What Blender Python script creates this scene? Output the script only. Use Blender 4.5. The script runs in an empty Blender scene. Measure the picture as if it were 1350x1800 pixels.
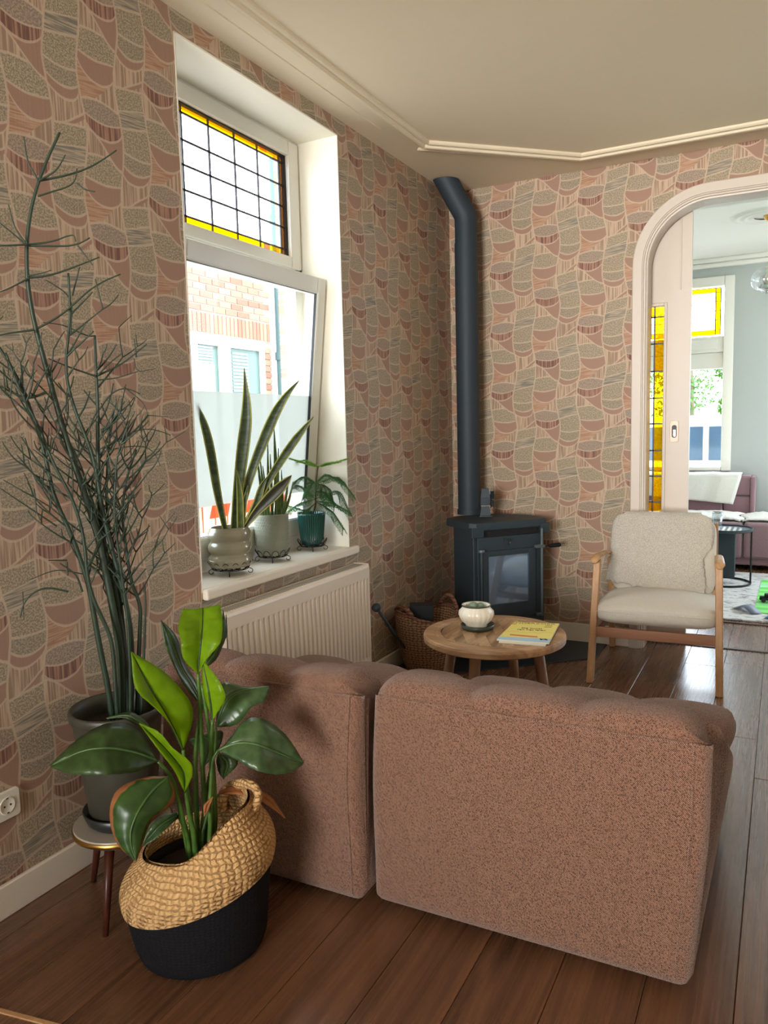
import bpy, bmesh, math, random
from mathutils import Vector, Matrix
random.seed(7)
S = bpy.context.scene
COL = S.collection

# ---------------------------------------------------------------- camera
cam_d = bpy.data.cameras.new('camera')
cam_d.sensor_fit = 'VERTICAL'; cam_d.sensor_height = 36.0; cam_d.lens = 1359.0 / 1800.0 * 36.0
cam_d.clip_start = 0.02; cam_d.clip_end = 200
cam = bpy.data.objects.new('camera', cam_d); COL.objects.link(cam)
FW = Vector((-0.45726633, 0.88275945, -0.10790392)); RT = Vector((0.88889595, 0.45745607, -0.02445258)); UP = Vector((-0.02777556, 0.1070967, 0.99386056))
mw = Matrix((( RT.x, UP.x, -FW.x, 1.858), (RT.y, UP.y, -FW.y, 0.0), (RT.z, UP.z, -FW.z, 1.30), (0, 0, 0, 1)))
cam.matrix_world = mw
S.camera = cam

# ---------------------------------------------------------------- sky, sun, window portals, added fill lights, exposure
W = bpy.data.worlds.new('sky'); S.world = W; W.use_nodes = True
wn = W.node_tree.nodes; wl = W.node_tree.links
bg = wn['Background']; bg.inputs['Color'].default_value = (0.77, 0.89, 1.0, 1); bg.inputs['Strength'].default_value = 9.0
sun_d = bpy.data.lights.new('sun', 'SUN'); sun_d.energy = 2.5; sun_d.angle = 0.03; sun_d.color = (1.0, 0.95, 0.86)
sun = bpy.data.objects.new('sun', sun_d); COL.objects.link(sun)
sun.rotation_euler = Vector((-0.62, -0.30, -0.72)).to_track_quat('-Z', 'Y').to_euler()

def area(name, loc, direction, sx, sy, power, color, portal=False):
    d = bpy.data.lights.new(name, 'AREA'); d.shape = 'RECTANGLE'; d.size = sx; d.size_y = sy
    d.energy = power; d.color = color
    if portal: d.cycles.is_portal = True
    o = bpy.data.objects.new(name, d); COL.objects.link(o); o.location = loc
    o.rotation_euler = Vector(direction).to_track_quat('-Z', 'Y').to_euler()
    return o
area('portal_side_window', (-0.36, 2.68, 1.70), (1, 0, 0), 2.2, 2.1, 1, (1, 1, 1), True)
area('portal_far_window', (0.80, 8.62, 1.75), (0, -1, 0), 1.3, 2.0, 1, (1, 1, 1), True)
area('portal_far_window', (3.00, 8.62, 1.75), (0, -1, 0), 1.7, 2.0, 1, (1, 1, 1), True)  # portal at the unseen window added for light
area('portal_added_side_opening', (4.5, 6.9, 1.7), (-1, 0, 0), 2.0, 1.9, 1, (1, 1, 1), True)  # portal at a side opening added to brighten the far room
area('rear_fill_light', (1.20, -3.88, 1.50), (0.06, 1, 0.14), 1.6, 1.5, 56, (1.0, 0.95, 0.87)).data.spread = math.radians(64)  # unseen lamp added behind the camera to brighten the back wall
area('warm_fill_light', (2.55, 0.10, 1.15), (-1.9, 1.35, -1.05), 0.25, 0.25, 3.5, (1.0, 0.72, 0.42))  # unseen warm lamp added for the basket, no fixture stands here
S.view_settings.view_transform = 'Standard'; S.view_settings.look = 'None'
S.view_settings.gamma = 1.0; S.view_settings.use_curve_mapping = False
S.view_settings.exposure = 0.25
S.cycles.use_denoising = True
S.cycles.max_bounces = 10; S.cycles.diffuse_bounces = 5; S.cycles.transparent_max_bounces = 16
S.cycles.sample_clamp_indirect = 6.0

# ---------------------------------------------------------------- helpers
def lin(c):
    return tuple(((v / 255.0) / 12.92 if v <= 10 else (((v / 255.0) + 0.055) / 1.055) ** 2.4) for v in c)

class X:
    """a node socket with arithmetic"""
    T = None
    def __init__(s, v): s.v = v
    @staticmethod
    def op(kind, *a):
        n = X.T.nodes.new('ShaderNodeMath'); n.operation = kind
        for i, q in enumerate(a):
            q = q.v if isinstance(q, X) else q
            if isinstance(q, (int, float)): n.inputs[i].default_value = q
            else: X.T.links.new(q, n.inputs[i])
        return X(n.outputs[0])
    def __add__(s, o): return X.op('ADD', s, o)
    __radd__ = __add__
    def __sub__(s, o): return X.op('SUBTRACT', s, o)
    def __rsub__(s, o): return X.op('SUBTRACT', o, s)
    def __mul__(s, o): return X.op('MULTIPLY', s, o)
    __rmul__ = __mul__
    def __truediv__(s, o): return X.op('DIVIDE', s, o)
    def __lt__(s, o): return X.op('LESS_THAN', s, o)
    def __gt__(s, o): return X.op('GREATER_THAN', s, o)
    def fl(s): return X.op('FLOOR', s)
    def fr(s): return X.op('FRACT', s)
    def ab(s): return X.op('ABSOLUTE', s)
    def sq(s): return X.op('SQRT', X.op('MAXIMUM', s, 0.0))
    def mx(s, o): return X.op('MAXIMUM', s, o)
    def mn(s, o): return X.op('MINIMUM', s, o)
    def wr(s): return s - X.op('FLOOR', s + 0.5)
    def sm(s, a, b):
        n = X.T.nodes.new('ShaderNodeMapRange'); n.interpolation_type = 'SMOOTHSTEP'
        X.T.links.new(s.v, n.inputs[0]); n.inputs[1].default_value = a; n.inputs[2].default_value = b
        return X(n.outputs[0])

class NT:
    """small node-tree writer for one material"""
    def __init__(s, name):
        s.m = bpy.data.materials.new(name); s.m.use_nodes = True; s.t = s.m.node_tree
        s.b = s.t.nodes['Principled BSDF']; s.o = s.t.nodes['Material Output']; X.T = s.t
    def n(s, kind): return s.t.nodes.new(kind)
    def link(s, a, b): s.t.links.new(a.v if isinstance(a, X) else a, b)
    def coord(s, which='Object'): return s.n('ShaderNodeTexCoord').outputs[which]
    def xyz(s, which='Object'):
        q = s.n('ShaderNodeSeparateXYZ'); s.link(s.coord(which), q.inputs[0]); return X(q.outputs[0]), X(q.outputs[1]), X(q.outputs[2])
    def vec(s, x, y, z):
        q = s.n('ShaderNodeCombineXYZ')
        for i, v in enumerate((x, y, z)):
            if isinstance(v, X): s.link(v, q.inputs[i])
            else: q.inputs[i].default_value = v
        return q.outputs[0]
    def noise(s, vec, scale, detail=3, rough=0.5, dist=0.0):
        q = s.n('ShaderNodeTexNoise'); q.inputs['Scale'].default_value = scale; q.inputs['Detail'].default_value = detail
        q.inputs['Roughness'].default_value = rough; q.inputs['Distortion'].default_value = dist
        if vec is not None: s.link(vec, q.inputs['Vector'])
        return X(q.outputs[0])
    def voro(s, vec, scale, feat='F1'):
        q = s.n('ShaderNodeTexVoronoi'); q.feature = feat; q.inputs['Scale'].default_value = scale
        if vec is not None: s.link(vec, q.inputs['Vector'])
        return X(q.outputs['Distance'])
    def mix(s, f, a, b):
        q = s.n('ShaderNodeMix'); q.data_type = 'RGBA'
        for i, v in ((0, f), (6, a), (7, b)):
            if isinstance(v, X): s.link(v, q.inputs[i])
            elif isinstance(v, (int, float)): q.inputs[i].default_value = v
            elif isinstance(v, tuple): q.inputs[i].default_value = (*v[:3], 1)
            else: s.link(v, q.inputs[i])
        return q.outputs[2]
    def col(s, c):
        if isinstance(c, tuple): s.b.inputs['Base Color'].default_value = (*c[:3], 1)
        else: s.link(c, s.b.inputs['Base Color'])
    def bump(s, h, strength=0.3, dist=0.01):
        q = s.n('ShaderNodeBump'); q.inputs['Strength'].default_value = strength; q.inputs['Distance'].default_value = dist
        s.link(h, q.inputs['Height']); s.link(q.outputs[0], s.b.inputs['Normal'])
    def set(s, rough=None, metal=None, spec=None, coat=None):
        if rough is not None: s.b.inputs['Roughness'].default_value = rough
        if metal is not None: s.b.inputs['Metallic'].default_value = metal
        if spec is not None: s.b.inputs['Specular IOR Level'].default_value = spec
        if coat is not None: s.b.inputs['Coat Weight'].default_value = coat
        return s.m

def plain(name, rgb, rough=0.5, metal=0.0, var=0.08, scale=30.0, bump=0.0, spec=None):
    k = NT(name); c = lin(rgb)
    f = k.noise(k.coord(), scale, 4)
    k.col(k.mix(f, tuple(v * (1 - var) for v in c), tuple(min(1, v * (1 + var)) for v in c)))
    if bump: k.bump(f, bump, 0.004)
    return k.set(rough, metal, spec)

def wood(name, c1, c2, axis='z', rough=0.45, scale=14, stretch=0.06, spec=0.4, bump=0.08):
    k = NT(name); x, y, z = k.xyz()
    oi = k.n('ShaderNodeObjectInfo').outputs['Random']; r = X(oi) * 37.0
    v = {'x': k.vec(x * stretch + r, y, z), 'y': k.vec(x + r, y * stretch, z), 'z': k.vec(x + r, y, z * stretch)}[axis]
    g = k.noise(v, scale, 5, 0.6, 0.6); g2 = k.noise(v, scale * 6, 3, 0.6)
    f = (g * 0.75 + g2 * 0.25).sm(0.32, 0.68)
    k.col(k.mix(f, lin(c1), lin(c2))); k.bump(g2, bump, 0.002)
    return k.set(rough, 0, spec)

PLOC = {}
def tag(o, label=None, cat=None, group=None, kind=None):
    if label: o['label'] = label
    if cat: o['category'] = cat
    if group: o['group'] = group
    if kind: o['kind'] = kind
    return o
def thing(name, label, cat, loc, group=None, kind=None):
    o = bpy.data.objects.new(name, None); COL.objects.link(o); o.location = loc; o.empty_display_size = 0.05
    PLOC[o] = Vector(loc)
    return tag(o, label, cat, group, kind)

class MB:
    def __init__(s): s.v = []; s.f = []
    def add(s, vs, fs):
        b = len(s.v); s.v += [tuple(p) for p in vs]; s.f += [tuple(b + i for i in q) for q in fs]; return s
    def box(s, a, b, M=None):
        (x0, y0, z0), (x1, y1, z1) = a, b
        vs = [Vector(p) for p in ((x0, y0, z0), (x1, y0, z0), (x1, y1, z0), (x0, y1, z0), (x0, y0, z1), (x1, y0, z1), (x1, y1, z1), (x0, y1, z1))]
        if M: vs = [M(p) for p in vs]
        return s.add(vs, [(3, 2, 1, 0), (4, 5, 6, 7), (0, 1, 5, 4), (1, 2, 6, 5), (2, 3, 7, 6), (3, 0, 4, 7)])
    def prism(s, poly, z0, z1):
        n = len(poly); vs = [(p[0], p[1], z0) for p in poly] + [(p[0], p[1], z1) for p in poly]
        return s.add(vs, [tuple(range(n - 1, -1, -1)), tuple(range(n, 2 * n))] + [(i, (i + 1) % n, n + (i + 1) % n, n + i) for i in range(n)])
    def tube(s, pts, r, n=8, cap=True, flat=1.0):
        pts = [Vector(p[:3]) for p in pts]; m = len(pts)
        rs = r if isinstance(r, (list, tuple)) else [r] * m
        up = None; vs = []
        for i, p in enumerate(pts):
            d = (pts[min(i + 1, m - 1)] - pts[max(i - 1, 0)])
            if d.length < 1e-9: d = Vector((0, 0, 1))
            d.normalize()
            if up is None:
                up = Vector((0, 0, 1)) if abs(d.z) < 0.9 else Vector((1, 0, 0))
            a = d.cross(up)
            if a.length < 1e-6: a = d.orthogonal()
            a.normalize(); b = a.cross(d).normalized(); up = b
            for k in range(n):
                t = 2 * math.pi * k / n
                vs.append(p + a * (math.cos(t) * rs[i]) + b * (math.sin(t) * rs[i] * flat))
        fs = [(i * n + k, i * n + (k + 1) % n, (i + 1) * n + (k + 1) % n, (i + 1) * n + k) for i in range(m - 1) for k in range(n)]
        if cap: fs += [tuple(range(n - 1, -1, -1)), tuple(range((m - 1) * n, m * n))]
        return s.add(vs, fs)
    def lathe(s, prof, c, n=40, close=False, rf=None):
        """prof: (r, z) from bottom to top around centre c; rf(theta, r, z) may deform"""
        vs = []
        for r, z in prof:
            for k in range(n):
                t = 2 * math.pi * k / n; rr, zz = (r, z) if rf is None else rf(t, r, z)
                vs.append((c[0] + rr * math.cos(t), c[1] + rr * math.sin(t), c[2] + zz))
        m = len(prof)
        fs = [(i * n + k, i * n + (k + 1) % n, (i + 1) * n + (k + 1) % n, (i + 1) * n + k) for i in range(m - 1) for k in range(n)]
        if close: fs += [tuple(range(n - 1, -1, -1)), tuple(range((m - 1) * n, m * n))]
        return s.add(vs, fs)
    def grid(s, rows):
        m, n = len(rows), len(rows[0]); vs = [p for r in rows for p in r]
        return s.add(vs, [(i * n + j, i * n + j + 1, (i + 1) * n + j + 1, (i + 1) * n + j) for i in range(m - 1) for j in range(n - 1)])
    def build(s, name, mat, parent=None, smooth=False, bevel=0.0, solid=0.0, sub=0, seg=2, label=None):
        off = PLOC.get(parent, Vector((0, 0, 0))) if parent else Vector((0, 0, 0))
        me = bpy.data.meshes.new(name); me.from_pydata([tuple(Vector(p) - off) for p in s.v], [], s.f)
        bm = bmesh.new(); bm.from_mesh(me); bmesh.ops.recalc_face_normals(bm, faces=bm.faces[:]); bm.to_mesh(me); bm.free()
        me.materials.append(mat)
        o = bpy.data.objects.new(name, me); COL.objects.link(o)
        if parent: o.parent = parent
        PLOC[o] = off
        if smooth: me.polygons.foreach_set('use_smooth', [True] * len(me.polygons))
        if solid:
            q = o.modifiers.new('thick', 'SOLIDIFY'); q.thickness = solid; q.offset = 0
        if bevel:
            q = o.modifiers.new('edge', 'BEVEL'); q.width = bevel; q.segments = seg; q.limit_method = 'ANGLE'; q.angle_limit = 0.6
            if seg > 1: me.polygons.foreach_set('use_smooth', [True] * len(me.polygons)); w = o.modifiers.new('norm', 'WEIGHTED_NORMAL')
        if sub:
            q = o.modifiers.new('sub', 'SUBSURF'); q.levels = sub; q.render_levels = sub
        if label: o['label'] = label
        return o
def frame(org, ang):
    c, s_ = math.cos(ang), math.sin(ang); o = Vector(org)
    return lambda p: Vector((o.x + p[0] * c - p[1] * s_, o.y + p[0] * s_ + p[1] * c, o.z + p[2]))
def catmull(pts, k=6):
    P = [Vector(p) for p in pts]; out = []
    for i in range(len(P) - 1):
        a, b, c, d = P[max(i - 1, 0)], P[i], P[i + 1], P[min(i + 2, len(P) - 1)]
        for j in range(k):
            t = j / k
            out.append(0.5 * (2 * b + (c - a) * t + (2 * a - 5 * b + 4 * c - d) * t * t + (3 * b - a - 3 * c + d) * t ** 3))
    out.append(P[-1]); return out
def text(name, body, size, M, mat, parent, ext=0.0004):
    cu = bpy.data.curves.new(name, 'FONT'); cu.body = body; cu.size = size; cu.extrude = ext; cu.align_x = 'CENTER'; cu.align_y = 'CENTER'
    t_ = bpy.data.objects.new('tmp_' + name, cu); COL.objects.link(t_)
    dg = bpy.context.evaluated_depsgraph_get(); me = bpy.data.meshes.new_from_object(t_.evaluated_get(dg)); bpy.data.objects.remove(t_)
    me.materials.clear(); me.materials.append(mat); me.name = name
    o = bpy.data.objects.new(name, me); COL.objects.link(o)
    if parent:
        o.parent = parent; M = Matrix.Translation(-PLOC[parent]) @ M
    o.matrix_local = M
    return o
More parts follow.
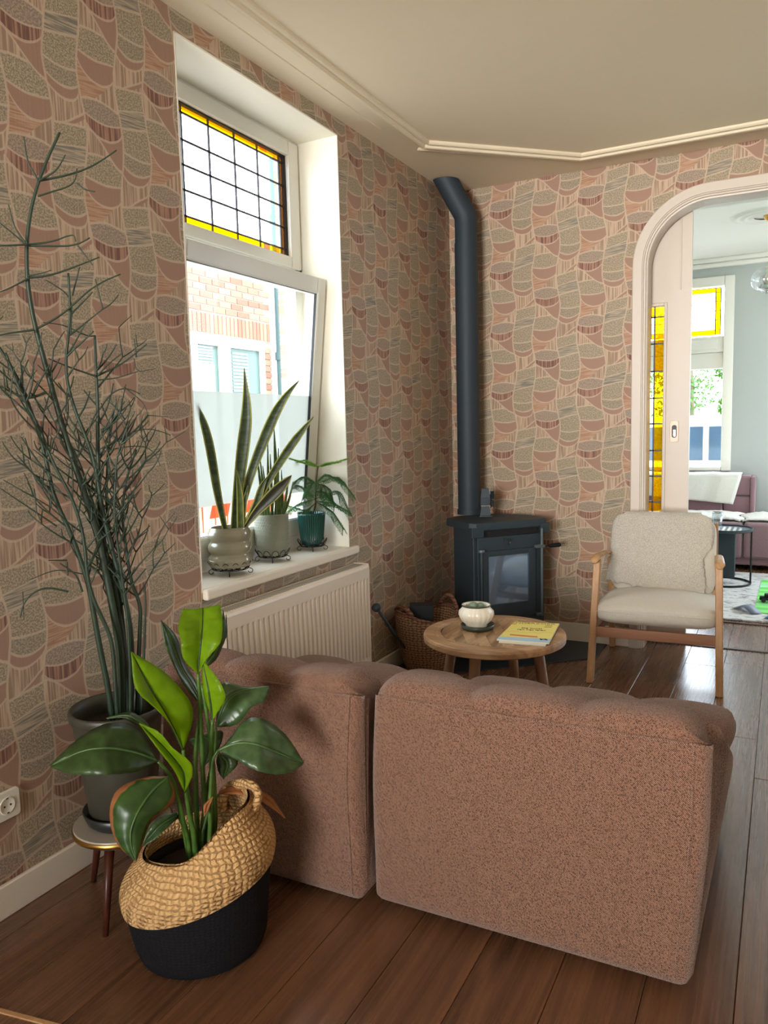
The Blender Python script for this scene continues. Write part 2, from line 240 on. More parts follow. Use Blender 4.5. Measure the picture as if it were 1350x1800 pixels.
STREL=[["A","bright",[[[0.5642,1.4592,0.6976],[0.563,1.4606,0.697],[0.5642,1.4592,0.6976]],[[0.5595,1.4447,0.7139],[0.5645,1.462,0.7138],[0.5766,1.4606,0.7162]],[[0.5562,1.4302,0.731],[0.566,1.4635,0.7306],[0.5902,1.4618,0.7344]],[[0.5542,1.4194,0.749],[0.5676,1.4649,0.7473],[0.6038,1.4654,0.7504]],[[0.5549,1.4142,0.7676],[0.5693,1.4665,0.764],[0.6164,1.4713,0.765]],[[0.5565,1.4136,0.7859],[0.5711,1.4681,0.7807],[0.6251,1.4774,0.7803]],[[0.5459,1.4222,0.7999],[0.5649,1.4788,0.7942],[0.6202,1.4912,0.7948]],[[0.5323,1.4318,0.813],[0.5587,1.4894,0.8079],[0.6113,1.5051,0.8105]],[[0.5211,1.4468,0.8259],[0.5521,1.4996,0.822],[0.5999,1.52,0.826]],[[0.5118,1.4659,0.8389],[0.5452,1.5096,0.8362],[0.5861,1.5349,0.8415]],[[0.5034,1.4846,0.8525],[0.5382,1.5195,0.8507],[0.5721,1.5484,0.8576]]]],["B","dark",[[[0.5558,1.4787,0.6042],[0.5545,1.4801,0.6035],[0.5533,1.4815,0.6028]],[[0.5476,1.4637,0.6266],[0.5461,1.4749,0.6263],[0.5446,1.4862,0.6261]],[[0.5408,1.4487,0.6496],[0.5375,1.4697,0.6491],[0.5345,1.4909,0.6487]],[[0.5346,1.4367,0.6733],[0.5284,1.464,0.6717],[0.5224,1.4916,0.6704]],[[0.5287,1.428,0.6974],[0.5188,1.4578,0.6943],[0.5092,1.4879,0.6914]],[[0.5215,1.4221,0.721],[0.5104,1.4527,0.7175],[0.4996,1.4837,0.7142]],[[0.5154,1.4157,0.7449],[0.5064,1.4463,0.7428],[0.4977,1.4771,0.7409]],[[0.5081,1.412,0.7683],[0.5029,1.4403,0.7681],[0.498,1.4689,0.7681]],[[0.5009,1.4117,0.7914],[0.4988,1.4338,0.7925],[0.497,1.4561,0.7937]],[[0.4947,1.4146,0.8146],[0.4939,1.4265,0.8155],[0.4932,1.4385,0.8165]],[[0.4899,1.4175,0.8384],[0.4886,1.4189,0.838],[0.4873,1.4202,0.8375]]]],["C","bright",[[[0.6039,1.4594,0.5837],[0.6047,1.4585,0.5842],[0.606,1.457,0.5849]],[[0.5973,1.46,0.597],[0.6038,1.4576,0.5997],[0.6184,1.4585,0.6017]],[[0.5903,1.4611,0.61],[0.6029,1.4568,0.6152],[0.6314,1.4591,0.6187]],[[0.5843,1.4615,0.6236],[0.602,1.4559,0.6306],[0.6423,1.4602,0.6353]],[[0.5801,1.4615,0.6379],[0.601,1.455,0.646],[0.6476,1.4594,0.6521]],[[0.5779,1.4608,0.653],[0.5997,1.4538,0.6613],[0.646,1.4558,0.6693]],[[0.5734,1.4635,0.6669],[0.5944,1.457,0.6747],[0.636,1.4567,0.6838]],[[0.5708,1.4654,0.6813],[0.5889,1.4602,0.6881],[0.6231,1.4588,0.6968]],[[0.5702,1.467,0.6963],[0.5833,1.4632,0.7015],[0.608,1.462,0.7086]],[[0.5709,1.4682,0.7115],[0.5777,1.4661,0.715],[0.5911,1.4659,0.7195]],[[0.5711,1.4699,0.7265],[0.572,1.469,0.7286],[0.574,1.4683,0.7301]]]],["A2","dark",[[[0.5459,1.513,0.7141],[0.5456,1.5127,0.7054],[0.5445,1.5134,0.6963]],[[0.5474,1.5198,0.7258],[0.5503,1.5226,0.7144],[0.5492,1.53,0.7012]],[[0.5495,1.5272,0.737],[0.5545,1.5319,0.7246],[0.5519,1.5455,0.7088]],[[0.5523,1.5353,0.7477],[0.5578,1.5404,0.7364],[0.5529,1.5579,0.7204]],[[0.5555,1.5437,0.7581],[0.5608,1.5487,0.7488],[0.554,1.5683,0.7342]],[[0.5582,1.5517,0.7689],[0.5636,1.5568,0.7614],[0.5563,1.5772,0.7485]],[[0.5581,1.5599,0.7802],[0.564,1.5653,0.7742],[0.5578,1.5855,0.7632]],[[0.5565,1.5665,0.7926],[0.5621,1.5717,0.7879],[0.5575,1.5895,0.779]],[[0.5542,1.5726,0.8054],[0.5584,1.5765,0.8022],[0.5551,1.5894,0.7961]],[[0.552,1.5787,0.8183],[0.5541,1.5806,0.8167],[0.5522,1.5874,0.8137]],[[0.5498,1.5848,0.8313],[0.5498,1.5848,0.8313],[0.549,1.5858,0.831]]]],["D","bright",[[[0.5576,1.3984,0.5196],[0.5564,1.3999,0.5216],[0.5554,1.4007,0.5183]],[[0.5587,1.384,0.5537],[0.5517,1.3901,0.5502],[0.5635,1.4095,0.5483]],[[0.559,1.3674,0.5865],[0.5471,1.3804,0.5785],[0.5706,1.4183,0.5782]],[[0.5552,1.3493,0.6159],[0.5423,1.3704,0.6063],[0.5746,1.4225,0.6091]],[[0.5481,1.3314,0.6425],[0.5368,1.3599,0.6335],[0.5708,1.4175,0.64]],[[0.5381,1.3147,0.6661],[0.5311,1.3491,0.6602],[0.561,1.4042,0.6696]],[[0.5264,1.3004,0.6874],[0.5253,1.3383,0.6866],[0.5505,1.3876,0.6984]],[[0.5176,1.2926,0.7104],[0.52,1.3279,0.7129],[0.5401,1.3687,0.7254]],[[0.5134,1.2922,0.7368],[0.5152,1.318,0.7393],[0.5286,1.3465,0.7488]],[[0.5101,1.2952,0.7642],[0.5107,1.3084,0.7655],[0.517,1.3227,0.7702]],[[0.5076,1.2975,0.792],[0.5063,1.2988,0.7915],[0.5054,1.2997,0.7911]]]],["E","dark",[[[0.5424,1.3272,0.5176],[0.5387,1.3289,0.5173],[0.5366,1.333,0.5142]],[[0.5447,1.2928,0.5183],[0.5302,1.3047,0.5366],[0.5237,1.3281,0.5463]],[[0.5484,1.257,0.5233],[0.5219,1.2805,0.5541],[0.5066,1.3225,0.5754]],[[0.5493,1.2234,0.5326],[0.5131,1.256,0.5686],[0.4881,1.31,0.5996]],[[0.5469,1.1931,0.5429],[0.5044,1.2315,0.5806],[0.4688,1.2894,0.6153]],[[0.5408,1.1671,0.5516],[0.4957,1.2071,0.5898],[0.453,1.263,0.6211]],[[0.5185,1.1558,0.5518],[0.4752,1.1935,0.5894],[0.4311,1.2434,0.6127]],[[0.4919,1.1482,0.55],[0.455,1.1802,0.5851],[0.4151,1.2204,0.6006]],[[0.4618,1.1439,0.5479],[0.4354,1.1675,0.5767],[0.4052,1.1955,0.5871]],[[0.4297,1.1424,0.549],[0.4162,1.1551,0.5664],[0.3999,1.1695,0.5725]],[[0.3998,1.1402,0.555],[0.3969,1.1427,0.556],[0.3935,1.1455,0.5568]]]],["E2","dark",[[[0.4904,1.366,0.5544],[0.4904,1.366,0.5544],[0.4895,1.3668,0.5539]],[[0.481,1.3627,0.5627],[0.4831,1.3646,0.5656],[0.4809,1.371,0.5663]],[[0.4716,1.3594,0.5709],[0.4755,1.363,0.5766],[0.4711,1.3749,0.5779]],[[0.462,1.3559,0.5787],[0.4667,1.3603,0.5863],[0.4598,1.376,0.5881]],[[0.4518,1.3519,0.5855],[0.4563,1.3561,0.5945],[0.4471,1.3735,0.5967]],[[0.4413,1.3476,0.5916],[0.4453,1.3513,0.6018],[0.4348,1.3689,0.605]],[[0.4306,1.3432,0.5975],[0.434,1.3463,0.6074],[0.4235,1.3625,0.6106]],[[0.4197,1.3385,0.6018],[0.4221,1.3407,0.609],[0.4126,1.354,0.6106]],[[0.4081,1.3332,0.6028],[0.4096,1.3346,0.6075],[0.4025,1.344,0.6081]],[[0.3963,1.3277,0.6021],[0.397,1.3284,0.6051],[0.3932,1.3333,0.6059]],[[0.3844,1.3221,0.6013],[0.3844,1.3221,0.6027],[0.3836,1.323,0.6036]]]],["F","bright",[[[0.596,1.3531,0.4397],[0.5951,1.354,0.4391],[0.5964,1.3526,0.44]],[[0.5971,1.3419,0.4637],[0.5995,1.3526,0.4625],[0.6138,1.3532,0.4652]],[[0.5986,1.3303,0.4877],[0.6019,1.3494,0.4853],[0.6285,1.35,0.4925]],[[0.5986,1.3188,0.5104],[0.5999,1.3421,0.5068],[0.6348,1.3413,0.5197]],[[0.5962,1.3072,0.5311],[0.5947,1.3318,0.5271],[0.6313,1.3269,0.5423]],[[0.5918,1.2963,0.5504],[0.5889,1.3209,0.547],[0.6221,1.3108,0.5608]],[[0.5848,1.2885,0.568],[0.5813,1.3112,0.5655],[0.6111,1.2998,0.579]],[[0.5769,1.2822,0.585],[0.5732,1.3009,0.5832],[0.6007,1.2934,0.5986]],[[0.568,1.2773,0.6014],[0.5648,1.2904,0.6004],[0.587,1.2869,0.6147]],[[0.5584,1.2732,0.6175],[0.5566,1.28,0.6174],[0.5685,1.2785,0.6259]],[[0.5492,1.2687,0.6337],[0.5484,1.2697,0.6343],[0.5498,1.2684,0.6361]]]],["G","gloss",[[[0.6333,1.4398,0.5165],[0.6313,1.4422,0.5152],[0.6292,1.4446,0.5139]],[[0.6597,1.4393,0.5105],[0.6499,1.4512,0.5251],[0.6418,1.4648,0.5301]],[[0.6868,1.4372,0.5049],[0.6688,1.4606,0.532],[0.6507,1.4839,0.5496]],[[0.7114,1.4368,0.4974],[0.6883,1.4706,0.5338],[0.661,1.5004,0.5694]],[[0.7336,1.4396,0.4889],[0.7079,1.4805,0.5314],[0.6778,1.5175,0.5795]],[[0.7539,1.4468,0.4812],[0.7267,1.4899,0.5249],[0.7001,1.5333,0.5755]],[[0.7635,1.47,0.4677],[0.7368,1.5101,0.5102],[0.7161,1.5558,0.5561]],[[0.7709,1.4975,0.4557],[0.7471,1.5306,0.4951],[0.7331,1.5728,0.5327]],[[0.7764,1.5287,0.447],[0.7576,1.5513,0.4798],[0.7493,1.5837,0.507]],[[0.7794,1.5614,0.4431],[0.7683,1.5721,0.4644],[0.7646,1.5898,0.4795]],[[0.7818,1.5913,0.4464],[0.7793,1.5932,0.4487],[0.7784,1.5967,0.4506]]]],["H","gloss",[[[0.5726,1.5071,0.5413],[0.5711,1.5091,0.5432],[0.5703,1.51,0.5428]],[[0.5915,1.5166,0.5419],[0.5735,1.5168,0.56],[0.5664,1.5186,0.565]],[[0.6107,1.5247,0.5444],[0.576,1.5246,0.5767],[0.5621,1.5277,0.5871]],[[0.6265,1.5327,0.552],[0.5789,1.5328,0.593],[0.5587,1.5361,0.6098]],[[0.6377,1.5409,0.566],[0.584,1.5429,0.6069],[0.5584,1.5451,0.6314]],[[0.6456,1.551,0.5817],[0.592,1.5558,0.6166],[0.5641,1.5572,0.6436]],[[0.6533,1.5635,0.5921],[0.6035,1.5692,0.622],[0.5776,1.5712,0.6403]],[[0.6602,1.5804,0.5928],[0.616,1.5836,0.6234],[0.5946,1.5858,0.6302]],[[0.6634,1.5982,0.5942],[0.629,1.5984,0.6235],[0.6137,1.6002,0.6251]],[[0.6611,1.614,0.6058],[0.6422,1.6133,0.6235],[0.6343,1.6144,0.6247]],[[0.6577,1.627,0.623],[0.6554,1.6283,0.6235],[0.6547,1.6294,0.6249]]]],["I","worn",[[[0.5814,1.3166,0.4912],[0.5827,1.3152,0.4909],[0.5814,1.3166,0.4912]],[[0.5647,1.2892,0.5008],[0.5809,1.2916,0.4853],[0.5947,1.3171,0.4717]],[[0.5479,1.2633,0.5028],[0.58,1.269,0.4789],[0.6028,1.3142,0.4513]],[[0.5333,1.2369,0.4999],[0.5809,1.248,0.4703],[0.6045,1.303,0.4354]],[[0.5244,1.2127,0.4909],[0.5829,1.228,0.4605],[0.6003,1.2831,0.4285]],[[0.5251,1.1934,0.4722],[0.5861,1.2092,0.45],[0.5966,1.2599,0.4247]],[[0.5257,1.1865,0.4433],[0.5823,1.2001,0.4323],[0.5894,1.2457,0.4113]],[[0.5334,1.1824,0.4145],[0.5805,1.1931,0.4135],[0.5876,1.2328,0.3953]],[[0.5477,1.1812,0.3881],[0.5825,1.1895,0.3938],[0.5898,1.2203,0.3786]],[[0.569,1.1841,0.3667],[0.5878,1.1889,0.3732],[0.5927,1.2061,0.3634]],[[0.5935,1.1913,0.349],[0.594,1.1892,0.3523],[0.5935,1.1913,0.349]]]],["J","gloss",[[[0.5319,1.3909,0.3581],[0.5326,1.3915,0.3493],[0.5341,1.3912,0.3411]],[[0.527,1.3781,0.3586],[0.529,1.3799,0.3477],[0.5353,1.3774,0.3398]],[[0.5221,1.3653,0.3592],[0.5255,1.3685,0.3461],[0.537,1.3632,0.3389]],[[0.5174,1.3528,0.3595],[0.5221,1.3571,0.3444],[0.5381,1.3499,0.3375]],[[0.5136,1.341,0.3578],[0.5192,1.3462,0.3416],[0.5382,1.3379,0.3351]],[[0.5111,1.3306,0.3528],[0.517,1.3361,0.3371],[0.5371,1.3274,0.3317]],[[0.5064,1.3235,0.3443],[0.5124,1.3291,0.3298],[0.5319,1.3212,0.3252]],[[0.5022,1.3168,0.3354],[0.5079,1.3221,0.3227],[0.5251,1.316,0.3186]],[[0.4993,1.3114,0.3253],[0.5037,1.3155,0.316],[0.5165,1.3113,0.3128]],[[0.4975,1.3071,0.3139],[0.4999,1.3092,0.3092],[0.5066,1.3071,0.3076]],[[0.4962,1.3031,0.3022],[0.4962,1.3031,0.3022],[0.4972,1.3023,0.3029]]]],["K","gloss",[[[0.5138,1.4968,0.5088],[0.5138,1.4968,0.5088],[0.5138,1.4968,0.5088]],[[0.5032,1.4925,0.5058],[0.514,1.5025,0.5083],[0.5249,1.5126,0.5108]],[[0.4957,1.4909,0.5011],[0.5158,1.5097,0.507],[0.5362,1.5285,0.5129]],[[0.4944,1.4952,0.4925],[0.5206,1.5196,0.5034],[0.5471,1.5441,0.5144]],[[0.4968,1.5029,0.4818],[0.5249,1.5289,0.4955],[0.5532,1.5553,0.5094]],[[0.4995,1.5108,0.4708],[0.5251,1.5346,0.482],[0.5508,1.5585,0.4932]],[[0.5042,1.5152,0.461],[0.5252,1.5347,0.4675],[0.5463,1.5543,0.474]],[[0.5071,1.5179,0.4502],[0.5232,1.5328,0.4535],[0.5394,1.5479,0.4569]],[[0.5083,1.519,0.4385],[0.5191,1.5291,0.4403],[0.53,1.5392,0.4422]],[[0.509,1.5197,0.4265],[0.5144,1.5247,0.4274],[0.5199,1.5298,0.4284]],[[0.5097,1.5204,0.4145],[0.5097,1.5204,0.4145],[0.5097,1.5204,0.4145]]]],["K2","dark",[[[0.5792,1.503,0.4762],[0.5792,1.503,0.4762],[0.5792,1.503,0.4762]],[[0.5803,1.4985,0.4707],[0.5854,1.5033,0.472],[0.5905,1.508,0.4733]],[[0.5814,1.4941,0.4653],[0.5916,1.5035,0.4679],[0.6018,1.5131,0.4705]],[[0.5829,1.49,0.4598],[0.598,1.504,0.4637],[0.6131,1.5181,0.4676]],[[0.5855,1.487,0.4541],[0.6039,1.5041,0.4585],[0.6224,1.5213,0.4629]],[[0.5888,1.4846,0.4483],[0.608,1.5024,0.4513],[0.6273,1.5204,0.4544]],[[0.5921,1.4822,0.4425],[0.6099,1.4988,0.4437],[0.6278,1.5154,0.445]],[[0.5959,1.4803,0.4369],[0.6104,1.4937,0.4375],[0.6249,1.5072,0.4382]],[[0.6007,1.4793,0.4317],[0.6105,1.4884,0.4322],[0.6204,1.4976,0.4327]],[[0.6061,1.4788,0.4268],[0.611,1.4834,0.427],[0.6159,1.488,0.4273]],[[0.6115,1.4784,0.4219],[0.6115,1.4784,0.4219],[0.6115,1.4784,0.4219]]]],["L","dry",[[[0.5912,1.4851,0.3738],[0.5905,1.4862,0.3761],[0.5898,1.4872,0.3785]],[[0.6052,1.4968,0.3712],[0.6015,1.5019,0.3765],[0.5979,1.5069,0.3818]],[[0.6196,1.5081,0.3683],[0.6127,1.5177,0.3756],[0.6058,1.5273,0.383]],[[0.6333,1.5202,0.364],[0.624,1.5337,0.3711],[0.6148,1.5472,0.3784]],[[0.6458,1.5334,0.3579],[0.6355,1.5498,0.3626],[0.6252,1.5662,0.3675]],[[0.6566,1.5475,0.3483],[0.6466,1.5655,0.3509],[0.6366,1.5836,0.3538]],[[0.6726,1.5528,0.3401],[0.6643,1.5711,0.3425],[0.6561,1.5894,0.3451]],[[0.687,1.5592,0.3295],[0.6809,1.5756,0.332],[0.6749,1.5921,0.3348]],[[0.7001,1.5665,0.3175],[0.696,1.5786,0.3196],[0.6918,1.5909,0.3217]],[[0.7123,1.5745,0.3044],[0.7101,1.5808,0.306],[0.7078,1.5872,0.3075]],[[0.7248,1.5819,0.2914],[0.7241,1.5829,0.2923],[0.7234,1.584,0.2931]]]],["N","dry",[[[0.6175,1.4294,0.3985],[0.6175,1.4294,0.3985],[0.6175,1.4294,0.3985]],[[0.6178,1.4269,0.3947],[0.6166,1.4258,0.3953],[0.6154,1.4247,0.396]],[[0.6181,1.4244,0.3909],[0.6157,1.4223,0.3922],[0.6134,1.4201,0.3935]],[[0.6184,1.422,0.3871],[0.6149,1.4187,0.389],[0.6114,1.4155,0.391]],[[0.6186,1.4195,0.3833],[0.614,1.4152,0.3859],[0.6094,1.4109,0.3885]],[[0.6189,1.4171,0.3795],[0.6134,1.4119,0.3826],[0.6079,1.4068,0.3856]],[[0.6192,1.4146,0.3758],[0.6135,1.4092,0.3787],[0.6077,1.4039,0.3817]],[[0.619,1.4117,0.3725],[0.6139,1.4069,0.3746],[0.6089,1.4022,0.3767]],[[0.6181,1.4081,0.3701],[0.6142,1.4045,0.3707],[0.6104,1.4009,0.3714]],[[0.6168,1.4042,0.368],[0.6144,1.4019,0.3671],[0.6119,1.3996,0.3661]],[[0.6156,1.4003,0.366],[0.6145,1.3993,0.3634],[0.6135,1.3983,0.3608]]]],["O","dry",[[[0.5806,1.4497,0.2551],[0.5872,1.4421,0.259],[0.5805,1.4496,0.2521]],[[0.5933,1.4615,0.2551],[0.5994,1.4535,0.2574],[0.5925,1.4607,0.2489]],[[0.6059,1.4732,0.2524],[0.6114,1.4647,0.2532],[0.604,1.4714,0.2432]],[[0.6183,1.4847,0.2458],[0.6231,1.4755,0.2457],[0.615,1.4816,0.2347]],[[0.6297,1.4953,0.2354],[0.6344,1.486,0.2368],[0.6264,1.4922,0.2271]],[[0.6404,1.5053,0.2228],[0.6457,1.4965,0.2277],[0.6384,1.5033,0.2215]]]]]
STREL_STEMS=[[[[0.5679,1.4652,0.2505],[0.5642,1.4617,0.316],[0.5624,1.4601,0.3807],[0.5625,1.4602,0.4448],[0.5631,1.4608,0.5084],[0.5633,1.4609,0.5717],[0.5632,1.4608,0.6346],[0.563,1.4606,0.697]],0.006],[[[0.5324,1.4595,0.2451],[0.5334,1.4604,0.2978],[0.5343,1.4613,0.3502],[0.5354,1.4623,0.4023],[0.5366,1.4634,0.4541],[0.5394,1.466,0.5051],[0.5457,1.4719,0.5548],[0.5545,1.4801,0.6035]],0.006],[[[0.6002,1.4406,0.2677],[0.6005,1.4428,0.3135],[0.6008,1.445,0.3591],[0.601,1.4472,0.4046],[0.6009,1.449,0.45],[0.6006,1.4508,0.4952],[0.6016,1.4536,0.54],[0.6047,1.4585,0.5842]],0.007],[[[0.5987,1.4529,0.2611],[0.5971,1.4572,0.3194],[0.5953,1.4614,0.3776],[0.5928,1.4649,0.4358],[0.589,1.4672,0.494],[0.5832,1.4677,0.5521],[0.5761,1.4669,0.61],[0.5686,1.4659,0.6677]],0.006],[[[0.5706,1.3994,0.2847],[0.5694,1.4003,0.3188],[0.5681,1.401,0.3528],[0.5656,1.4007,0.3868],[0.562,1.3993,0.4206],[0.5592,1.3986,0.4544],[0.5576,1.3991,0.488],[0.5564,1.3999,0.5216]],0.006],[[[0.5958,1.3819,0.2978],[0.5958,1.378,0.3183],[0.5958,1.3741,0.3386],[0.5958,1.3703,0.3588],[0.5959,1.3664,0.3789],[0.5961,1.3627,0.399],[0.5965,1.3591,0.4189],[0.597,1.3558,0.4387]],0.006],[[[0.5484,1.4062,0.276],[0.5493,1.3972,0.3131],[0.5501,1.3883,0.3497],[0.5515,1.3798,0.386],[0.5536,1.372,0.4219],[0.5536,1.3622,0.4561],[0.5481,1.3474,0.487],[0.5397,1.3299,0.516]],0.006],[[[0.6094,1.4219,0.2795],[0.61,1.4224,0.3172],[0.6108,1.4231,0.3547],[0.6125,1.4247,0.3919],[0.6152,1.4273,0.4287],[0.6177,1.4296,0.4652],[0.6219,1.4335,0.4959],[0.6313,1.4422,0.5152]],0.005],[[[0.5318,1.4726,0.2383],[0.5368,1.4773,0.2822],[0.5418,1.4819,0.326],[0.5473,1.487,0.3695],[0.5544,1.4936,0.412],[0.5624,1.501,0.454],[0.5683,1.5065,0.4966],[0.571,1.509,0.5403]],0.005],[[[0.5734,1.3884,0.2892],[0.5737,1.377,0.3191],[0.576,1.3674,0.3491],[0.5795,1.359,0.3791],[0.5828,1.3503,0.4086],[0.5845,1.3402,0.4373],[0.584,1.3281,0.465],[0.5827,1.3152,0.492]],0.005],[[[0.5652,1.4354,0.2633],[0.5669,1.4408,0.2805],[0.5687,1.4465,0.2976],[0.5709,1.4524,0.3146],[0.5736,1.4587,0.3313],[0.5775,1.4663,0.3468],[0.5835,1.4758,0.3604],[0.5904,1.4861,0.3732]],0.005],[[[0.5416,1.4135,0.2707],[0.5414,1.4114,0.2823],[0.541,1.409,0.2937],[0.5401,1.4062,0.305],[0.5386,1.4029,0.3161],[0.5369,1.3994,0.3272],[0.5352,1.3959,0.3382],[0.5336,1.3924,0.3491]],0.004]]
SNAKE_A=[[[-0.1154,2.4305,0.9242,0.0077],[-0.1206,2.4205,0.982,0.0099],[-0.1253,2.411,1.0394,0.0119],[-0.1287,2.4026,1.0967,0.0134],[-0.1309,2.3951,1.1538,0.0144],[-0.1333,2.3875,1.2103,0.015],[-0.1369,2.3789,1.2662,0.0148],[-0.1427,2.3685,1.3208,0.0128],[-0.1522,2.3551,1.3735,0.008],[-0.1647,2.3393,1.4244,0.0007]],[[-0.0822,2.4443,0.9237,0.0146],[-0.0747,2.4504,0.9942,0.0162],[-0.0669,2.4567,1.0643,0.0179],[-0.0586,2.4634,1.1342,0.0197],[-0.0499,2.4704,1.2037,0.0216],[-0.0408,2.4777,1.2729,0.0224],[-0.0324,2.4845,1.3417,0.0203],[-0.0286,2.4875,1.4105,0.0146],[-0.0295,2.4868,1.4792,0.0072],[-0.0312,2.4855,1.5479,0.0008]],[[-0.0887,2.4648,0.9209,0.0085],[-0.0716,2.4757,0.9903,0.0103],[-0.0544,2.4867,1.0595,0.0122],[-0.0355,2.4991,1.1276,0.0142],[-0.0132,2.5142,1.1938,0.0163],[0.0109,2.5308,1.259,0.0181],[0.0357,2.5479,1.3236,0.0185],[0.0628,2.5669,1.3863,0.016],[0.0959,2.5907,1.4439,0.0094],[0.1347,2.6191,1.496,0.0008]],[[-0.0249,2.4649,0.9311,0.0096],[-0.0054,2.4776,0.9824,0.0104],[0.0146,2.4909,1.0331,0.0111],[0.0366,2.5058,1.0823,0.0119],[0.0607,2.5224,1.1298,0.0127],[0.0861,2.54,1.1764,0.0136],[0.1123,2.5582,1.2222,0.0145],[0.1396,2.5774,1.2669,0.0134],[0.1685,2.5978,1.31,0.0082],[0.1982,2.6189,1.3524,0.0008]],[[-0.0157,2.4594,0.936,0.0038],[-0.0004,2.4646,0.9603,0.008],[0.0155,2.4703,0.9838,0.0119],[0.0329,2.4772,1.0055,0.0153],[0.0518,2.4852,1.0256,0.0183],[0.0709,2.4935,1.0451,0.021],[0.0901,2.5018,1.0647,0.0217],[0.1092,2.5101,1.0842,0.0187],[0.1278,2.518,1.1042,0.0116],[0.1458,2.5253,1.1249,0.0008]],[[-0.0439,2.4367,0.9299,0.0122],[-0.0421,2.4353,0.955,0.012],[-0.0402,2.4339,0.98,0.0119],[-0.0384,2.4326,1.0049,0.0117],[-0.0366,2.4312,1.0297,0.0114],[-0.0354,2.4293,1.0544,0.0106],[-0.0352,2.4266,1.079,0.0087],[-0.0354,2.4236,1.1035,0.0063],[-0.0356,2.4205,1.1279,0.0039],[-0.0358,2.4175,1.1522,0.0015]],[[-0.0249,2.4649,0.9311,0.0077],[-0.0162,2.469,0.9518,0.0089],[-0.0075,2.4731,0.9725,0.0101],[0.0011,2.4772,0.9931,0.0113],[0.0093,2.481,1.0139,0.0122],[0.0163,2.4837,1.0353,0.0124],[0.0219,2.4854,1.0571,0.0118],[0.0282,2.4876,1.0785,0.0102],[0.0371,2.4919,1.0983,0.0066],[0.0481,2.4979,1.1168,0.0015]],[[-0.0458,2.448,0.9324,0.0061],[-0.0426,2.4477,0.9501,0.0066],[-0.0394,2.4474,0.9678,0.007],[-0.0362,2.4471,0.9854,0.0075],[-0.033,2.4468,1.003,0.0079],[-0.0294,2.4469,1.0205,0.0077],[-0.025,2.4477,1.0376,0.0065],[-0.0201,2.4487,1.0547,0.0049],[-0.0153,2.4497,1.0717,0.0032],[-0.0105,2.4507,1.0887,0.0015]]]
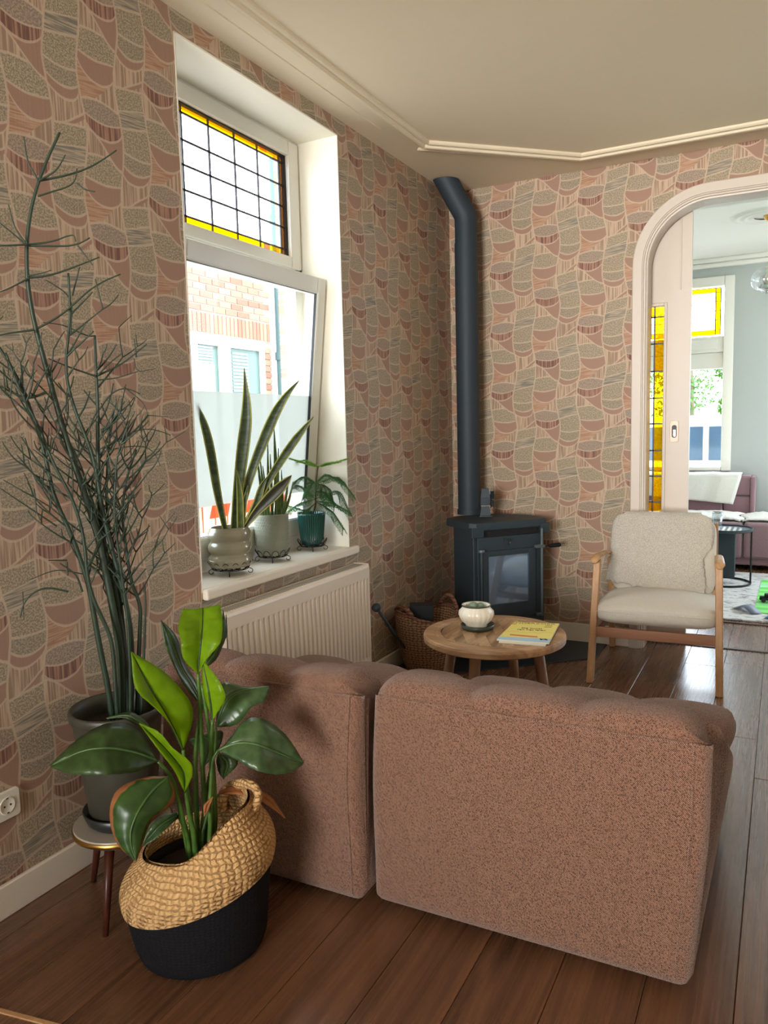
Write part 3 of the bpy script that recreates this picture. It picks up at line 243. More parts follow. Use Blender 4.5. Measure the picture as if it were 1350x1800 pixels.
SNAKE_B=[[[-0.1428,2.7286,0.9161,0.0055],[-0.1463,2.726,0.9788,0.0056],[-0.1498,2.7235,1.0413,0.0055],[-0.1533,2.721,1.1035,0.0046],[-0.1568,2.7185,1.1655,0.0028],[-0.1603,2.716,1.2271,0.0008]],[[-0.1228,2.7183,0.9179,0.0055],[-0.1257,2.7162,0.9735,0.0056],[-0.1287,2.7141,1.0289,0.0055],[-0.1316,2.712,1.084,0.0046],[-0.1345,2.7099,1.1389,0.0028],[-0.1374,2.7078,1.1937,0.0008]],[[-0.1277,2.7394,0.9153,0.0055],[-0.1261,2.7406,0.9856,0.0056],[-0.1245,2.7417,1.0555,0.0055],[-0.1229,2.7429,1.1252,0.0046],[-0.1214,2.744,1.1946,0.0028],[-0.1198,2.7452,1.2636,0.0008]],[[-0.1257,2.7655,0.9123,0.0055],[-0.1255,2.7657,0.9702,0.0057],[-0.1253,2.7658,1.0278,0.0056],[-0.1251,2.766,1.0853,0.0046],[-0.1249,2.7661,1.1425,0.0029],[-0.1247,2.7663,1.1996,0.0008]],[[-0.1003,2.7592,0.9139,0.0055],[-0.0995,2.7598,0.9971,0.0057],[-0.0986,2.7604,1.08,0.0055],[-0.0978,2.761,1.1624,0.0046],[-0.0969,2.7616,1.2443,0.0028],[-0.0961,2.7622,1.3259,0.0008]],[[-0.0853,2.7453,0.916,0.0055],[-0.0827,2.7472,0.9782,0.0056],[-0.08,2.7491,1.0402,0.0055],[-0.0774,2.751,1.102,0.0046],[-0.0748,2.7529,1.1636,0.0028],[-0.0722,2.7548,1.2249,0.0008]],[[-0.0981,2.7854,0.9109,0.0055],[-0.1001,2.784,0.9931,0.0057],[-0.102,2.7826,1.0749,0.0056],[-0.104,2.7812,1.1562,0.0046],[-0.1059,2.7798,1.2371,0.0029],[-0.1079,2.7784,1.3176,0.0008]],[[-0.0763,2.7765,0.9126,0.0055],[-0.0763,2.7765,0.9565,0.0057],[-0.0763,2.7765,1.0003,0.0056],[-0.0763,2.7765,1.044,0.0046],[-0.0763,2.7765,1.0875,0.0029],[-0.0763,2.7765,1.131,0.0008]],[[-0.058,2.765,0.9146,0.0055],[-0.0548,2.7673,0.9512,0.0057],[-0.0516,2.7696,0.9878,0.0055],[-0.0485,2.7719,1.0244,0.0046],[-0.0453,2.7742,1.0608,0.0029],[-0.0421,2.7765,1.0972,0.0008]],[[-0.0864,2.7323,0.9175,0.0055],[-0.0838,2.7341,0.9557,0.0056],[-0.0812,2.736,0.9938,0.0055],[-0.0786,2.7378,1.0319,0.0046],[-0.0761,2.7397,1.0699,0.0028],[-0.0735,2.7415,1.1078,0.0008]],[[-0.1067,2.7176,0.9185,0.0054],[-0.11,2.7153,0.9655,0.0056],[-0.1132,2.7129,1.0123,0.0055],[-0.1164,2.7106,1.0589,0.0046],[-0.1196,2.7083,1.1054,0.0028],[-0.1228,2.706,1.1518,0.0008]],[[-0.0646,2.785,0.912,0.0055],[-0.059,2.789,0.9454,0.0057],[-0.0534,2.793,0.9786,0.0056],[-0.0479,2.797,1.0119,0.0046],[-0.0423,2.801,1.0451,0.0029],[-0.0368,2.805,1.0782,0.0008]],[[-0.0785,2.7502,0.9156,0.0055],[-0.0769,2.7514,0.9455,0.0056],[-0.0753,2.7526,0.9753,0.0055],[-0.0736,2.7538,1.0051,0.0046],[-0.072,2.7549,1.0348,0.0029],[-0.0704,2.7561,1.0644,0.0008]],[[-0.135,2.7712,0.9113,0.0055],[-0.1318,2.7735,0.945,0.0057],[-0.1287,2.7757,0.9786,0.0056],[-0.1255,2.778,1.0121,0.0047],[-0.1224,2.7803,1.0456,0.0029],[-0.1192,2.7825,1.079,0.0008]]]
PINE_TRUNK=[[-0.0939, 3.0639, 0.8971], [-0.0921, 3.0651, 0.9444], [-0.0902, 3.0663, 0.9917], [-0.0874, 3.0681, 1.0387], [-0.0824, 3.0712, 1.0853], [-0.0765, 3.0751, 1.1317]]
PINE=[[[[-0.0766,3.075,1.1271],[-0.0863,3.0635,1.132],[-0.0959,3.0521,1.1367],[-0.1055,3.0407,1.1416],[-0.115,3.0293,1.1465],[-0.1244,3.018,1.1515],[-0.1338,3.0067,1.1566],[-0.1432,2.9954,1.1616],[-0.1525,2.9842,1.1666],[-0.1617,2.973,1.1715]],0.016],[[[-0.0766,3.075,1.1271],[-0.0621,3.0816,1.1308],[-0.0477,3.0882,1.1345],[-0.0332,3.0948,1.1381],[-0.0188,3.1014,1.1419],[-0.0045,3.1079,1.1459],[0.0098,3.1144,1.1502],[0.024,3.1209,1.1546],[0.0383,3.1274,1.1589],[0.0525,3.1338,1.1633]],0.016],[[[-0.0766,3.075,1.1271],[-0.0886,3.0726,1.1339],[-0.1006,3.0701,1.1406],[-0.1127,3.0677,1.1474],[-0.1248,3.0652,1.1538],[-0.1374,3.0625,1.1578],[-0.1507,3.0592,1.1576],[-0.1644,3.0557,1.1556],[-0.1781,3.0523,1.1536],[-0.1918,3.0488,1.1516]],0.016],[[[-0.0766,3.075,1.1271],[-0.0635,3.0741,1.1316],[-0.0504,3.0733,1.136],[-0.0374,3.0724,1.1404],[-0.0243,3.0715,1.1441],[-0.0109,3.0708,1.1462],[0.0026,3.0702,1.1473],[0.0161,3.0696,1.1483],[0.0295,3.069,1.1492],[0.043,3.0684,1.1502]],0.014],[[[-0.0865,3.0686,1.0494],[-0.0632,3.0756,1.0578],[-0.0399,3.0826,1.0661],[-0.0167,3.0895,1.0744],[0.0051,3.0956,1.0776],[0.0237,3.0996,1.0688],[0.04,3.1021,1.0513],[0.0558,3.1043,1.032],[0.0716,3.1065,1.0128],[0.0874,3.1087,0.9936]],0.024],[[[-0.0865,3.0686,1.0494],[-0.0995,3.0656,1.0578],[-0.1124,3.0626,1.0662],[-0.1254,3.0596,1.0747],[-0.1385,3.0565,1.0808],[-0.1518,3.0532,1.0804],[-0.1654,3.0498,1.0742],[-0.1791,3.0463,1.0662],[-0.1928,3.0428,1.0583],[-0.2066,3.0393,1.0503]],0.024],[[[-0.0865,3.0686,1.0494],[-0.0786,3.079,1.0611],[-0.0706,3.0894,1.0728],[-0.0624,3.0999,1.0832],[-0.0534,3.1109,1.0874],[-0.0431,3.1228,1.0832],[-0.0324,3.1349,1.0754],[-0.0216,3.1471,1.0676],[-0.0107,3.1593,1.0598],[0.0002,3.1716,1.052]],0.024],[[[-0.0866,3.0686,1.0448],[-0.0873,3.0576,1.0524],[-0.0876,3.0468,1.0534],[-0.0874,3.0364,1.047],[-0.087,3.0261,1.038],[-0.0866,3.0158,1.029],[-0.0861,3.0056,1.02],[-0.0857,2.9953,1.0111],[-0.0852,2.9851,1.0022],[-0.0847,2.9748,0.9933]],0.024],[[[-0.0865,3.0686,1.0494],[-0.0709,3.0667,1.0465],[-0.0557,3.0646,1.0432],[-0.0425,3.0612,1.0375],[-0.0324,3.0558,1.028],[-0.0238,3.0494,1.0168],[-0.0151,3.0431,1.0057],[-0.0065,3.0367,0.9946],[0.0021,3.0303,0.9836],[0.0107,3.024,0.9726]],0.024],[[[-0.0917,3.0653,0.9758],[-0.0671,3.0718,0.9864],[-0.0425,3.0783,0.9971],[-0.018,3.0848,1.0077],[0.0044,3.0899,1.0122],[0.0222,3.092,1.0023],[0.0364,3.0919,0.9817],[0.0498,3.0912,0.9587],[0.0632,3.0906,0.9359],[0.0766,3.0899,0.913]],0.026],[[[-0.0917,3.0653,0.9758],[-0.1058,3.0629,0.9881],[-0.1199,3.0604,1.0004],[-0.1341,3.058,1.0127],[-0.1483,3.0555,1.0251],[-0.1633,3.0525,1.0351],[-0.1802,3.0483,1.0399],[-0.1985,3.0431,1.0408],[-0.2171,3.0378,1.041],[-0.2358,3.0325,1.0412]],0.024],[[[-0.0917,3.0653,0.9758],[-0.1015,3.0525,0.9729],[-0.1112,3.0396,0.97],[-0.1209,3.0268,0.9671],[-0.1305,3.0141,0.964],[-0.1395,3.0018,0.9593],[-0.1477,2.9899,0.9526],[-0.1556,2.9782,0.9449],[-0.1635,2.9666,0.9373],[-0.1713,2.955,0.9298]],0.022],[[[-0.0812,3.0483,0.9684],[-0.0631,3.052,0.9575],[-0.045,3.0556,0.9468],[-0.0269,3.0593,0.936],[-0.0099,3.0622,0.924],[0.0047,3.0637,0.9093],[0.0176,3.064,0.8928],[0.0302,3.0642,0.8759],[0.0428,3.0643,0.859],[0.0554,3.0644,0.8422]],0.018],[[[-0.092,3.0651,0.9665],[-0.0786,3.0776,0.9637],[-0.0653,3.0901,0.9608],[-0.0519,3.1027,0.9579],[-0.0386,3.1151,0.9545],[-0.0258,3.1272,0.9489],[-0.0138,3.1389,0.9405],[-0.0022,3.1503,0.931],[0.0096,3.1618,0.9214],[0.0213,3.1733,0.9118]],0.024],[[[-0.0922,3.065,0.9573],[-0.1035,3.0577,0.9467],[-0.1149,3.0505,0.9362],[-0.1265,3.043,0.9282],[-0.1391,3.035,0.9267],[-0.1524,3.0264,0.9307],[-0.166,3.0178,0.9362],[-0.1795,3.0092,0.9417],[-0.193,3.0005,0.9471],[-0.2064,2.9919,0.9526]],0.02],[[[-0.0906,3.066,1.0127],[-0.0741,3.0647,1.013],[-0.0583,3.063,1.0115],[-0.0441,3.0601,1.0059],[-0.031,3.0566,0.9974],[-0.0182,3.053,0.9886],[-0.0054,3.0493,0.9798],[0.0074,3.0456,0.9711],[0.0202,3.0419,0.9623],[0.0329,3.0382,0.9537]],0.024]]
PENCIL=[[[0.271,1.4831,0.5636,0.011],[0.2732,1.4834,0.643,0.0106],[0.2733,1.4814,0.7218,0.0102],[0.2702,1.4758,0.7998,0.0099],[0.2655,1.4685,0.8769,0.0095],[0.2603,1.4607,0.9529,0.0091],[0.2537,1.4513,1.0276,0.0087],[0.2447,1.4393,1.1006,0.0083],[0.2342,1.4256,1.1718,0.008],[0.2235,1.4117,1.2419,0.0076],[0.2139,1.399,1.3114,0.0072],[0.2057,1.3878,1.3804,0.0068],[0.198,1.3772,1.4487,0.0064],[0.1904,1.3667,1.5161,0.006],[0.1838,1.3574,1.5829,0.0057],[0.1802,1.3513,1.6499,0.0053],[0.1806,1.3496,1.7172,0.0049],[0.1854,1.3527,1.7844,0.0045],[0.195,1.3611,1.8511,0.0041],[0.2097,1.3753,1.9165,0.0038],[0.2288,1.3942,1.9805,0.0034],[0.2507,1.4162,2.0432,0.003]],[[0.2644,1.5056,0.555,0.011],[0.2633,1.5051,0.6054,0.0106],[0.2622,1.5046,0.6555,0.0102],[0.2612,1.5042,0.7054,0.0099],[0.2596,1.5032,0.755,0.0095],[0.2567,1.5006,0.8042,0.0091],[0.2523,1.4965,0.853,0.0087],[0.2474,1.4918,0.9015,0.0083],[0.2427,1.4874,0.9496,0.008],[0.239,1.484,0.9976,0.0076],[0.2367,1.4821,1.0455,0.0072],[0.2351,1.4812,1.0932,0.0068],[0.2345,1.4812,1.1407,0.0064],[0.235,1.4824,1.188,0.006],[0.236,1.4842,1.2351,0.0057],[0.2371,1.4862,1.282,0.0053],[0.2385,1.4885,1.3288,0.0049],[0.2398,1.4906,1.3754,0.0045],[0.2403,1.4919,1.4218,0.0041],[0.2403,1.4926,1.468,0.0038],[0.2407,1.4936,1.514,0.0034],[0.2415,1.4952,1.5599,0.003]],[[0.2662,1.4481,0.5748,0.008],[0.2635,1.4423,0.6264,0.0078],[0.2608,1.4365,0.6776,0.0075],[0.2582,1.4307,0.7283,0.0073],[0.2558,1.4253,0.7786,0.007],[0.2539,1.4204,0.8286,0.0068],[0.2522,1.4157,0.8781,0.0066],[0.249,1.4093,0.9267,0.0063],[0.2432,1.4001,0.9742,0.0061],[0.2363,1.3896,1.0207,0.0059],[0.2285,1.3782,1.0661,0.0056],[0.2196,1.3656,1.1102,0.0054],[0.2126,1.3551,1.1544,0.0051],[0.2093,1.3486,1.1999,0.0049],[0.2068,1.343,1.2456,0.0047],[0.2029,1.3358,1.2903,0.0044],[0.1978,1.3275,1.3341,0.0042],[0.1918,1.318,1.3769,0.004],[0.1846,1.3072,1.4185,0.0037],[0.1761,1.295,1.4587,0.0035],[0.1656,1.2806,1.4963,0.0032],[0.1531,1.2641,1.5316,0.003]],[[0.2786,1.5064,0.5568,0.008],[0.2822,1.5082,0.6167,0.0077],[0.2858,1.51,0.6762,0.0075],[0.2883,1.5107,0.7353,0.0072],[0.288,1.5082,0.7941,0.007],[0.2844,1.5022,0.8524,0.0067],[0.2792,1.4943,0.9099,0.0064],[0.2731,1.4854,0.9665,0.0062],[0.267,1.4765,1.0226,0.0059],[0.262,1.4689,1.0783,0.0056],[0.2586,1.4631,1.1338,0.0054],[0.2564,1.4586,1.1891,0.0051],[0.2525,1.4521,1.2432,0.0049],[0.2443,1.441,1.2951,0.0046],[0.2347,1.4282,1.3457,0.0043],[0.227,1.4177,1.3967,0.0041],[0.2234,1.4116,1.4483,0.0038],[0.2257,1.412,1.5002,0.0035],[0.2323,1.4171,1.5523,0.0033],[0.2381,1.4214,1.6045,0.003],[0.2407,1.4222,1.6564,0.0028],[0.2419,1.4214,1.7079,0.0025]],[[0.2823,1.4509,0.5762,0.006],[0.2838,1.4498,0.6264,0.0058],[0.2854,1.4487,0.6762,0.0057],[0.2864,1.4469,0.7256,0.0055],[0.2835,1.441,0.7735,0.0053],[0.2749,1.4286,0.8193,0.0052],[0.2656,1.4156,0.8647,0.005],[0.2602,1.4067,0.9112,0.0048],[0.2588,1.4023,0.9582,0.0047],[0.2598,1.4006,1.0048,0.0045],[0.2587,1.3966,1.051,0.0043],[0.2547,1.3894,1.0964,0.0042],[0.2483,1.3795,1.1403,0.004],[0.239,1.3664,1.182,0.0038],[0.2288,1.3524,1.2226,0.0037],[0.2209,1.3409,1.2639,0.0035],[0.2146,1.331,1.3056,0.0033],[0.2061,1.3189,1.3455,0.0032],[0.1966,1.3055,1.3842,0.003],[0.1888,1.2941,1.4238,0.0028],[0.1825,1.2844,1.4639,0.0027],[0.1766,1.275,1.5038,0.0025]],[[0.2871,1.5306,0.6476,0.006],[0.2887,1.533,0.6778,0.0058],[0.2903,1.5355,0.7079,0.0057],[0.2919,1.538,0.738,0.0055],[0.2935,1.5404,0.7681,0.0053],[0.295,1.5429,0.7981,0.0052],[0.295,1.5435,0.8277,0.005],[0.2907,1.5396,0.8564,0.0048],[0.2846,1.5335,0.8847,0.0047],[0.2805,1.5297,0.9139,0.0045],[0.278,1.5277,0.9435,0.0043],[0.2759,1.526,0.9732,0.0042],[0.2742,1.5249,1.0027,0.004],[0.2728,1.524,1.0323,0.0038],[0.2714,1.5233,1.0617,0.0037],[0.2712,1.5238,1.0909,0.0035],[0.2733,1.5267,1.1198,0.0033],[0.2765,1.531,1.1486,0.0032],[0.2805,1.5361,1.177,0.003],[0.2862,1.5431,1.2047,0.0028],[0.2931,1.5513,1.2318,0.0027],[0.3001,1.5598,1.2589,0.0025]],[[0.2961,1.5405,0.6457,0.004],[0.2965,1.5416,0.6571,0.0039],[0.2968,1.5427,0.6684,0.0039],[0.2971,1.5438,0.6797,0.0038],[0.2974,1.5448,0.691,0.0037],[0.2978,1.5459,0.7023,0.0036],[0.2981,1.547,0.7136,0.0036],[0.2984,1.548,0.7249,0.0035],[0.2988,1.5491,0.7362,0.0034],[0.2991,1.5502,0.7475,0.0034],[0.2994,1.5513,0.7588,0.0033],[0.2997,1.5523,0.7701,0.0032],[0.3001,1.5534,0.7813,0.0031],[0.3004,1.5545,0.7926,0.0031],[0.3007,1.5555,0.8039,0.003],[0.3011,1.5566,0.8151,0.0029],[0.3014,1.5576,0.8264,0.0029],[0.3014,1.5584,0.8377,0.0028],[0.3012,1.5589,0.849,0.0027],[0.3008,1.5591,0.8603,0.0026],[0.3004,1.5594,0.8717,0.0026],[0.3,1.5597,0.883,0.0025]],[[0.2809,1.494,0.5613,0.006],[0.2789,1.494,0.6008,0.0058],[0.277,1.4939,0.6401,0.0057],[0.275,1.4939,0.6793,0.0055],[0.2731,1.4939,0.7184,0.0053],[0.2711,1.4939,0.7574,0.0052],[0.2692,1.4939,0.7962,0.005],[0.2667,1.4933,0.8349,0.0048],[0.263,1.4913,0.8732,0.0047],[0.2584,1.4883,0.9114,0.0045],[0.2534,1.485,0.9492,0.0043],[0.2481,1.4813,0.9869,0.0042],[0.2424,1.4771,1.0242,0.004],[0.2365,1.4727,1.0612,0.0038],[0.2305,1.4682,1.0981,0.0037],[0.2242,1.4635,1.1346,0.0035],[0.2176,1.4584,1.1708,0.0033],[0.2103,1.4524,1.2064,0.0032],[0.2019,1.4453,1.2413,0.003],[0.1922,1.4368,1.275,0.0028],[0.1812,1.4267,1.3074,0.0027],[0.1697,1.4162,1.3393,0.0025]],[[0.2631,1.5191,0.5502,0.006],[0.2616,1.5188,0.5907,0.0058],[0.2601,1.5186,0.6309,0.0057],[0.2586,1.5184,0.6711,0.0055],[0.2571,1.5181,0.7111,0.0053],[0.2556,1.5179,0.7509,0.0052],[0.2541,1.5177,0.7906,0.005],[0.2523,1.5171,0.8302,0.0048],[0.2497,1.5156,0.8695,0.0047],[0.2465,1.5135,0.9087,0.0045],[0.2432,1.5113,0.9476,0.0043],[0.2401,1.5093,0.9864,0.0042],[0.2375,1.5078,1.0251,0.004],[0.2352,1.5068,1.0637,0.0038],[0.2335,1.5063,1.1022,0.0037],[0.2333,1.5074,1.1404,0.0035],[0.2346,1.5103,1.1786,0.0033],[0.2365,1.5139,1.2167,0.0032],[0.2389,1.5179,1.2546,0.003],[0.2424,1.5231,1.2923,0.0028],[0.2465,1.5291,1.3298,0.0027],[0.2507,1.5352,1.3672,0.0025]],[[0.2945,1.4942,0.6274,0.005],[0.2959,1.4936,0.6631,0.0049],[0.2973,1.493,0.6987,0.0047],[0.2987,1.4924,0.7341,0.0046],[0.3,1.4917,0.7693,0.0044],[0.3008,1.4905,0.8044,0.0043],[0.3006,1.4881,0.8392,0.0041],[0.2999,1.4852,0.8739,0.004],[0.2992,1.4823,0.9084,0.0039],[0.2986,1.4795,0.9428,0.0037],[0.2983,1.477,0.9769,0.0036],[0.2981,1.4747,1.0109,0.0034],[0.2979,1.4724,1.0446,0.0033],[0.2981,1.4705,1.0782,0.0031],[0.2995,1.4699,1.1116,0.003],[0.3024,1.471,1.1448,0.0029],[0.3058,1.4726,1.1778,0.0027],[0.3092,1.4742,1.2107,0.0026],[0.314,1.4773,1.243,0.0024],[0.3218,1.4838,1.274,0.0023],[0.3313,1.4922,1.3043,0.0021],[0.341,1.5008,1.3346,0.002]]]
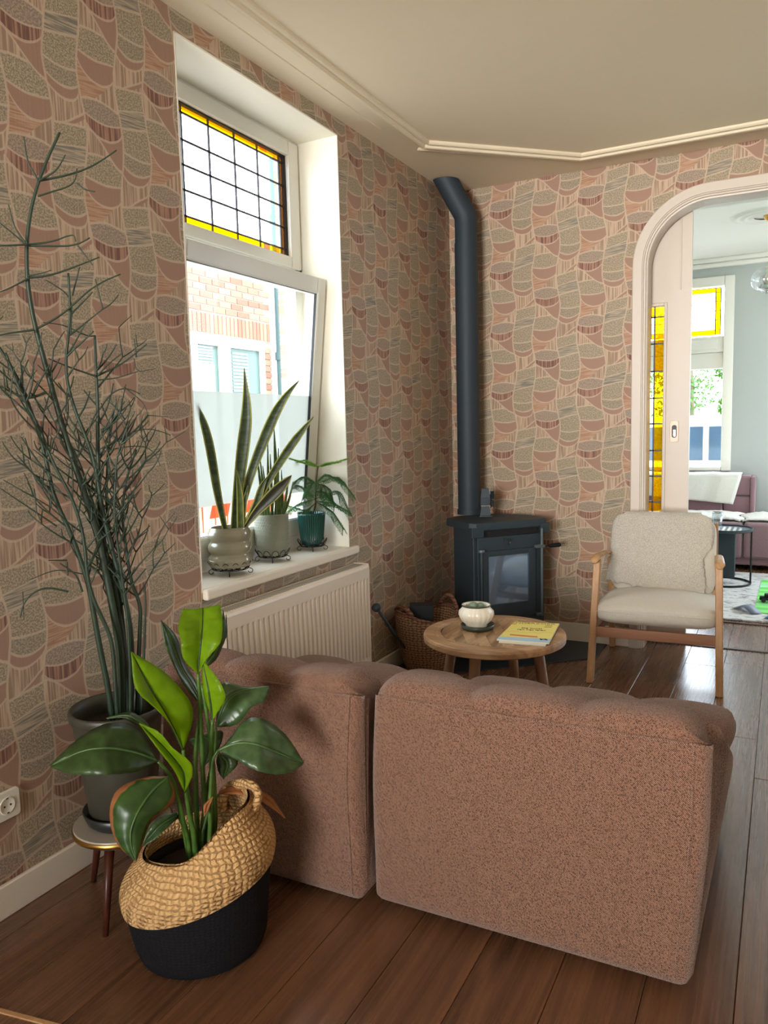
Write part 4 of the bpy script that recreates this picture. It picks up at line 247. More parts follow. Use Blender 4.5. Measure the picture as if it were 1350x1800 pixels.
TWIGS=[[[0.2134,1.3751,1.9239,0.0025],[0.209,1.3681,1.9389,0.0024],[0.2049,1.3614,1.9539,0.0022],[0.2023,1.3564,1.9698,0.0021],[0.2017,1.3537,1.987,0.0019],[0.2021,1.352,2.0048,0.0018],[0.2025,1.3503,2.0225,0.0016]],[[0.2288,1.3623,1.9181,0.0025],[0.2388,1.3711,1.9263,0.0024],[0.2488,1.38,1.9344,0.0022],[0.2581,1.3881,1.9437,0.0021],[0.2657,1.3944,1.9554,0.0019],[0.2723,1.3995,1.9688,0.0018],[0.2786,1.4044,1.9825,0.0016]],[[0.1981,1.3879,1.9298,0.003],[0.221,1.411,1.9385,0.0028],[0.244,1.4342,1.9482,0.0027],[0.2668,1.4572,1.9603,0.0025],[0.2889,1.4795,1.9762,0.0023],[0.31,1.5006,1.9962,0.0021],[0.3307,1.5213,2.0181,0.002]],[[0.2178,1.365,1.8845,0.0025],[0.2328,1.3794,1.8923,0.0024],[0.2478,1.3938,1.9002,0.0022],[0.263,1.4084,1.9081,0.0021],[0.2762,1.4208,1.9185,0.0019],[0.2841,1.4274,1.9348,0.0018],[0.2874,1.4289,1.9557,0.0016]],[[0.2795,1.433,1.9229,0.0025],[0.2846,1.4365,1.9178,0.0024],[0.2896,1.4399,1.9127,0.0022],[0.295,1.4437,1.9085,0.0021],[0.3009,1.4481,1.906,0.0019],[0.3072,1.4529,1.9046,0.0018],[0.3136,1.4578,1.9034,0.0016]],[[0.1893,1.3485,1.7701,0.0025],[0.206,1.3648,1.7738,0.0024],[0.2227,1.3811,1.778,0.0022],[0.2392,1.3971,1.7847,0.0021],[0.2555,1.4129,1.7943,0.0019],[0.2674,1.4239,1.7965,0.0018],[0.2707,1.4254,1.7815,0.0016]],[[0.197,1.3421,1.7652,0.003],[0.2145,1.3592,1.7659,0.0028],[0.2321,1.3765,1.7666,0.0027],[0.2498,1.3939,1.7675,0.0025],[0.2676,1.4113,1.7701,0.0023],[0.2847,1.428,1.7776,0.0021],[0.3009,1.4438,1.7909,0.002]],[[0.2749,1.428,1.7718,0.0022],[0.2795,1.4309,1.7639,0.0021],[0.2841,1.4338,1.756,0.0019],[0.2886,1.4367,1.7481,0.0018],[0.2932,1.4396,1.7402,0.0017],[0.2979,1.4426,1.7323,0.0016],[0.3027,1.4457,1.7246,0.0014]],[[0.1814,1.3546,1.6929,0.003],[0.2012,1.3744,1.6964,0.0028],[0.221,1.394,1.7035,0.0027],[0.2407,1.4136,1.7136,0.0025],[0.2603,1.4331,1.7248,0.0023],[0.28,1.4527,1.7368,0.0021],[0.2998,1.4723,1.7491,0.002]],[[0.197,1.3421,1.7652,0.0025],[0.192,1.3345,1.7791,0.0024],[0.1872,1.3271,1.793,0.0022],[0.1835,1.3209,1.8076,0.0021],[0.1818,1.3168,1.8237,0.0019],[0.1809,1.3138,1.8405,0.0018],[0.1801,1.3108,1.8572,0.0016]],[[0.1658,1.3673,1.774,0.0025],[0.1604,1.3592,1.7824,0.0024],[0.1551,1.3513,1.7908,0.0022],[0.1498,1.3433,1.7991,0.0021],[0.1445,1.3353,1.8072,0.0019],[0.1391,1.3272,1.8151,0.0018],[0.1337,1.3192,1.823,0.0016]],[[0.2049,1.3359,1.7658,0.003],[0.1992,1.3275,1.7644,0.0028],[0.1935,1.3191,1.7631,0.0027],[0.1878,1.3108,1.7617,0.0025],[0.1822,1.3024,1.7604,0.0023],[0.1766,1.2942,1.7591,0.0021],[0.171,1.2859,1.7578,0.002]],[[0.1891,1.3484,1.691,0.0025],[0.182,1.3383,1.6833,0.0024],[0.1748,1.3283,1.6758,0.0022],[0.1676,1.3182,1.6684,0.0021],[0.1604,1.3082,1.6615,0.0019],[0.153,1.2979,1.6553,0.0018],[0.1456,1.2876,1.6498,0.0016]],[[0.211,1.3278,1.6895,0.002],[0.218,1.3333,1.6915,0.0019],[0.2249,1.3389,1.6934,0.0018],[0.2319,1.3444,1.6954,0.0017],[0.2388,1.3499,1.6978,0.0015],[0.2457,1.3554,1.7007,0.0014],[0.2526,1.3608,1.7038,0.0013]],[[0.1826,1.356,1.5654,0.003],[0.2085,1.3824,1.5857,0.0028],[0.2333,1.4076,1.6095,0.0027],[0.2562,1.4307,1.6384,0.0025],[0.2791,1.4538,1.6675,0.0023],[0.3046,1.4798,1.6907,0.0021],[0.3323,1.5081,1.7091,0.002]],[[0.1981,1.3434,1.5629,0.003],[0.1897,1.332,1.5606,0.0028],[0.1814,1.3207,1.5582,0.0027],[0.1731,1.3095,1.5558,0.0025],[0.1649,1.2983,1.5531,0.0023],[0.1568,1.2872,1.5499,0.0021],[0.1488,1.2762,1.5466,0.002]],[[0.2239,1.4312,1.5553,0.0025],[0.227,1.4326,1.5849,0.0024],[0.2302,1.4339,1.6144,0.0022],[0.2305,1.4322,1.6414,0.0021],[0.2237,1.4226,1.662,0.0019],[0.211,1.4064,1.6773,0.0018],[0.1968,1.3887,1.6909,0.0016]],[[0.2309,1.4389,1.6554,0.0025],[0.2344,1.4407,1.6671,0.0024],[0.2379,1.4425,1.6788,0.0022],[0.2415,1.4442,1.6905,0.0021],[0.245,1.446,1.7022,0.0019],[0.2485,1.4478,1.7138,0.0018],[0.2521,1.4495,1.7255,0.0016]],[[0.2424,1.4963,1.5599,0.002],[0.2333,1.4841,1.5583,0.0019],[0.2213,1.4687,1.5649,0.0018],[0.2078,1.4518,1.5756,0.0017],[0.1941,1.4345,1.584,0.0015],[0.1795,1.4164,1.5879,0.0014],[0.1646,1.3978,1.5895,0.0013]],[[0.242,1.4958,1.4566,0.003],[0.2583,1.5116,1.4672,0.0028],[0.2745,1.5274,1.4783,0.0027],[0.2902,1.5426,1.491,0.0025],[0.3051,1.5569,1.5062,0.0023],[0.3197,1.5708,1.5224,0.0021],[0.3344,1.5848,1.5387,0.002]],[[0.2493,1.489,1.4559,0.0025],[0.2567,1.495,1.466,0.0024],[0.2641,1.5011,1.4762,0.0022],[0.2718,1.5074,1.4858,0.0021],[0.28,1.5143,1.4947,0.0019],[0.2884,1.5214,1.5031,0.0018],[0.2968,1.5285,1.5116,0.0016]],[[0.3094,1.5701,1.5048,0.002],[0.3101,1.5687,1.5129,0.0019],[0.3108,1.5673,1.521,0.0018],[0.3114,1.5659,1.5291,0.0017],[0.3121,1.5645,1.5371,0.0015],[0.3128,1.5631,1.5452,0.0014],[0.3134,1.5617,1.5532,0.0013]],[[0.2415,1.4953,1.4447,0.0022],[0.254,1.5069,1.4462,0.0021],[0.2665,1.5186,1.4479,0.0019],[0.279,1.5302,1.4509,0.0018],[0.2913,1.5416,1.4556,0.0017],[0.3036,1.5531,1.4611,0.0016],[0.316,1.5646,1.4665,0.0014]],[[0.3054,1.5656,1.5017,0.0015],[0.3074,1.5657,1.487,0.0014],[0.3103,1.5667,1.4742,0.0013],[0.3162,1.5712,1.4677,0.0012],[0.3256,1.5793,1.4682,0.0012],[0.3362,1.5889,1.4712,0.0011],[0.3468,1.5985,1.4742,0.001]],[[0.2473,1.4868,1.4529,0.003],[0.2352,1.4713,1.46,0.0028],[0.2232,1.4559,1.467,0.0027],[0.2113,1.4408,1.4741,0.0025],[0.1997,1.4259,1.4818,0.0023],[0.1884,1.4113,1.49,0.0021],[0.1773,1.3969,1.4984,0.002]],[[0.2486,1.4882,1.3668,0.0025],[0.2585,1.497,1.3858,0.0024],[0.2694,1.5069,1.403,0.0022],[0.2824,1.5191,1.4158,0.0021],[0.2969,1.5329,1.4207,0.0019],[0.3114,1.5467,1.4158,0.0018],[0.3256,1.5603,1.4058,0.0016]],[[0.285,1.5431,1.4266,0.0018],[0.2942,1.5512,1.4156,0.0017],[0.3034,1.5592,1.4047,0.0016],[0.3127,1.5673,1.3936,0.0015],[0.3207,1.574,1.3814,0.0014],[0.326,1.5776,1.3665,0.0013],[0.3293,1.5793,1.3499,0.0012]],[[0.3234,1.5854,1.3501,0.0015],[0.3301,1.5908,1.3491,0.0014],[0.3369,1.5961,1.3482,0.0013],[0.3437,1.6015,1.3472,0.0012],[0.3505,1.6068,1.3463,0.0012],[0.3573,1.6122,1.3453,0.0011],[0.3641,1.6176,1.3444,0.001]],[[0.3303,1.5782,1.3498,0.003],[0.3201,1.5648,1.3299,0.0028],[0.3092,1.5507,1.3116,0.0027],[0.2966,1.5347,1.2969,0.0025],[0.2829,1.5175,1.2848,0.0023],[0.2691,1.5002,1.2734,0.0021],[0.2554,1.4829,1.262,0.002]],[[0.2517,1.4767,1.2623,0.0022],[0.2725,1.4975,1.2778,0.0021],[0.2935,1.5185,1.293,0.0019],[0.3151,1.5402,1.3064,0.0018],[0.3373,1.5625,1.3126,0.0017],[0.3592,1.5846,1.3073,0.0016],[0.381,1.6064,1.2949,0.0014]],[[0.2587,1.4696,1.255,0.002],[0.2806,1.4916,1.2611,0.0019],[0.3028,1.5139,1.2662,0.0018],[0.3251,1.5364,1.2681,0.0017],[0.3451,1.5562,1.2617,0.0015],[0.3586,1.569,1.2418,0.0014],[0.3669,1.576,1.2119,0.0013]],[[0.264,1.4754,1.3144,0.0025],[0.2737,1.484,1.3204,0.0024],[0.2834,1.4926,1.3265,0.0022],[0.2925,1.5005,1.334,0.0021],[0.3002,1.5068,1.3443,0.0019],[0.3072,1.5124,1.3561,0.0018],[0.3142,1.5179,1.368,0.0016]],[[0.2783,1.4615,1.3069,0.0025],[0.2892,1.4713,1.318,0.0024],[0.3,1.4811,1.3291,0.0022],[0.3094,1.4893,1.3417,0.0021],[0.3153,1.4936,1.3576,0.0019],[0.3188,1.4954,1.3756,0.0018],[0.3219,1.4967,1.3939,0.0016]],[[0.2302,1.3638,0.9011,0.003],[0.214,1.3439,0.9103,0.0028],[0.1984,1.3245,0.9154,0.0027],[0.1836,1.3062,0.9105,0.0025],[0.1711,1.2903,0.8961,0.0023],[0.1631,1.2793,0.8747,0.0021],[0.1593,1.273,0.8484,0.002]],[[0.2531,1.389,0.8978,0.003],[0.2515,1.3852,0.9145,0.0028],[0.2497,1.3811,0.9308,0.0027],[0.2463,1.3752,0.9453,0.0025],[0.2404,1.3665,0.957,0.0023],[0.2334,1.3567,0.9676,0.0021],[0.2264,1.3469,0.978,0.002]],[[0.2319,1.3657,0.9826,0.0025],[0.228,1.3593,0.9834,0.0024],[0.2242,1.3529,0.9842,0.0022],[0.2203,1.3466,0.9851,0.0021],[0.2165,1.3402,0.9859,0.0019],[0.2127,1.3339,0.9867,0.0018],[0.2089,1.3276,0.9875,0.0016]],[[0.2308,1.3645,0.9783,0.003],[0.2319,1.3636,0.9726,0.0028],[0.2331,1.3627,0.9669,0.0027],[0.2342,1.3619,0.9612,0.0025],[0.2354,1.361,0.9555,0.0023],[0.2365,1.3601,0.9498,0.0021],[0.2377,1.3593,0.9441,0.002]],[[0.2219,1.429,0.9334,0.002],[0.2071,1.4106,0.941,0.0019],[0.1925,1.3924,0.9482,0.0018],[0.1781,1.3744,0.9513,0.0017],[0.1639,1.3567,0.9472,0.0015],[0.1499,1.3391,0.9397,0.0014],[0.136,1.3217,0.9323,0.0013]],[[0.2101,1.3566,1.1369,0.003],[0.2027,1.3462,1.1574,0.0028],[0.1953,1.336,1.1777,0.0027],[0.1879,1.3257,1.1977,0.0025],[0.1803,1.3152,1.2173,0.0023],[0.1726,1.3046,1.2365,0.0021],[0.1649,1.294,1.2555,0.002]],[[0.1898,1.3193,1.2045,0.0025],[0.2008,1.3293,1.1968,0.0024],[0.2118,1.3394,1.189,0.0022],[0.222,1.3484,1.1795,0.0021],[0.2303,1.3554,1.1664,0.0019],[0.2376,1.3614,1.1516,0.0018],[0.245,1.3674,1.1366,0.0016]],[[0.2195,1.352,1.0721,0.0025],[0.2064,1.3355,1.0898,0.0024],[0.1935,1.3192,1.1074,0.0022],[0.1808,1.303,1.1248,0.0021],[0.1682,1.287,1.142,0.0019],[0.1558,1.2712,1.1591,0.0018],[0.1435,1.2556,1.176,0.0016]],[[0.1882,1.3176,1.1688,0.002],[0.1896,1.317,1.1553,0.0019],[0.1911,1.3165,1.1417,0.0018],[0.1925,1.3159,1.1281,0.0017],[0.1942,1.3157,1.1146,0.0015],[0.1972,1.3169,1.1018,0.0014],[0.2019,1.3199,1.0899,0.0013]],[[0.1589,1.2853,0.9115,0.0015],[0.1598,1.2842,0.8996,0.0014],[0.1607,1.283,0.8878,0.0013],[0.1616,1.2819,0.8759,0.0012],[0.1624,1.2807,0.864,0.0012],[0.1633,1.2795,0.8521,0.0011],[0.1642,1.2784,0.8402,0.001]],[[0.2165,1.3487,1.4088,0.004],[0.2054,1.3343,1.4012,0.0038],[0.1945,1.3202,1.3967,0.0035],[0.184,1.3065,1.3991,0.0033],[0.1739,1.2933,1.4063,0.0031],[0.1644,1.2807,1.4155,0.0028],[0.1553,1.2686,1.4255,0.0026]],[[0.1896,1.3191,1.3923,0.003],[0.1852,1.3122,1.4143,0.0028],[0.1808,1.3052,1.436,0.0027],[0.176,1.2977,1.4573,0.0025],[0.1707,1.2897,1.4779,0.0023],[0.1652,1.2816,1.4982,0.0021],[0.1597,1.2734,1.5184,0.002]],[[0.1784,1.3365,1.3959,0.003],[0.1846,1.3412,1.4102,0.0028],[0.1909,1.346,1.4245,0.0027],[0.1973,1.351,1.4386,0.0025],[0.204,1.3562,1.4524,0.0023],[0.2109,1.3617,1.4661,0.0021],[0.2178,1.3672,1.4798,0.002]]]

# ---------------------------------------------------------------- materials
def wallpaper(name, axis, h0, z0):
    k = NT(name); x, y, z = k.xyz(); h = x if axis == 'x' else y
    hz = k.vec(h, z, 0.0)
    wob = (k.noise(hz, 9, 2) - 0.5) * 0.012
    VR = (z0 - z) / 0.355
    U0 = (h + wob - h0) / 0.262 + X.op('SINE', VR * 6.2832 + 0.6) * 0.045; colm = U0.fl(); U = U0 - colm
    V = ((z0 - z + wob) / 0.355 + colm * 0.5).fr()
    A = U < 0.55
    a = U / 0.55; p = 1.0 - (a * 2 - 1) * (a * 2 - 1)
    b = (U - 0.55) / 0.45; pb = 1.0 - (b * 2 - 1) * (b * 2 - 1)
    el = lambda t, c, r: (1.0 - ((t - c) / r) * ((t - c) / r)).sq()
    c0 = p * 0.03; c1 = el(a, 0.55, 0.56) * 0.215; c2 = 0.385 - p * 0.035; c3 = 0.485 + p * 0.045
    c4 = 0.51 + el(a, 0.5, 0.52) * 0.145; dg = 0.60 + a.sm(0.0, 1.0) * 0.27; c6 = (0.815 - p * 0.02).mx(dg)
    d0 = 0.17 - b * 0.06; d1 = 0.35 - b * 0.08; d2 = 0.49 - b * 0.07; d3 = 0.69 + pb * 0.02
    d4 = 0.80 + pb * 0.06; d5 = 0.83 + el(b, 0.47, 0.5) * 0.12
    tv = k.noise(k.vec(h * 135, z * 4, 0.0), 1.0, 2).sm(0.40, 0.60)
    th = k.noise(k.vec(h * 7 + z * 30, z * 210 - h * 25, 0.0), 1.0, 2).sm(0.40, 0.60)
    td = k.noise(hz, 190, 2).sm(0.44, 0.58)
    tw = k.noise(hz, 420, 1)
    R = lambda t, c, d: k.mix(t, lin(c), lin(d))
    stripes = R(tv, (156, 132, 112), (198, 172, 148)); pink = R(tw, (150, 118, 102), (174, 142, 124))
    dark = R(tv, (122, 90, 80), (172, 134, 116)); orange = R(th, (168, 128, 106), (190, 156, 130))
    mauve = R(td, (144, 128, 114), (176, 156, 138)); green = R(td, (142, 130, 112), (184, 166, 142))
    hatch = R(th, (128, 124, 114), (182, 164, 142)); olive = R(td, (144, 132, 112), (184, 166, 142))
    c = stripes
    AN = lambda u, v: u * v
    btw = lambda lo, hi: AN(V > lo, V < hi)
    B = 1.0 - A
    fill = lambda c, m, colr: k.mix(m, c, colr)
    c = fill(c, AN(A, 1.0 - (V > c0)), green); c = fill(c, AN(A, V > c6), green)
    c = fill(c, AN(A, AN(btw(c1, c2), (a + V * 3.0) < 1.42)), orange)
    c = fill(c, AN(A, btw(c2, c3)), mauve); c = fill(c, AN(A, btw(c3, c4)), dark)
    c = fill(c, AN(A, AN(btw(c4, dg), V < dg)), pink); c = fill(c, AN(A, btw(c0, c1)), pink)
    sl = b + V * 4.6
    c = fill(c, AN(B, AN(V < d0, AN(sl > 1.0, sl < 1.2))), pink)
    c = fill(c, AN(B, btw(d0, d1)), olive); c = fill(c, AN(B, btw(d1, d2)), hatch); c = fill(c, AN(B, btw(d2, d3)), green)
    c = fill(c, AN(B, btw(d3, d4)), R(td, (138, 128, 114), (176, 158, 134))); c = fill(c, AN(B, btw(d4, d5)), pink)
    def ln(v0, w=0.0105): return (V - v0).ab() < w
    LA = ln(c0).mx(ln(c1)).mx(ln(c2)).mx(ln(c3, 0.008)).mx(ln(c4)).mx(ln(dg, 0.013)).mx(AN(ln(c6), V > dg))
    LB = ln(d0).mx(ln(d1, 0.007)).mx(ln(d2)).mx(ln(d3)).mx(ln(d4)).mx(ln(d5)).mx(AN((sl - 1.0).ab() < 0.05, V < d0))
    LV = (U - 0.55).ab().mn(U.mn(1.0 - U)) < 0.014
    line = AN(A, LA).mx(AN(B, LB)).mx(LV)
    c = k.mix(line * 0.68, c, lin((204, 182, 160)))
    k.col(c); k.bump(tv * 0.5 + line, 0.12, 0.002)
    return k.set(0.72, 0, 0.25)

def floorboards():
    k = NT('oak_boards'); x, y, z = k.xyz()
    r = X(k.n('ShaderNodeObjectInfo').outputs['Random'])
    g = k.noise(k.vec(x * 9 + r * 50, y * 0.55 + r * 31, r * 17), 1.6, 5, 0.62, 1.2)
    fine = k.noise(k.vec(x * 120 + r * 9, y * 2.2, r), 1.0, 3, 0.6)
    cl = k.noise(k.vec(x * 40 + g * 9, y * 1.2 + r * 7, r), 1.0, 3, 0.6, 0.4)
    f = (g * 0.5 + cl * 0.3 + fine * 0.2).sm(0.34, 0.66)
    c = k.mix(f, lin((72, 46, 30)), lin((128, 88, 60)))
    c = k.mix((r - 0.5) * 0.5 + 0.25, c, lin((116, 80, 56)))
    kn = k.voro(k.vec(x * 3.2 + r * 40, y * 1.1 + r * 20, 0.0), 1.0).sm(0.10, 0.02)
    c = k.mix(kn * 0.7, c, lin((50, 32, 22)))
    k.col(c); k.bump(fine * 0.6 + cl, 0.12, 0.002)
    k.link(0.20 + fine * 0.14, k.b.inputs['Roughness'])
    k.b.inputs['Coat Roughness'].default_value = 0.22
    return k.set(None, 0, 0.7, 0.2)

def fabric(name, c1, c2, c3, scale=210, axis_mix=True, bump=0.55):
    k = NT(name); x, y, z = k.xyz()
    n1 = k.voro(k.coord(), scale).sm(0.1, 0.6); n2 = k.noise(k.coord(), scale * 1.15, 3, 0.7)
    tw = ((x + y + z) * scale * 0.9 + n2 * 1.4).fr().sm(0.15, 0.85)
    c = k.mix(n2.sm(0.40, 0.60), lin(c1), lin(c2)); c = k.mix(tw * n1 * 0.75, c, lin(c3))
    k.col(c); k.bump(n1 + tw * 0.5 + n2, bump, 0.004)
    k.b.inputs['Sheen Weight'].default_value = 0.25; k.b.inputs['Sheen Roughness'].default_value = 0.5
    return k.set(0.9, 0, 0.15)

def leafmat(name, c1, c2, trans, tcol, rough=0.35, dry=0.0, stripe=None):
    k = NT(name); n = k.noise(k.coord(), 38, 4); c = k.mix(n.sm(0.35, 0.65), lin(c1), lin(c2))
    if stripe:
        x, y, z = k.xyz(); bd = k.noise(k.vec(x * 10, y * 10, z * 95), 1.0, 3, 0.6).sm(0.45, 0.62); c = k.mix(bd * 0.75, c, lin(stripe))
    if dry:
        at = k.n('ShaderNodeAttribute'); at.attribute_name = 'rim'; d = k.noise(k.coord(), 14, 3) * 0.9 + X(at.outputs['Fac']) * 0.55
        c = k.mix(d.sm(0.80, 0.87), c, lin((176, 112, 72)))
    k.col(c); k.bump(n, 0.1, 0.003); k.set(rough, 0, 0.5)
    tr = k.n('ShaderNodeBsdfTranslucent'); tr.inputs['Color'].default_value = (*lin(tcol), 1)
    ms = k.n('ShaderNodeMixShader'); ms.inputs[0].default_value = trans
    k.link(k.b.outputs[0], ms.inputs[1]); k.link(tr.outputs[0], ms.inputs[2]); k.link(ms.outputs[0], k.o.inputs['Surface'])
    return k.m

def glass(name, tint, gloss=0.08, rough=0.02, film=None):
    k = NT(name); t = k.n('ShaderNodeBsdfTransparent'); t.inputs['Color'].default_value = (*tint, 1)
    g = k.n('ShaderNodeBsdfGlossy'); g.inputs['Roughness'].default_value = rough
    ms = k.n('ShaderNodeMixShader'); ge = k.n('ShaderNodeNewGeometry'); dt = k.n('ShaderNodeVectorMath'); dt.operation = 'DOT_PRODUCT'
    k.link(ge.outputs['Normal'], dt.inputs[0]); k.link(ge.outputs['Incoming'], dt.inputs[1])
    f = X.op('POWER', 1.0 - X(dt.outputs['Value']).ab(), 5.0) * 0.3 + gloss * 0.25
    k.link(f, ms.inputs[0]); k.link(t.outputs[0], ms.inputs[1]); k.link(g.outputs[0], ms.inputs[2])
    out = ms.outputs[0]
    if film:
        tl = k.n('ShaderNodeBsdfTranslucent'); tl.inputs['Color'].default_value = (*film, 1)
        m2 = k.n('ShaderNodeMixShader'); m2.inputs[0].default_value = 0.86
        k.link(out, m2.inputs[1]); k.link(tl.outputs[0], m2.inputs[2]); out = m2.outputs[0]
    k.link(out, k.o.inputs['Surface'])
    return k.m

def jute(name, c1, c2, rows=60.0, amp=0.7, stitch=45.0):
    k = NT(name); x, y, z = k.xyz()
    ang = X.op('ARCTAN2', y, x)
    nz = k.noise(k.coord(), 34, 3, 0.6); row = z * rows + nz * 1.1; s = row.fr(); sg = (row.fl() * 0.5).fr() * 4.0 - 1.0
    v = ((ang * stitch + (s - 0.5) * sg * 2.2 + nz * 6.0) / 6.283 * 6.283 / 6.283).fr()
    hs = (1.0 - (s * 2.0 - 1.0).ab()).sm(0.0, 0.5); hv = (1.0 - (v * 2.0 - 1.0).ab()).sm(0.0, 0.7); n = k.noise(k.coord(), 190, 3, 0.7)
    br = hs * (hv * 0.7 + 0.3)
    k.col(k.mix((br * 0.75 + n * 0.5).sm(0.1, 0.95), lin(c1), lin(c2))); k.bump(br + n * 0.5, amp, 0.006)
    return k.set(0.85, 0, 0.2)

M = {}
M['paper_side'] = wallpaper('wallpaper_side', 'y', 1.7246, 2.4205)
M['paper_back'] = wallpaper('wallpaper_back', 'x', 0.527, 2.568)
M['boards'] = floorboards()
M['ceiling'] = plain('ceiling_paint', (228, 214, 188), 0.7, var=0.02)
M['white'] = plain('white_gloss_paint', (232, 222, 206), 0.35, var=0.02)
M['casing'] = plain('casing_paint', (206, 193, 180), 0.4, var=0.02)
M['upvc'] = plain('white_window_frame', (226, 224, 214), 0.3, var=0.015)
M['reveal'] = plain('white_reveal', (240, 236, 222), 0.5, var=0.015)
M['seal'] = plain('black_rubber', (24, 24, 26), 0.6)
M['grey_wall'] = plain('grey_green_wall', (172, 178, 174), 0.7, var=0.02)
M['white_wall'] = plain('white_wall', (226, 224, 216), 0.7, var=0.02)
M['dark_strip'] = plain('dark_bronze_strip', (70, 50, 44), 0.4, 0.3)
M['pane'] = glass('clear_pane', (1, 1, 1), 0.03)
M['yellow'] = glass('yellow_pane', (1.0, 0.62, 0.0), 0.05)
M['amber'] = glass('amber_pane', (1.0, 0.42, 0.02), 0.05)
M['darkened_pane'] = glass('darkened_pane', (0.34, 0.20, 0.10), 0.05)  # amber border glass, browned in its colour for the dark jamb behind
M['film'] = glass('frosted_film', (1, 1, 1), 0.0, film=(0.34, 0.345, 0.315))
M['lead'] = plain('lead_came', (70, 66, 70), 0.5, 0.4)
M['sofa'] = fabric('rust_boucle', (64, 38, 30), (110, 70, 56), (186, 146, 122), 215)
M['cream'] = fabric('cream_linen', (196, 188, 172), (222, 214, 198), (232, 226, 212), 420, bump=0.2)
M['teddy'] = fabric('cream_teddy', (206, 196, 178), (226, 218, 202), (240, 234, 220), 160, bump=0.9)
M['fleece'] = fabric('white_fleece', (224, 220, 210), (240, 236, 228), (246, 244, 238), 70, bump=0.9)
M['lilac'] = fabric('mauve_upholstery', (120, 92, 100), (140, 110, 116), (150, 120, 126), 260, bump=0.15)
M['throw'] = fabric('pale_blanket', (206, 206, 198), (224, 222, 212), (232, 230, 222), 200, bump=0.2)
M['beech'] = wood('beech_wood', (176, 130, 88), (206, 164, 118), 'z', 0.45, 16)
M['beech_dark'] = wood('beech_rail', (150, 104, 78), (172, 124, 96), 'x', 0.5, 16)
M['table_wood'] = wood('acacia_wood', (112, 80, 54), (202, 164, 122), 'y', 0.36, 16, 0.10)
M['table_edge'] = wood('acacia_edge', (138, 102, 72), (196, 156, 116), 'x', 0.40, 12, 0.12)
M['table_leg'] = wood('acacia_leg', (120, 84, 60), (160, 118, 86), 'z', 0.5, 10)
M['stool_leg'] = wood('mahogany_leg', (56, 26, 18), (86, 42, 28), 'z', 0.35, 16)
M['iron'] = plain('cast_iron', (50, 62, 70), 0.55, 0.2, var=0.12, scale=90)  # blue-grey base includes the haze over the black stove
M['iron_pale'] = plain('pale_iron', (92, 104, 108), 0.5, 0.3)  # paler iron on hinge cap, latch rod and brackets
M['pipe'] = plain('black_flue_paint', (44, 56, 66), 0.6, 0.1, var=0.05)
M['matt_black'] = plain('black_cavity', (12, 13, 14), 0.8)
M['hearth'] = plain('black_hearth_plate', (36, 44, 52), 0.45, 0.2)
k = NT('stove_glass'); k.col(lin((150, 182, 220))); M['stove_glass'] = k.set(0.07, 0.75, 1.0, 1.0)  # blue room reflection put into the glass colour
M['chrome'] = plain('chrome', (190, 188, 184), 0.2, 1.0, var=0.02)
M['brass'] = plain('brass', (190, 150, 80), 0.3, 1.0, var=0.03)
M['copper'] = plain('pale_copper', (186, 150, 134), 0.4, 0.35, var=0.03)
M['radiator'] = plain('radiator_enamel', (232, 218, 200), 0.35, var=0.015)
M['rad_dark'] = plain('radiator_slot', (120, 116, 110), 0.6)
M['wire'] = plain('black_wire', (24, 24, 28), 0.4, 0.6)
M['olive_glaze'] = plain('olive_glaze', (142, 136, 114), 0.12, var=0.05, scale=12, spec=0.7)
M['sage_glaze'] = plain('sage_pot', (136, 138, 120), 0.5, var=0.06)
M['teal_glaze'] = plain('teal_glaze', (22, 74, 66), 0.15, var=0.12, scale=14, spec=0.7)
M['white_glaze'] = plain('cream_glaze', (236, 228, 210), 0.2, var=0.02, spec=0.6)
M['rim_green'] = plain('dark_green_rim', (60, 66, 52), 0.3)
M['saucer_green'] = plain('dark_green_saucer', (58, 64, 52), 0.4)
M['grey_pot'] = plain('grey_green_pot', (60, 58, 48), 0.45, var=0.06)
M['dark_saucer'] = plain('dark_saucer', (40, 42, 40), 0.35)
M['soil'] = plain('potting_soil', (44, 32, 26), 0.95, var=0.4, scale=120, bump=0.6)
M['stool_top'] = plain('speckled_laminate', (164, 156, 142), 0.3, var=0.08, scale=120)
M['plastic'] = plain('white_plastic', (232, 226, 212), 0.3, var=0.01)
M['hole'] = plain('socket_hole', (40, 38, 36), 0.6)
M['leaf_bright'] = leafmat('leaf_bright', (106, 142, 20), (132, 166, 28), 0.6, (205, 232, 30))  # backlit copy of the leaf green, its glow put into the colour
M['leaf_dark'] = leafmat('leaf_dark', (46, 66, 30), (60, 84, 40), 0.2, (90, 130, 40), 0.36)  # same leaf, darker copy for leaves out of the backlight
M['leaf_gloss'] = leafmat('leaf_gloss', (58, 82, 48), (78, 104, 64), 0.18, (100, 140, 60), 0.3)  # paler green, sheen of the glossy leaves put into the colour
M['leaf_worn'] = leafmat('leaf_worn', (46, 74, 34), (62, 92, 40), 0.25, (100, 150, 40), 0.32, dry=1)
M['leaf_dry'] = leafmat('leaf_dry', (150, 92, 54), (186, 124, 78), 0.3, (200, 130, 70), 0.7)
M['rib'] = leafmat('leaf_midrib', (72, 104, 58), (86, 118, 66), 0.2, (160, 190, 80))
M['stalk'] = leafmat('leaf_stalk', (66, 98, 40), (86, 120, 50), 0.15, (120, 160, 50))
M['snake'] = leafmat('snake_leaf', (66, 84, 58), (90, 110, 74), 0.12, (120, 150, 60), 0.4, stripe=(44, 58, 44))
M['snake_edge'] = leafmat('snake_leaf_edge', (190, 190, 104), (206, 204, 120), 0.4, (210, 210, 100), 0.4)
M['snake_dark'] = leafmat('snake_leaf_dark', (54, 56, 44), (66, 66, 50), 0.08, (110, 120, 50), 0.4)
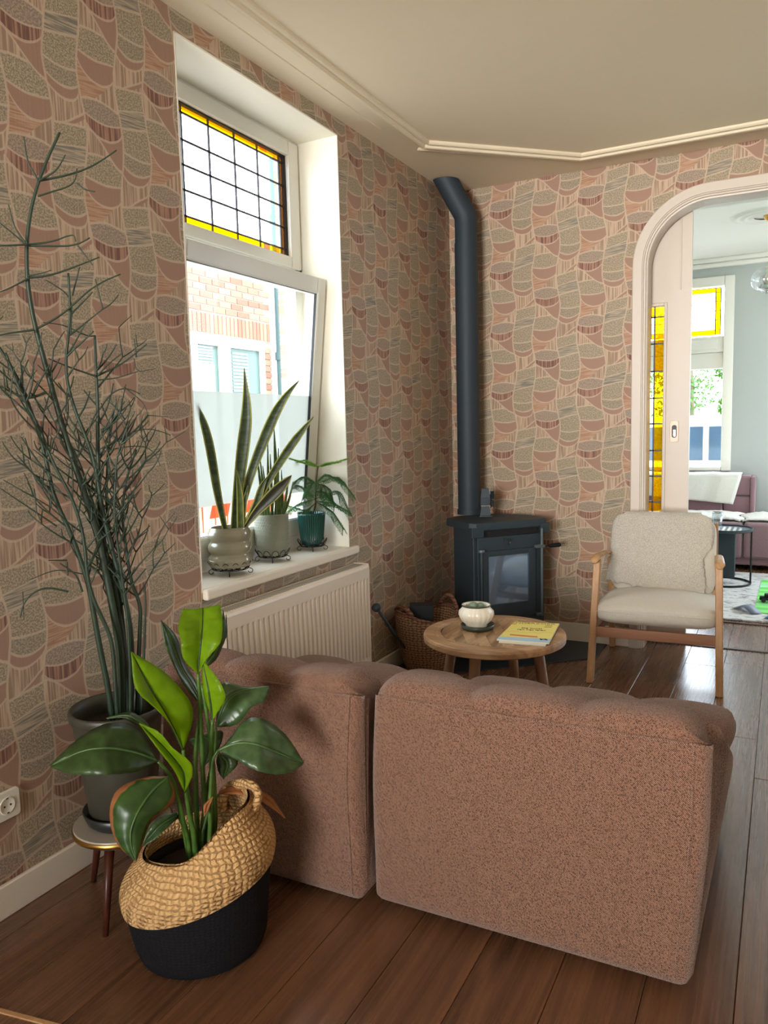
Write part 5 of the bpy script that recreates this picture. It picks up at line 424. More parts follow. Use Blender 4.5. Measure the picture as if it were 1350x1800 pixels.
M['spear'] = leafmat('spear_leaf', (70, 92, 50), (108, 130, 60), 0.2, (160, 180, 60), 0.45)
M['pine'] = leafmat('pine_needle', (54, 96, 62), (80, 124, 78), 0.3, (130, 190, 90), 0.5)
M['pine_new'] = leafmat('pine_new_growth', (110, 150, 70), (136, 172, 84), 0.4, (170, 220, 90), 0.5)
M['pine_stem'] = plain('pine_stem', (84, 76, 50), 0.7)
M['pencil'] = plain('pencil_stem_green', (38, 54, 38), 0.5, var=0.25, scale=40)
M['pencil_low'] = plain('pencil_stem_base', (50, 62, 42), 0.55, var=0.3, scale=50)
M['jute'] = jute('jute_braid', (170, 128, 82), (218, 176, 122), 84.0, 0.8, 72.0)
M['black_cotton'] = jute('black_cotton_braid', (10, 10, 13), (24, 24, 29), 130.0, 0.3, 90.0)
M['wicker'] = jute('seagrass_weave', (70, 50, 38), (168, 130, 98), 75.0)
M['wicker_dark'] = jute('seagrass_handle', (84, 56, 46), (142, 100, 82), 60.0)
M['box_black'] = plain('black_card', (26, 34, 40), 0.6)
M['log'] = plain('split_log', (130, 110, 92), 0.9, var=0.3, scale=60, bump=0.4)

# ---------------------------------------------------------------- room shell
CEIL = 2.712
def st(o): return tag(o, kind='structure')
YB = 4.55
# floor with its boards
fl = MB().box((-0.05, -4.1, -0.12), (4.3, 8.6, -0.016)).build('floor', M['matt_black']); st(fl)
bm_ = MB().box((-0.0942, -0.5, -0.016), (0.0942, 0.5, 0.0))
pl0 = bm_.build('plank', M['boards'], fl, bevel=0.0012, seg=1)
cuts = {0: (1.1, 3.0), 1: (0.2, 2.2, 4.1), 2: (0.9, 2.9, 4.5), 3: (-.2, 1.75, 3.7), 4: (.8, 2.7, 4.25), 5: (0.1, 2.1, 3.99), 6: (0.9, 3.3, 4.46), 7: (-.3, 0.7, 2.4, 3.95), 8: (.55, 2.525, 4.34), 9: (1.2, 3.38, 4.42)}
first = True
def lay(cx, y0, y1):
    global first
    o = pl0 if first else pl0.copy()
    if not first: COL.objects.link(o)
    first = False
    o.parent = fl; o.location = (cx, (y0 + y1) / 2, 0); o.scale = (1, y1 - y0 - 0.0025, 1)
for kx in range(-1, 22):
    cx = 0.18 + 0.19 * kx
    cs = [-3.98, -1.9] + list(cuts[(kx + 1) % 10]) + [4.695]
    for a, b in zip(cs[:-1], cs[1:]): lay(cx, a, b)
    for a, b in ((4.725, 5.318), (5.345, 6.9 + 0.3 * (kx % 3)), (6.9 + 0.3 * (kx % 3), 8.3)): lay(cx, a, b)
st(MB().box((1.0, 4.695, -0.014), (3.12, 4.725, 0.006)).build('trim_1', M['dark_strip'], bevel=0.003))
st(MB().box((1.0, 5.318, -0.014), (3.12, 5.345, 0.008)).build('trim_2', M['dark_strip'], bevel=0.003))
q = frame((0.04, 0.985, 0), 0.16)
st(MB().box((0, 0, -0.012), (0.75, 0.010, 0.004), q).build('trim_3', M['beech']))

# ceiling
st(MB().box((-0.45, -4.2, CEIL), (4.4, 5.35, CEIL + 0.2)).build('ceiling', M['ceiling']))
st(MB().box((-0.45, 5.35, 2.84), (4.4, 8.75, 3.04)).build('ceiling_far', M['white_wall']))
def sweep(path, prof, closed=False):
    """path: (x, y) points; prof: (offset to the left of travel, z)"""
    n = len(path); rows = []
    for i in range(n):
        p = Vector(path[i]); a = Vector(path[max(i - 1, 0)]); b = Vector(path[min(i + 1, n - 1)])
        d1 = (p - a).normalized() if i > 0 else (b - p).normalized(); d2 = (b - p).normalized() if i < n - 1 else d1
        n1 = Vector((-d1.y, d1.x)); n2 = Vector((-d2.y, d2.x)); m = (n1 + n2).normalized(); c = max(0.3, m.dot(n1))
        rows.append([(p.x + m.x * o / c, p.y + m.y * o / c, z) for o, z in prof])
    return MB().grid(rows)
C0 = CEIL
main_path = [(0.255, -3.9), (0.255, 3.68), (0.87, 4.265), (4.2, 4.265)]
st(sweep(main_path, [(0.0, C0), (0.0, C0 - .010), (0.006, C0 - .016), (0.014, C0 - .018), (0.02, C0 - .012), (0.027, C0 - .012), (0.031, C0 - .026), (0.042, C0 - .028), (0.050, C0 - .024), (0.052, C0 - .008), (0.06, C0 - .006), (0.066, C0)]).build('trim_4', M['ceiling'], smooth=False))
st(sweep([(0.165, 3.745), (0.83, 4.345), (4.2, 4.345)], [(0, C0), (0, C0 - .008), (0.006, C0 - .012), (0.014, C0 - .010), (0.016, C0)]).build('trim_5', M['ceiling']))
st(sweep([(0.112, -3.9), (0.112, 3.42)], [(-.004, C0), (-.003, C0 - .004), (.003, C0 - .004), (.004, C0)]).build('trim_6', M['ceiling']))

# side wall with the window opening
WY0, WY1, WZ0, WZ1 = 2.14, 3.212, 0.722, 2.641
wl_ = MB()
wl_.box((-0.36, -4.2, -0.1), (0, WY0, 2.9)); wl_.box((-0.36, WY1, -0.1), (0, YB + 0.12, 2.9))
wl_.box((-0.36, WY0, -0.1), (0, WY1, WZ0 - 0.03)); wl_.box((-0.36, WY0, WZ1), (0, WY1, 2.9))
st(wl_.build('wall_left', M['paper_side']))
st(MB().box((-0.36, YB + 0.12, -0.1), (0, 8.7, 3.05)).build('wall_left_far', M['white_wall']))

# back wall with the arched opening
def arch_path(off, xl=1.09, xr=3.10, zt=2.537, r=0.39, n=14):
    r2 = r - off; p = [(xl + off, 0.0), (xl + off, zt - r)]
    for i in range(1, n + 1):
        t = math.pi - i / n * math.pi / 2; p.append((xl + r + r2 * math.cos(t), zt - r + r2 * math.sin(t)))
    for i in range(0, n + 1):
        t = math.pi / 2 - i / n * math.pi / 2; p.append((xr - r + r2 * math.cos(t), zt - r + r2 * math.sin(t)))
    p.append((xr - off, 0.0)); return p
ap = arch_path(0.03)
poly = [(-0.0, 0.0)] + ap + [(4.3, 0.0), (4.3, 2.9), (0.0, 2.9)]
n = len(poly); vs = [(p[0], YB, p[1]) for p in poly] + [(p[0], YB + 0.12, p[1]) for p in poly]
st(MB().add(vs, [tuple(range(n)), tuple(range(2 * n - 1, n - 1, -1))] + [(i, (i + 1) % n, n + (i + 1) % n, n + i) for i in range(n)]).build('wall_back', M['paper_back']))
prof = [(0.0, YB), (0.0, YB - .022), (0.004, YB - .026), (0.050, YB - .026), (0.053, YB - .020), (0.057, YB - .020), (0.060, YB - .012), (0.068, YB - .012), (0.070, YB + 0.0), (0.078, YB + .002), (0.080, YB + .012), (0.080, YB + .13)]
rows = []
for o, y in prof: rows.append([(p[0], y, p[1]) for p in arch_path(o)])
st(MB().grid(rows).build('trim_7', M['casing'], smooth=False))
# partition between the rooms (cupboards each side of the opening)
st(MB().box((0.0, 4.80, 0), (1.03, 5.33, 2.9)).box((3.14, 4.80, 0), (4.3, 5.33, 2.9)).build('wall_partition', M['white_wall']))
st(MB().box((1.03, 5.20, 2.60), (3.14, 5.33, 2.9)).build('wall_header', M['white_wall']))
# far room
FX = [(0.20, 1.40), (2.2, 3.8)]; FZ0, FZ1 = 0.80, 2.675; YF = 8.3
wf = MB(); wf.box((-0.3, YF, -0.1), (0.20, YF + 0.3, 3.0)); wf.box((1.40, YF, -0.1), (2.2, YF + 0.3, 3.0)); wf.box((3.8, YF, -0.1), (4.4, YF + 0.3, 3.0))
for a, b in FX: wf.box((a, YF, -0.1), (b, YF + 0.3, FZ0)); wf.box((a, YF, FZ1), (b, YF + 0.3, 3.0))
st(wf.build('wall_far', M['grey_wall']))
st(MB().box((4.2, -4.2, -0.1), (4.4, 5.95, 3.0)).box((4.2, 7.85, -0.1), (4.4, 8.7, 3.0)).box((4.2, 5.95, -0.1), (4.4, 7.85, 0.8)).box((4.2, 5.95, 2.6), (4.4, 7.85, 3.0)).build('wall_right', M['white_wall']))  # far-room opening cut into this wall to add daylight
wr = MB(); wr.box((-0.36, -4.2, -0.1), (0.4, -4.0, 2.9)); wr.box((2.0, -4.2, -0.1), (4.4, -4.0, 2.9)); wr.box((0.4, -4.2, 2.3), (2.0, -4.0, 2.9)); wr.box((0.4, -4.2, -0.1), (2.0, -4.0, 0.75))  # rear opening placed and sized for light from behind
st(wr.build('wall_rear', M['white_wall']))
# skirting
def skirt(name, a, b, h, t=0.016):
    m = MB()
    (x0, y0), (x1, y1) = a, b
    if x0 == x1: m.box((x0, y0, 0), (x0 + t, y1, h))
    else: m.box((x0, y0 - t, 0), (x1, y0, h))
    return st(m.build(name, M['white'], bevel=0.004))
skirt('baseboard_left', (0.0, -3.98), (0.0, YB), 0.092)
skirt('baseboard_back', (0.0, YB), (1.09, YB), 0.112)
# far-room cornice, window
st(MB().box((0.0, YF - 0.05, 2.755), (4.2, YF, 2.80)).box((0.0, YF - 0.09, 2.80), (4.2, YF, 2.842)).build('trim_8', M['white_wall'], bevel=0.012))

# ---------------------------------------------------------------- side window
w1 = thing('window_1', None, None, (-0.22, 2.68, 0.72)); st(w1)
rv = MB()
rv.box((-0.30, WY1 - 0.004, WZ0), (0.001, WY1 + 0.002, WZ1)); rv.box((-0.30, WY0 - 0.002, WZ0), (0.001, WY0 + 0.004, WZ1)); rv.box((-0.30, WY0, WZ1 - 0.005), (0.001, WY1, WZ1 + 0.001))
rv.build('window_reveal', M['reveal'], w1)
MB().box((-0.30, WY0, WZ0 - 0.028), (0.0, WY1, WZ0 + 0.012)).box((0.0, WY0 - 0.004, WZ0 - 0.028), (0.028, WY1 + 0.055, WZ0 + 0.012)).build('window_sill', M['white'], w1, bevel=0.009, seg=3)
def ring(m, y0, y1, z0, z1, w, xa, xb, Mx=None):
    wl, wr_, wb, wt = w if isinstance(w, tuple) else (w,) * 4
    m.box((xa, y0, z0), (xb, y0 + wl, z1), Mx); m.box((xa, y1 - wr_, z0), (xb, y1, z1), Mx)
    m.box((xa, y0 + wl, z0), (xb, y1 - wr_, z0 + wb), Mx); m.box((xa, y0 + wl, z1 - wt), (xb, y1 - wr_, z1), Mx)
m = MB(); ring(m, WY0, WY1, WZ0 + .012, WZ1, 0.062, -0.285, -0.215); m.box((-0.285, WY0, 1.965), (-0.215, WY1, 2.065))
m.build('window_frame', M['upvc'], w1, bevel=0.004)
m = MB(); ring(m, WY0 + .03, WY1 - .022, 2.052, WZ1 - .018, (.070, .078, .052, .066), -0.275, -0.203)
sb = m.build('upper_sash', M['upvc'], w1, bevel=0.005)
m = MB(); ring(m, 2.238, 3.112, 2.102, 2.558, 0.008, -0.240, -0.222); m.build('seal', M['seal'], sb)
# leaded light: each pane a piece
ys = [2.246, 2.262, 2.424, 2.585, 2.750, 2.911, 3.074, 3.104]; zs = [2.110, 2.139, 2.237, 2.331, 2.424, 2.525, 2.551]
def pane(a, b, c, d, mat, nm='pane', x=-0.236, par=w1):
    return MB().box((x - .002, a + .002, c + .002), (x + .002, b - .002, d - .002)).build(nm, M[mat], par)
for i in range(7):
    for j in range(6):
        edge = j in (0, 5)
        if i in (0, 6): mt = 'amber' if (edge and i == 0) else 'darkened_pane'
        else: mt = 'yellow' if edge else 'pane'
        if i == 5 and edge:
            pane(ys[5], 2.935, zs[j], zs[j + 1], 'yellow'); pane(2.935, 2.984, zs[j], zs[j + 1], 'amber' if j else 'darkened_pane'); pane(2.984, ys[6], zs[j], zs[j + 1], 'yellow')
        else: pane(ys[i], ys[i + 1], zs[j], zs[j + 1], mt)
m = MB()
for y in ys[1:-1]: m.box((-.2385, y - .0042, zs[0]), (-.2325, y + .0042, zs[-1]))
for z in zs[1:-1]: m.box((-.2385, ys[0], z - .0036), (-.2325, ys[-1], z + .0036))
m.build('lead_came', M['lead'], w1)
# tilted lower sash, hinged at its foot
TA = math.atan(0.125 / 1.20)
def tilt(p):
    x, y, z = p; h = z - 0.80
    return Vector((-0.205 + (x) * math.cos(TA) + h * math.sin(TA), y, 0.80 + h * math.cos(TA) - x * math.sin(TA)))
m = MB(); ring(m, 2.165, 3.19, 0.80, 2.005, (.07, .070, .085, .075), -0.055, 0.012, tilt)
ls = m.build('tilted_sash', M['upvc'], w1, bevel=0.005)
m = MB(); ring(m, 2.228, 3.127, 0.878, 1.937, 0.008, -0.006, 0.008, tilt); m.build('seal', M['seal'], ls)
m = MB(); ring(m, 2.222, 3.133, 0.872, 1.943, 0.005, -0.004, 0.0135, tilt); m.build('glazing_bead', M['upvc'], ls)
MB().box((-0.012, 2.236, 1.462), (-0.006, 3.119, 1.930), tilt).build('clear_glass', M['pane'], w1)
MB().box((-0.012, 2.236, 1.005), (-0.006, 3.119, 1.462), tilt).build('frosted_glass', M['film'], w1, label='frosted film on lower glass')
MB().box((-0.012, 2.236, 0.885), (-0.006, 3.119, 1.005), tilt).build('clear_glass', M['pane'], w1)

# ---------------------------------------------------------------- far window
w2 = thing('window_2', None, None, (0.8, YF + 0.1, FZ0)); st(w2)
a, b = FX[0]
def ringx(m, x0, x1, z0, z1, w, ya, yb):
    wl, wr_, wb, wt = w if isinstance(w, tuple) else (w,) * 4
    m.box((x0, ya, z0), (x0 + wl, yb, z1)); m.box((x1 - wr_, ya, z0), (x1, yb, z1))
    m.box((x0 + wl, ya, z0), (x1 - wr_, yb, z0 + wb)); m.box((x0 + wl, ya, z1 - wt), (x1 - wr_, yb, z1))
m = MB(); ringx(m, a, b, FZ0, FZ1, (.09, .09, .04, .09), YF - 0.02, YF + 0.12)
m.box((a + .09, YF + .0, 1.955), (b - .09, YF + .12, 2.11)); m.box((a + .09, YF + .02, 1.80), (b - .09, YF + .12, 1.955))
m.build('window_frame', M['upvc'], w2, bevel=0.008)
m = MB().box((a + .13, YF - .012, 1.985), (b - .14, YF, 2.085)).build('valance_panel', M['upvc'], w2, bevel=0.006)
xs = [0.30, 0.34, 0.63, 0.93, 1.23, 1.275]; zz = [2.13, 2.175, 2.27, 2.36, 2.45, 2.535, 2.575]
for i in range(5):
    for j in range(6):
        e = i in (0, 4) or j in (0, 5)
        MB().box((xs[i] + .002, YF + .058, zz[j] + .002), (xs[i + 1] - .002, YF + .062, zz[j + 1] - .002)).build('pane', M[('amber' if (j == 0 and i < 4 and i != 3) else 'yellow') if e else 'pane'], w2)
m = MB()
for x in xs: m.box((x - .005, YF + .056, zz[0]), (x + .005, YF + .064, zz[-1]))
for z in zz: m.box((xs[0], YF + .056, z - .003), (xs[-1], YF + .064, z + .003))
m.build('lead_came', M['lead'], w2)
MB().box((a + .09, YF + .06, 0.84), (b - .09, YF + .064, 1.80)).build('clear_glass', M['pane'], w2)
w3 = thing('added_window_3', None, None, (3.0, YF + 0.1, FZ0)); st(w3)  # unseen second far window, added to bring in light
m = MB(); ringx(m, 2.2, 3.8, FZ0, FZ1, .09, YF - 0.02, YF + 0.12); m.box((2.29, YF, 1.9), (3.71, YF + .12, 2.05)); m.build('window_frame', M['upvc'], w3)
MB().box((2.29, YF + .06, 0.89), (3.71, YF + .064, 1.9)).box((2.29, YF + .06, 2.05), (3.71, YF + .064, 2.58)).build('clear_glass', M['pane'], w3)

# ---------------------------------------------------------------- sliding door
d1 = thing('door_1', None, None, (1.2, 4.72, 0)); st(d1)
DY0, DY1 = 4.70, 4.742; dx0, dx1 = 0.95, 1.379; gx0, gx1, gz0, gz1 = 1.06, 1.236, 0.776, 1.947
m = MB(); m.box((dx0, DY0, 0.012), (gx0, DY1, 2.62)); m.box((gx1, DY0, 0.012), (dx1, DY1, 2.62)); m.box((gx0, DY0, 0.012), (gx1, DY1, gz0)); m.box((gx0, DY0, gz1), (gx1, DY1, 2.62))
m.build('leaf', M['casing'], d1)
m = MB(); ringx(m, gx0 - .018, gx1 + .018, gz0 - .018, gz1 + .018, 0.018, DY0 - .007, DY0); m.build('glass_bead', M['casing'], d1, bevel=0.003)
m = MB()
for xo in (1.318,): m.box((xo, DY0 - .005, gz1 + .08), (xo + .008, DY0, 2.58))
m.build('panel_moulding', M['casing'], d1, bevel=0.002)
gx = [1.06, 1.136, 1.184, 1.236]
gz = [0.776, 0.833, 0.983, 1.132, 1.286, 1.433, 1.585, 1.740, 1.890, 1.947]
k = NT('yellow_cathedral_pane'); nz = k.noise(k.coord(), 75, 3, 0.6, 1.0)
t_ = k.n('ShaderNodeBsdfTransparent'); k.link(k.mix(nz.sm(0.42, 0.6), (1.0, 0.60, 0.02), (1.0, 0.86, 0.12)), t_.inputs[0])
g_ = k.n('ShaderNodeBsdfTranslucent'); g_.inputs[0].default_value = (0.9, 0.5, 0.02, 1)
ms = k.n('ShaderNodeMixShader'); ms.inputs[0].default_value = 0.22; k.link(t_.outputs[0], ms.inputs[1]); k.link(g_.outputs[0], ms.inputs[2]); k.link(ms.outputs[0], k.o.inputs['Surface'])
M['cathedral'] = k.m
for i in range(3):
    for j in range(9):
        mt = 'cathedral' if (i == 2 or j in (0, 8)) else 'pane'
        MB().box((gx[i] + .002, 4.719, gz[j] + .002), (gx[i + 1] - .002, 4.723, gz[j + 1] - .002)).build('pane', M[mt], d1)
m = MB()
for x in gx[1:3]: m.box((x - .004, 4.716, gz[0]), (x + .004, 4.726, gz[-1]))
for z in gz[1:-1]: m.box((gx[0], 4.716, z - .004), (gx[-1], 4.726, z + .004))
m.build('lead_came', M['lead'], d1)
m = MB(); rr = []
def plate(x0, x1, z0, z1, r, y0, y1):
    p = []
    for cx, cz, t0 in ((x1 - r, z1 - r, 0), (x0 + r, z1 - r, 90), (x0 + r, z0 + r, 180), (x1 - r, z0 + r, 270)):
        for q_ in range(5):
            t = math.radians(t0 + q_ * 22.5); p.append((cx + r * math.cos(t), cz + r * math.sin(t)))
    n_ = len(p); return [(a_, y0, b_) for a_, b_ in p] + [(a_, y1, b_) for a_, b_ in p], [tuple(range(n_)), tuple(range(2 * n_ - 1, n_ - 1, -1))] + [(i_, (i_ + 1) % n_, n_ + (i_ + 1) % n_, n_ + i_) for i_ in range(n_)]
hp = MB().add(*plate(1.277, 1.324, 1.180, 1.302, .010, 4.695, 4.700)).build('handle_plate', M['copper'], d1, bevel=0.0015)
MB().add(*plate(1.287, 1.314, 1.205, 1.277, .012, 4.6935, 4.6952)).build('recess', M['lead'], hp)
MB().add(*plate(1.296, 1.308, 1.212, 1.250, .005, 4.690, 4.694)).build('catch', M['chrome'], hp)
m = MB()
for z in (1.190, 1.292):
    for x in (1.284, 1.317): m.lathe([(0.0, 0), (.003, .0), (.003, .001), (0, .0015)], (x, 4.694, z), 8)
m.build('screw', M['chrome'], hp)

# ---------------------------------------------------------------- sofa modules
def smooth(t): t = max(0.0, min(1.0, t)); return t * t * (3 - 2 * t)
def sofa(x0, x1, yb, fl_l, fl_r, dz, label):
    root = thing('sofa_module', label, 'sofa', ((x0 + x1) / 2, yb + 0.45, 0), 'low tufted sofa modules')
    key = [(0.012, .028, 0), (0.0, .05, 0), (.006, .12, 0), (.022, .27, 0), (.044, .45, 0), (.062, .575, 0), # back face
           (.066, .594, 1), (.080, .612, 1), (.112, .622, 1), (.160, .622, 1), (.215, .610, 1), (.262, .580, 2), (.290, .535, 2), (.310, .485, 2), (.325, .445, 3),
           (.350, .415, 3), (.44, .425, 3), (.55, .42, 3), (.60, .412, 4), (.72, .42, 4), (.85, .405, 4), (.90, .375, 5), (.925, .31, 5), (.928, .2, 5), (.92, .10, 5), (.89, .030, 0)]
    P = [Vector((a, b + (dz if b > .3 else 0))) for a, b, _ in key]; R = [c for *_, c in key]
    pts = []; rows = []; starts = {}
    for i in range(len(P) - 1):
        a, b, c, d = P[max(i - 1, 0)], P[i], P[i + 1], P[min(i + 2, len(P) - 1)]
        for j in range(5):
            t = j / 5; pts.append(0.5 * (2 * b + (c - a) * t + (2 * a - 5 * b + 4 * c - d) * t * t + (3 * b - a - 3 * c + d) * t ** 3)); rows.append(R[i])
    pts.append(P[-1]); rows.append(0)
    span = {}
    for i, r in enumerate(rows): span.setdefault(r, []).append(i)
    npf = len(pts); NX = 72; edge = 0.030
    xs_ = []
    for i in range(NX + 1):
        t = i / NX; xs_.append(t)
    rowsv = []
    for t in xs_:
        ch = 3 * t; f = ch - math.floor(ch) if t < 1 else 0.999
        chan = max(0.0, 1 - abs(2 * f - 1) ** 3.2)
        d = min(t, 1 - t) * (x1 - x0)
        ins = lambda e_: e_ * (1 - math.sqrt(max(0, 1 - max(0, 1 - d / e_) ** 2))) if d < e_ else 0
        rv_ = []
        for i, p in enumerate(pts):
            a, b = pts[max(i - 1, 0)], pts[min(i + 1, npf - 1)]; tg = (b - a).normalized(); nr = Vector((-tg.y, tg.x))
            r = rows[i]; inset = ins(0.055 if r == 1 else edge); off = -inset
            if r:
                sp = span[r]; u = (i - sp[0]) / max(1, sp[-1] - sp[0]); rp = 1 - abs(2 * u - 1) ** 2.6
                if r == 1: rp = smooth(u * 3) if u < 0.5 else 1 - abs(2 * u - 1) ** 3
                off += 0.020 * chan * rp - 0.006
                if r == 1 and u < .12: off = -inset
            q2 = p + nr * off
            k = smooth(q2.y / 0.42)
            X0 = x0 - fl_l * k; X1 = x1 + fl_r * k
            side = (1 - abs(2 * (i - span[r][0]) / max(1, span[r][-1] - span[r][0]) - 1) ** 2.4) * (.017 if fl_r > 0 else 0.0) if r in (2, 3, 4) else 0
            X1 += side; X0 -= side * .2
            if r == 1: X1 -= .022 * smooth((i - span[1][0]) / 8)
            bulge = 0.02 * math.sin(math.pi * min(1, q2.x / .9)) if q2.x > 0 else 0
            X0 -= bulge * .3; X1 += bulge * .6
            rv_.append((X0 + (X1 - X0) * t, yb + q2.x, max(0.022, q2.y)))
        rowsv.append(rv_)
    m = MB().grid(rowsv)
    n = npf; L = len(m.v) - n
    m.f.append(tuple(range(n - 1, -1, -1))); m.f.append(tuple(range(L, L + n)))
    b0 = [(i * n, (i + 1) * n, (i + 1) * n + n - 1, i * n + n - 1) for i in range(NX)]; m.f += b0
    body = m.build('upholstery', M['sofa'], root, smooth=True)
    # piping along the top of the back panel
    pp = [(r[27][0], r[27][1] - .001, r[27][2]) for r in rowsv[2:-2]]
    MB().tube(pp, .0035, 6).build('piping', M['sofa'], root, smooth=True)
    for ri in (-4,): MB().tube([(rowsv[ri][i][0], rowsv[ri][i][1] - .001, rowsv[ri][i][2]) for i in range(4, 28)], .003, 6).build('piping', M['sofa'], root, smooth=True)
    for fx in (x0 + .08, x1 - .08):
        for fy in (yb + .1, yb + .82): MB().lathe([(.02, 0), (.022, .028)], (fx, fy, 0), 12, True).build('foot', M['matt_black'], root)
sofa(0.898, 1.706, 1.728, .022, .026, -0.012, 'rust bouclé sofa module beside the open floor, its whole back in view')
sofa(0.165, 0.884, 1.700, .015, -0.032, -0.012, 'rust bouclé sofa module against the wall, partly behind the broad-leaved plant')

# ---------------------------------------------------------------- radiator
rt = thing('radiator', 'cream ribbed panel radiator on the wall under the window', 'radiator', (0.07, 2.66, 0.15))
ry0, ry1, rz0, rz1 = 2.125, 3.200, 0.150, 0.660
MB().box((0.030, ry0 + .004, rz0 + .01), (0.100, ry1 - .004, rz1 - .012)).build('body', M['radiator'], rt)
for ya_ in (ry0, ry1 - .006): MB().box((0.030, ya_, rz0), (0.112, ya_ + .006, rz1)).build('side_cover', M['radiator'], rt, bevel=0.003)
m = MB(); ring(m, ry0 + .006, ry1 - .006, rz0, rz1, .001, .11, .1115)
rows = []; nz_ = [(rz0, 0), (rz0 + .052, 0), (rz0 + .062, 1), (rz1 - .075, 1), (rz1 - .065, 0), (rz1 - .018, 0), (rz1 - .008, -.6), (rz1 - .002, -2)]
NG = 32
for i in range(NG * 6 + 1):
    y = ry0 + .006 + (ry1 - ry0 - .012) * i / (NG * 6); f = (i % 6) / 6; g = 0.006 * (1 if 2 <= i % 6 <= 4 else 0) if 3 < i < NG * 6 - 3 else 0
    rows.append([(.116 - g * max(0, k_) + .004 * min(0, k_), y, z) for z, k_ in nz_])
m = MB().grid(rows); m.build('front_panel', M['radiator'], rt, solid=0.0015)
MB().box((.034, ry0 + .002, rz1 - .008), (.110, ry1 - .002, rz1 - .002)).build('top_grille', M['radiator'], rt, bevel=0.002)
m = MB()
for i in range(70):
    y = ry0 + .03 + i * .0146; m.box((.048, y, rz1 - .0022), (.098, y + .006, rz1 - .0012))
m.build('grille_slots', M['rad_dark'], rt)
vx, vz = .058, .625
q = lambda p: Vector((vx + p[1], ry0 - p[2], vz + p[0]))
vs, fs = plate(-.028, .028, -.012, .012, .0118, 0, .003)
MB().add([(vx + z_, ry0 - y_, vz - .016 + x_) for x_, y_, z_ in vs], fs).build('valve_cover', M['hole'], rt)
m = MB()
for a_, b_, r_ in ((0, .012, .009), (.012, .026, .0065), (.026, .030, .0045)): m.tube([(vx, ry0 - a_, vz), (vx, ry0 - b_, vz)], r_, 12)
m.build('valve_knob', M['chrome'], rt)
MB().tube([(.07, ry1 - .1, rz0 + .01), (.07, ry1 - .1, -.0)], .009, 10).build('feed_pipe', M['radiator'], rt)

# ---------------------------------------------------------------- socket on the side wall
so = thing('wall_socket', 'white wall socket on the patterned wall above the skirting', 'socket', (0.0, 1.295, 0.305))
def yplate(y0, y1, z0, z1, r, xa, xb):
    vs, fs = plate(y0, y1, z0, z1, r, xa, xb); return [(y_, x_, z_) for x_, y_, z_ in vs], fs
MB().add(*yplate(1.180, 1.341, .266, .346, .010, 0.0, .011)).build('cover_plate', M['plastic'], so, bevel=0.003)
for yc in (1.225, 1.300):
    dk = MB(); vs = []
    n = 28
    for r_, x_ in ((.025, .0112), (.0245, .013), (.021, .0128), (.020, .0122), (0.0, .0122)):
        vs.append([(x_, yc + r_ * math.cos(2 * math.pi * k_ / n), .306 + r_ * math.sin(2 * math.pi * k_ / n)) for k_ in range(n + 1)])
    dk.grid(vs); dk.build('outlet', M['plastic'], so, smooth=True)
    m = MB()
    for dy, dz_ in ((-.0095, 0), (.0095, 0)): m.tube([(.0121, yc + dy, .306 + dz_), (.0131, yc + dy, .306 + dz_)], .0028, 10)
    m.box((.0121, yc - .003, .3245), (.0132, yc + .003, .3275)); m.box((.0121, yc - .003, .2845), (.0132, yc + .003, .2875)); m.build('socket_holes', M['hole'], so)

# ---------------------------------------------------------------- stove, flue, hearth
hp_ = MB().prism([(0.02, 4.53), (0.02, 3.50), (0.10, 3.46), (0.965, 4.24), (0.965, 4.53)], 0.0, 0.006)
tag(hp_.build('hearth_plate', M['hearth'], bevel=0.002), 'black steel hearth plate on the floor under the stove', 'plate')
SA = math.atan2(4.285 - 3.915, 0.69 - 0.362)
sv = thing('wood_stove', 'black cast-iron wood stove with glass door in the corner', 'stove', (0.40, 4.20, 0.006))
q = frame((0.362, 3.915, 0), SA)   # u along the front, v into the corner
SW = 0.494
def pz(poly): return [tuple(q((a_, b_, 0)))[:2] for a_, b_ in poly]
MB().prism(pz([(.02, .02), (SW - .02, .02), (SW - .02, .20), (.36, .37), (.13, .37), (.02, .26)]), .03, .735).build('firebox', M['iron'], sv, bevel=0.006)
MB().prism(pz([(.0, .03), (.03, 0), (SW - .03, 0), (SW, .03), (SW, .21), (.37, .388), (.10, .388), (0, .31)]), .728, .770).build('top_plate', M['iron'], sv, bevel=0.004)
MB().prism(pz([(.0, .0), (SW, .0), (SW, .20), (.36, .36), (.13, .36), (0, .26)]), .006, .05).build('plinth', M['iron'], sv, bevel=0.004)
for u0, u1 in ((.0, .075), (SW - .055, SW)):
    MB().box((u0, -.006, .690), (u1, .03, .745), q).build('corner_block', M['iron'], sv, bevel=0.004)
MB().box((.10, .006, .694), (SW - .07, .03, .722), q).build('air_slot', M['matt_black'], sv)  # solid black strip fills the slot
MB().box((.035, -.004, .10), (SW - .05, .03, .690), q).build('front_plate', M['iron'], sv, bevel=0.004)
dr = MB(); u0, u1, z0_, z1_ = .058, .392, .235, .615
for a_ in ((u0, u0 + .035, z0_, z1_), (u1 - .045, u1, z0_, z1_), (u0 + .035, u1 - .045, z0_, .315), (u0 + .035, u1 - .045, .585, z1_)):
    dr.box((a_[0], -.022, a_[2]), (a_[1], -.002, a_[3]), q)
dr = dr.build('door', M['iron'], sv, bevel=0.003)
MB().box((u0 + .035, -.014, .315), (u1 - .045, -.008, .585), q).build('door_glass', M['stove_glass'], dr)
m = MB(); m.tube([q((.046, -.026, z)) for z in (.23, .52)], .007, 10); m.tube([q((.046, -.026, z)) for z in (.52, .615)], .010, 10)
m.build('hinge_rod', M['iron'], sv, smooth=False)
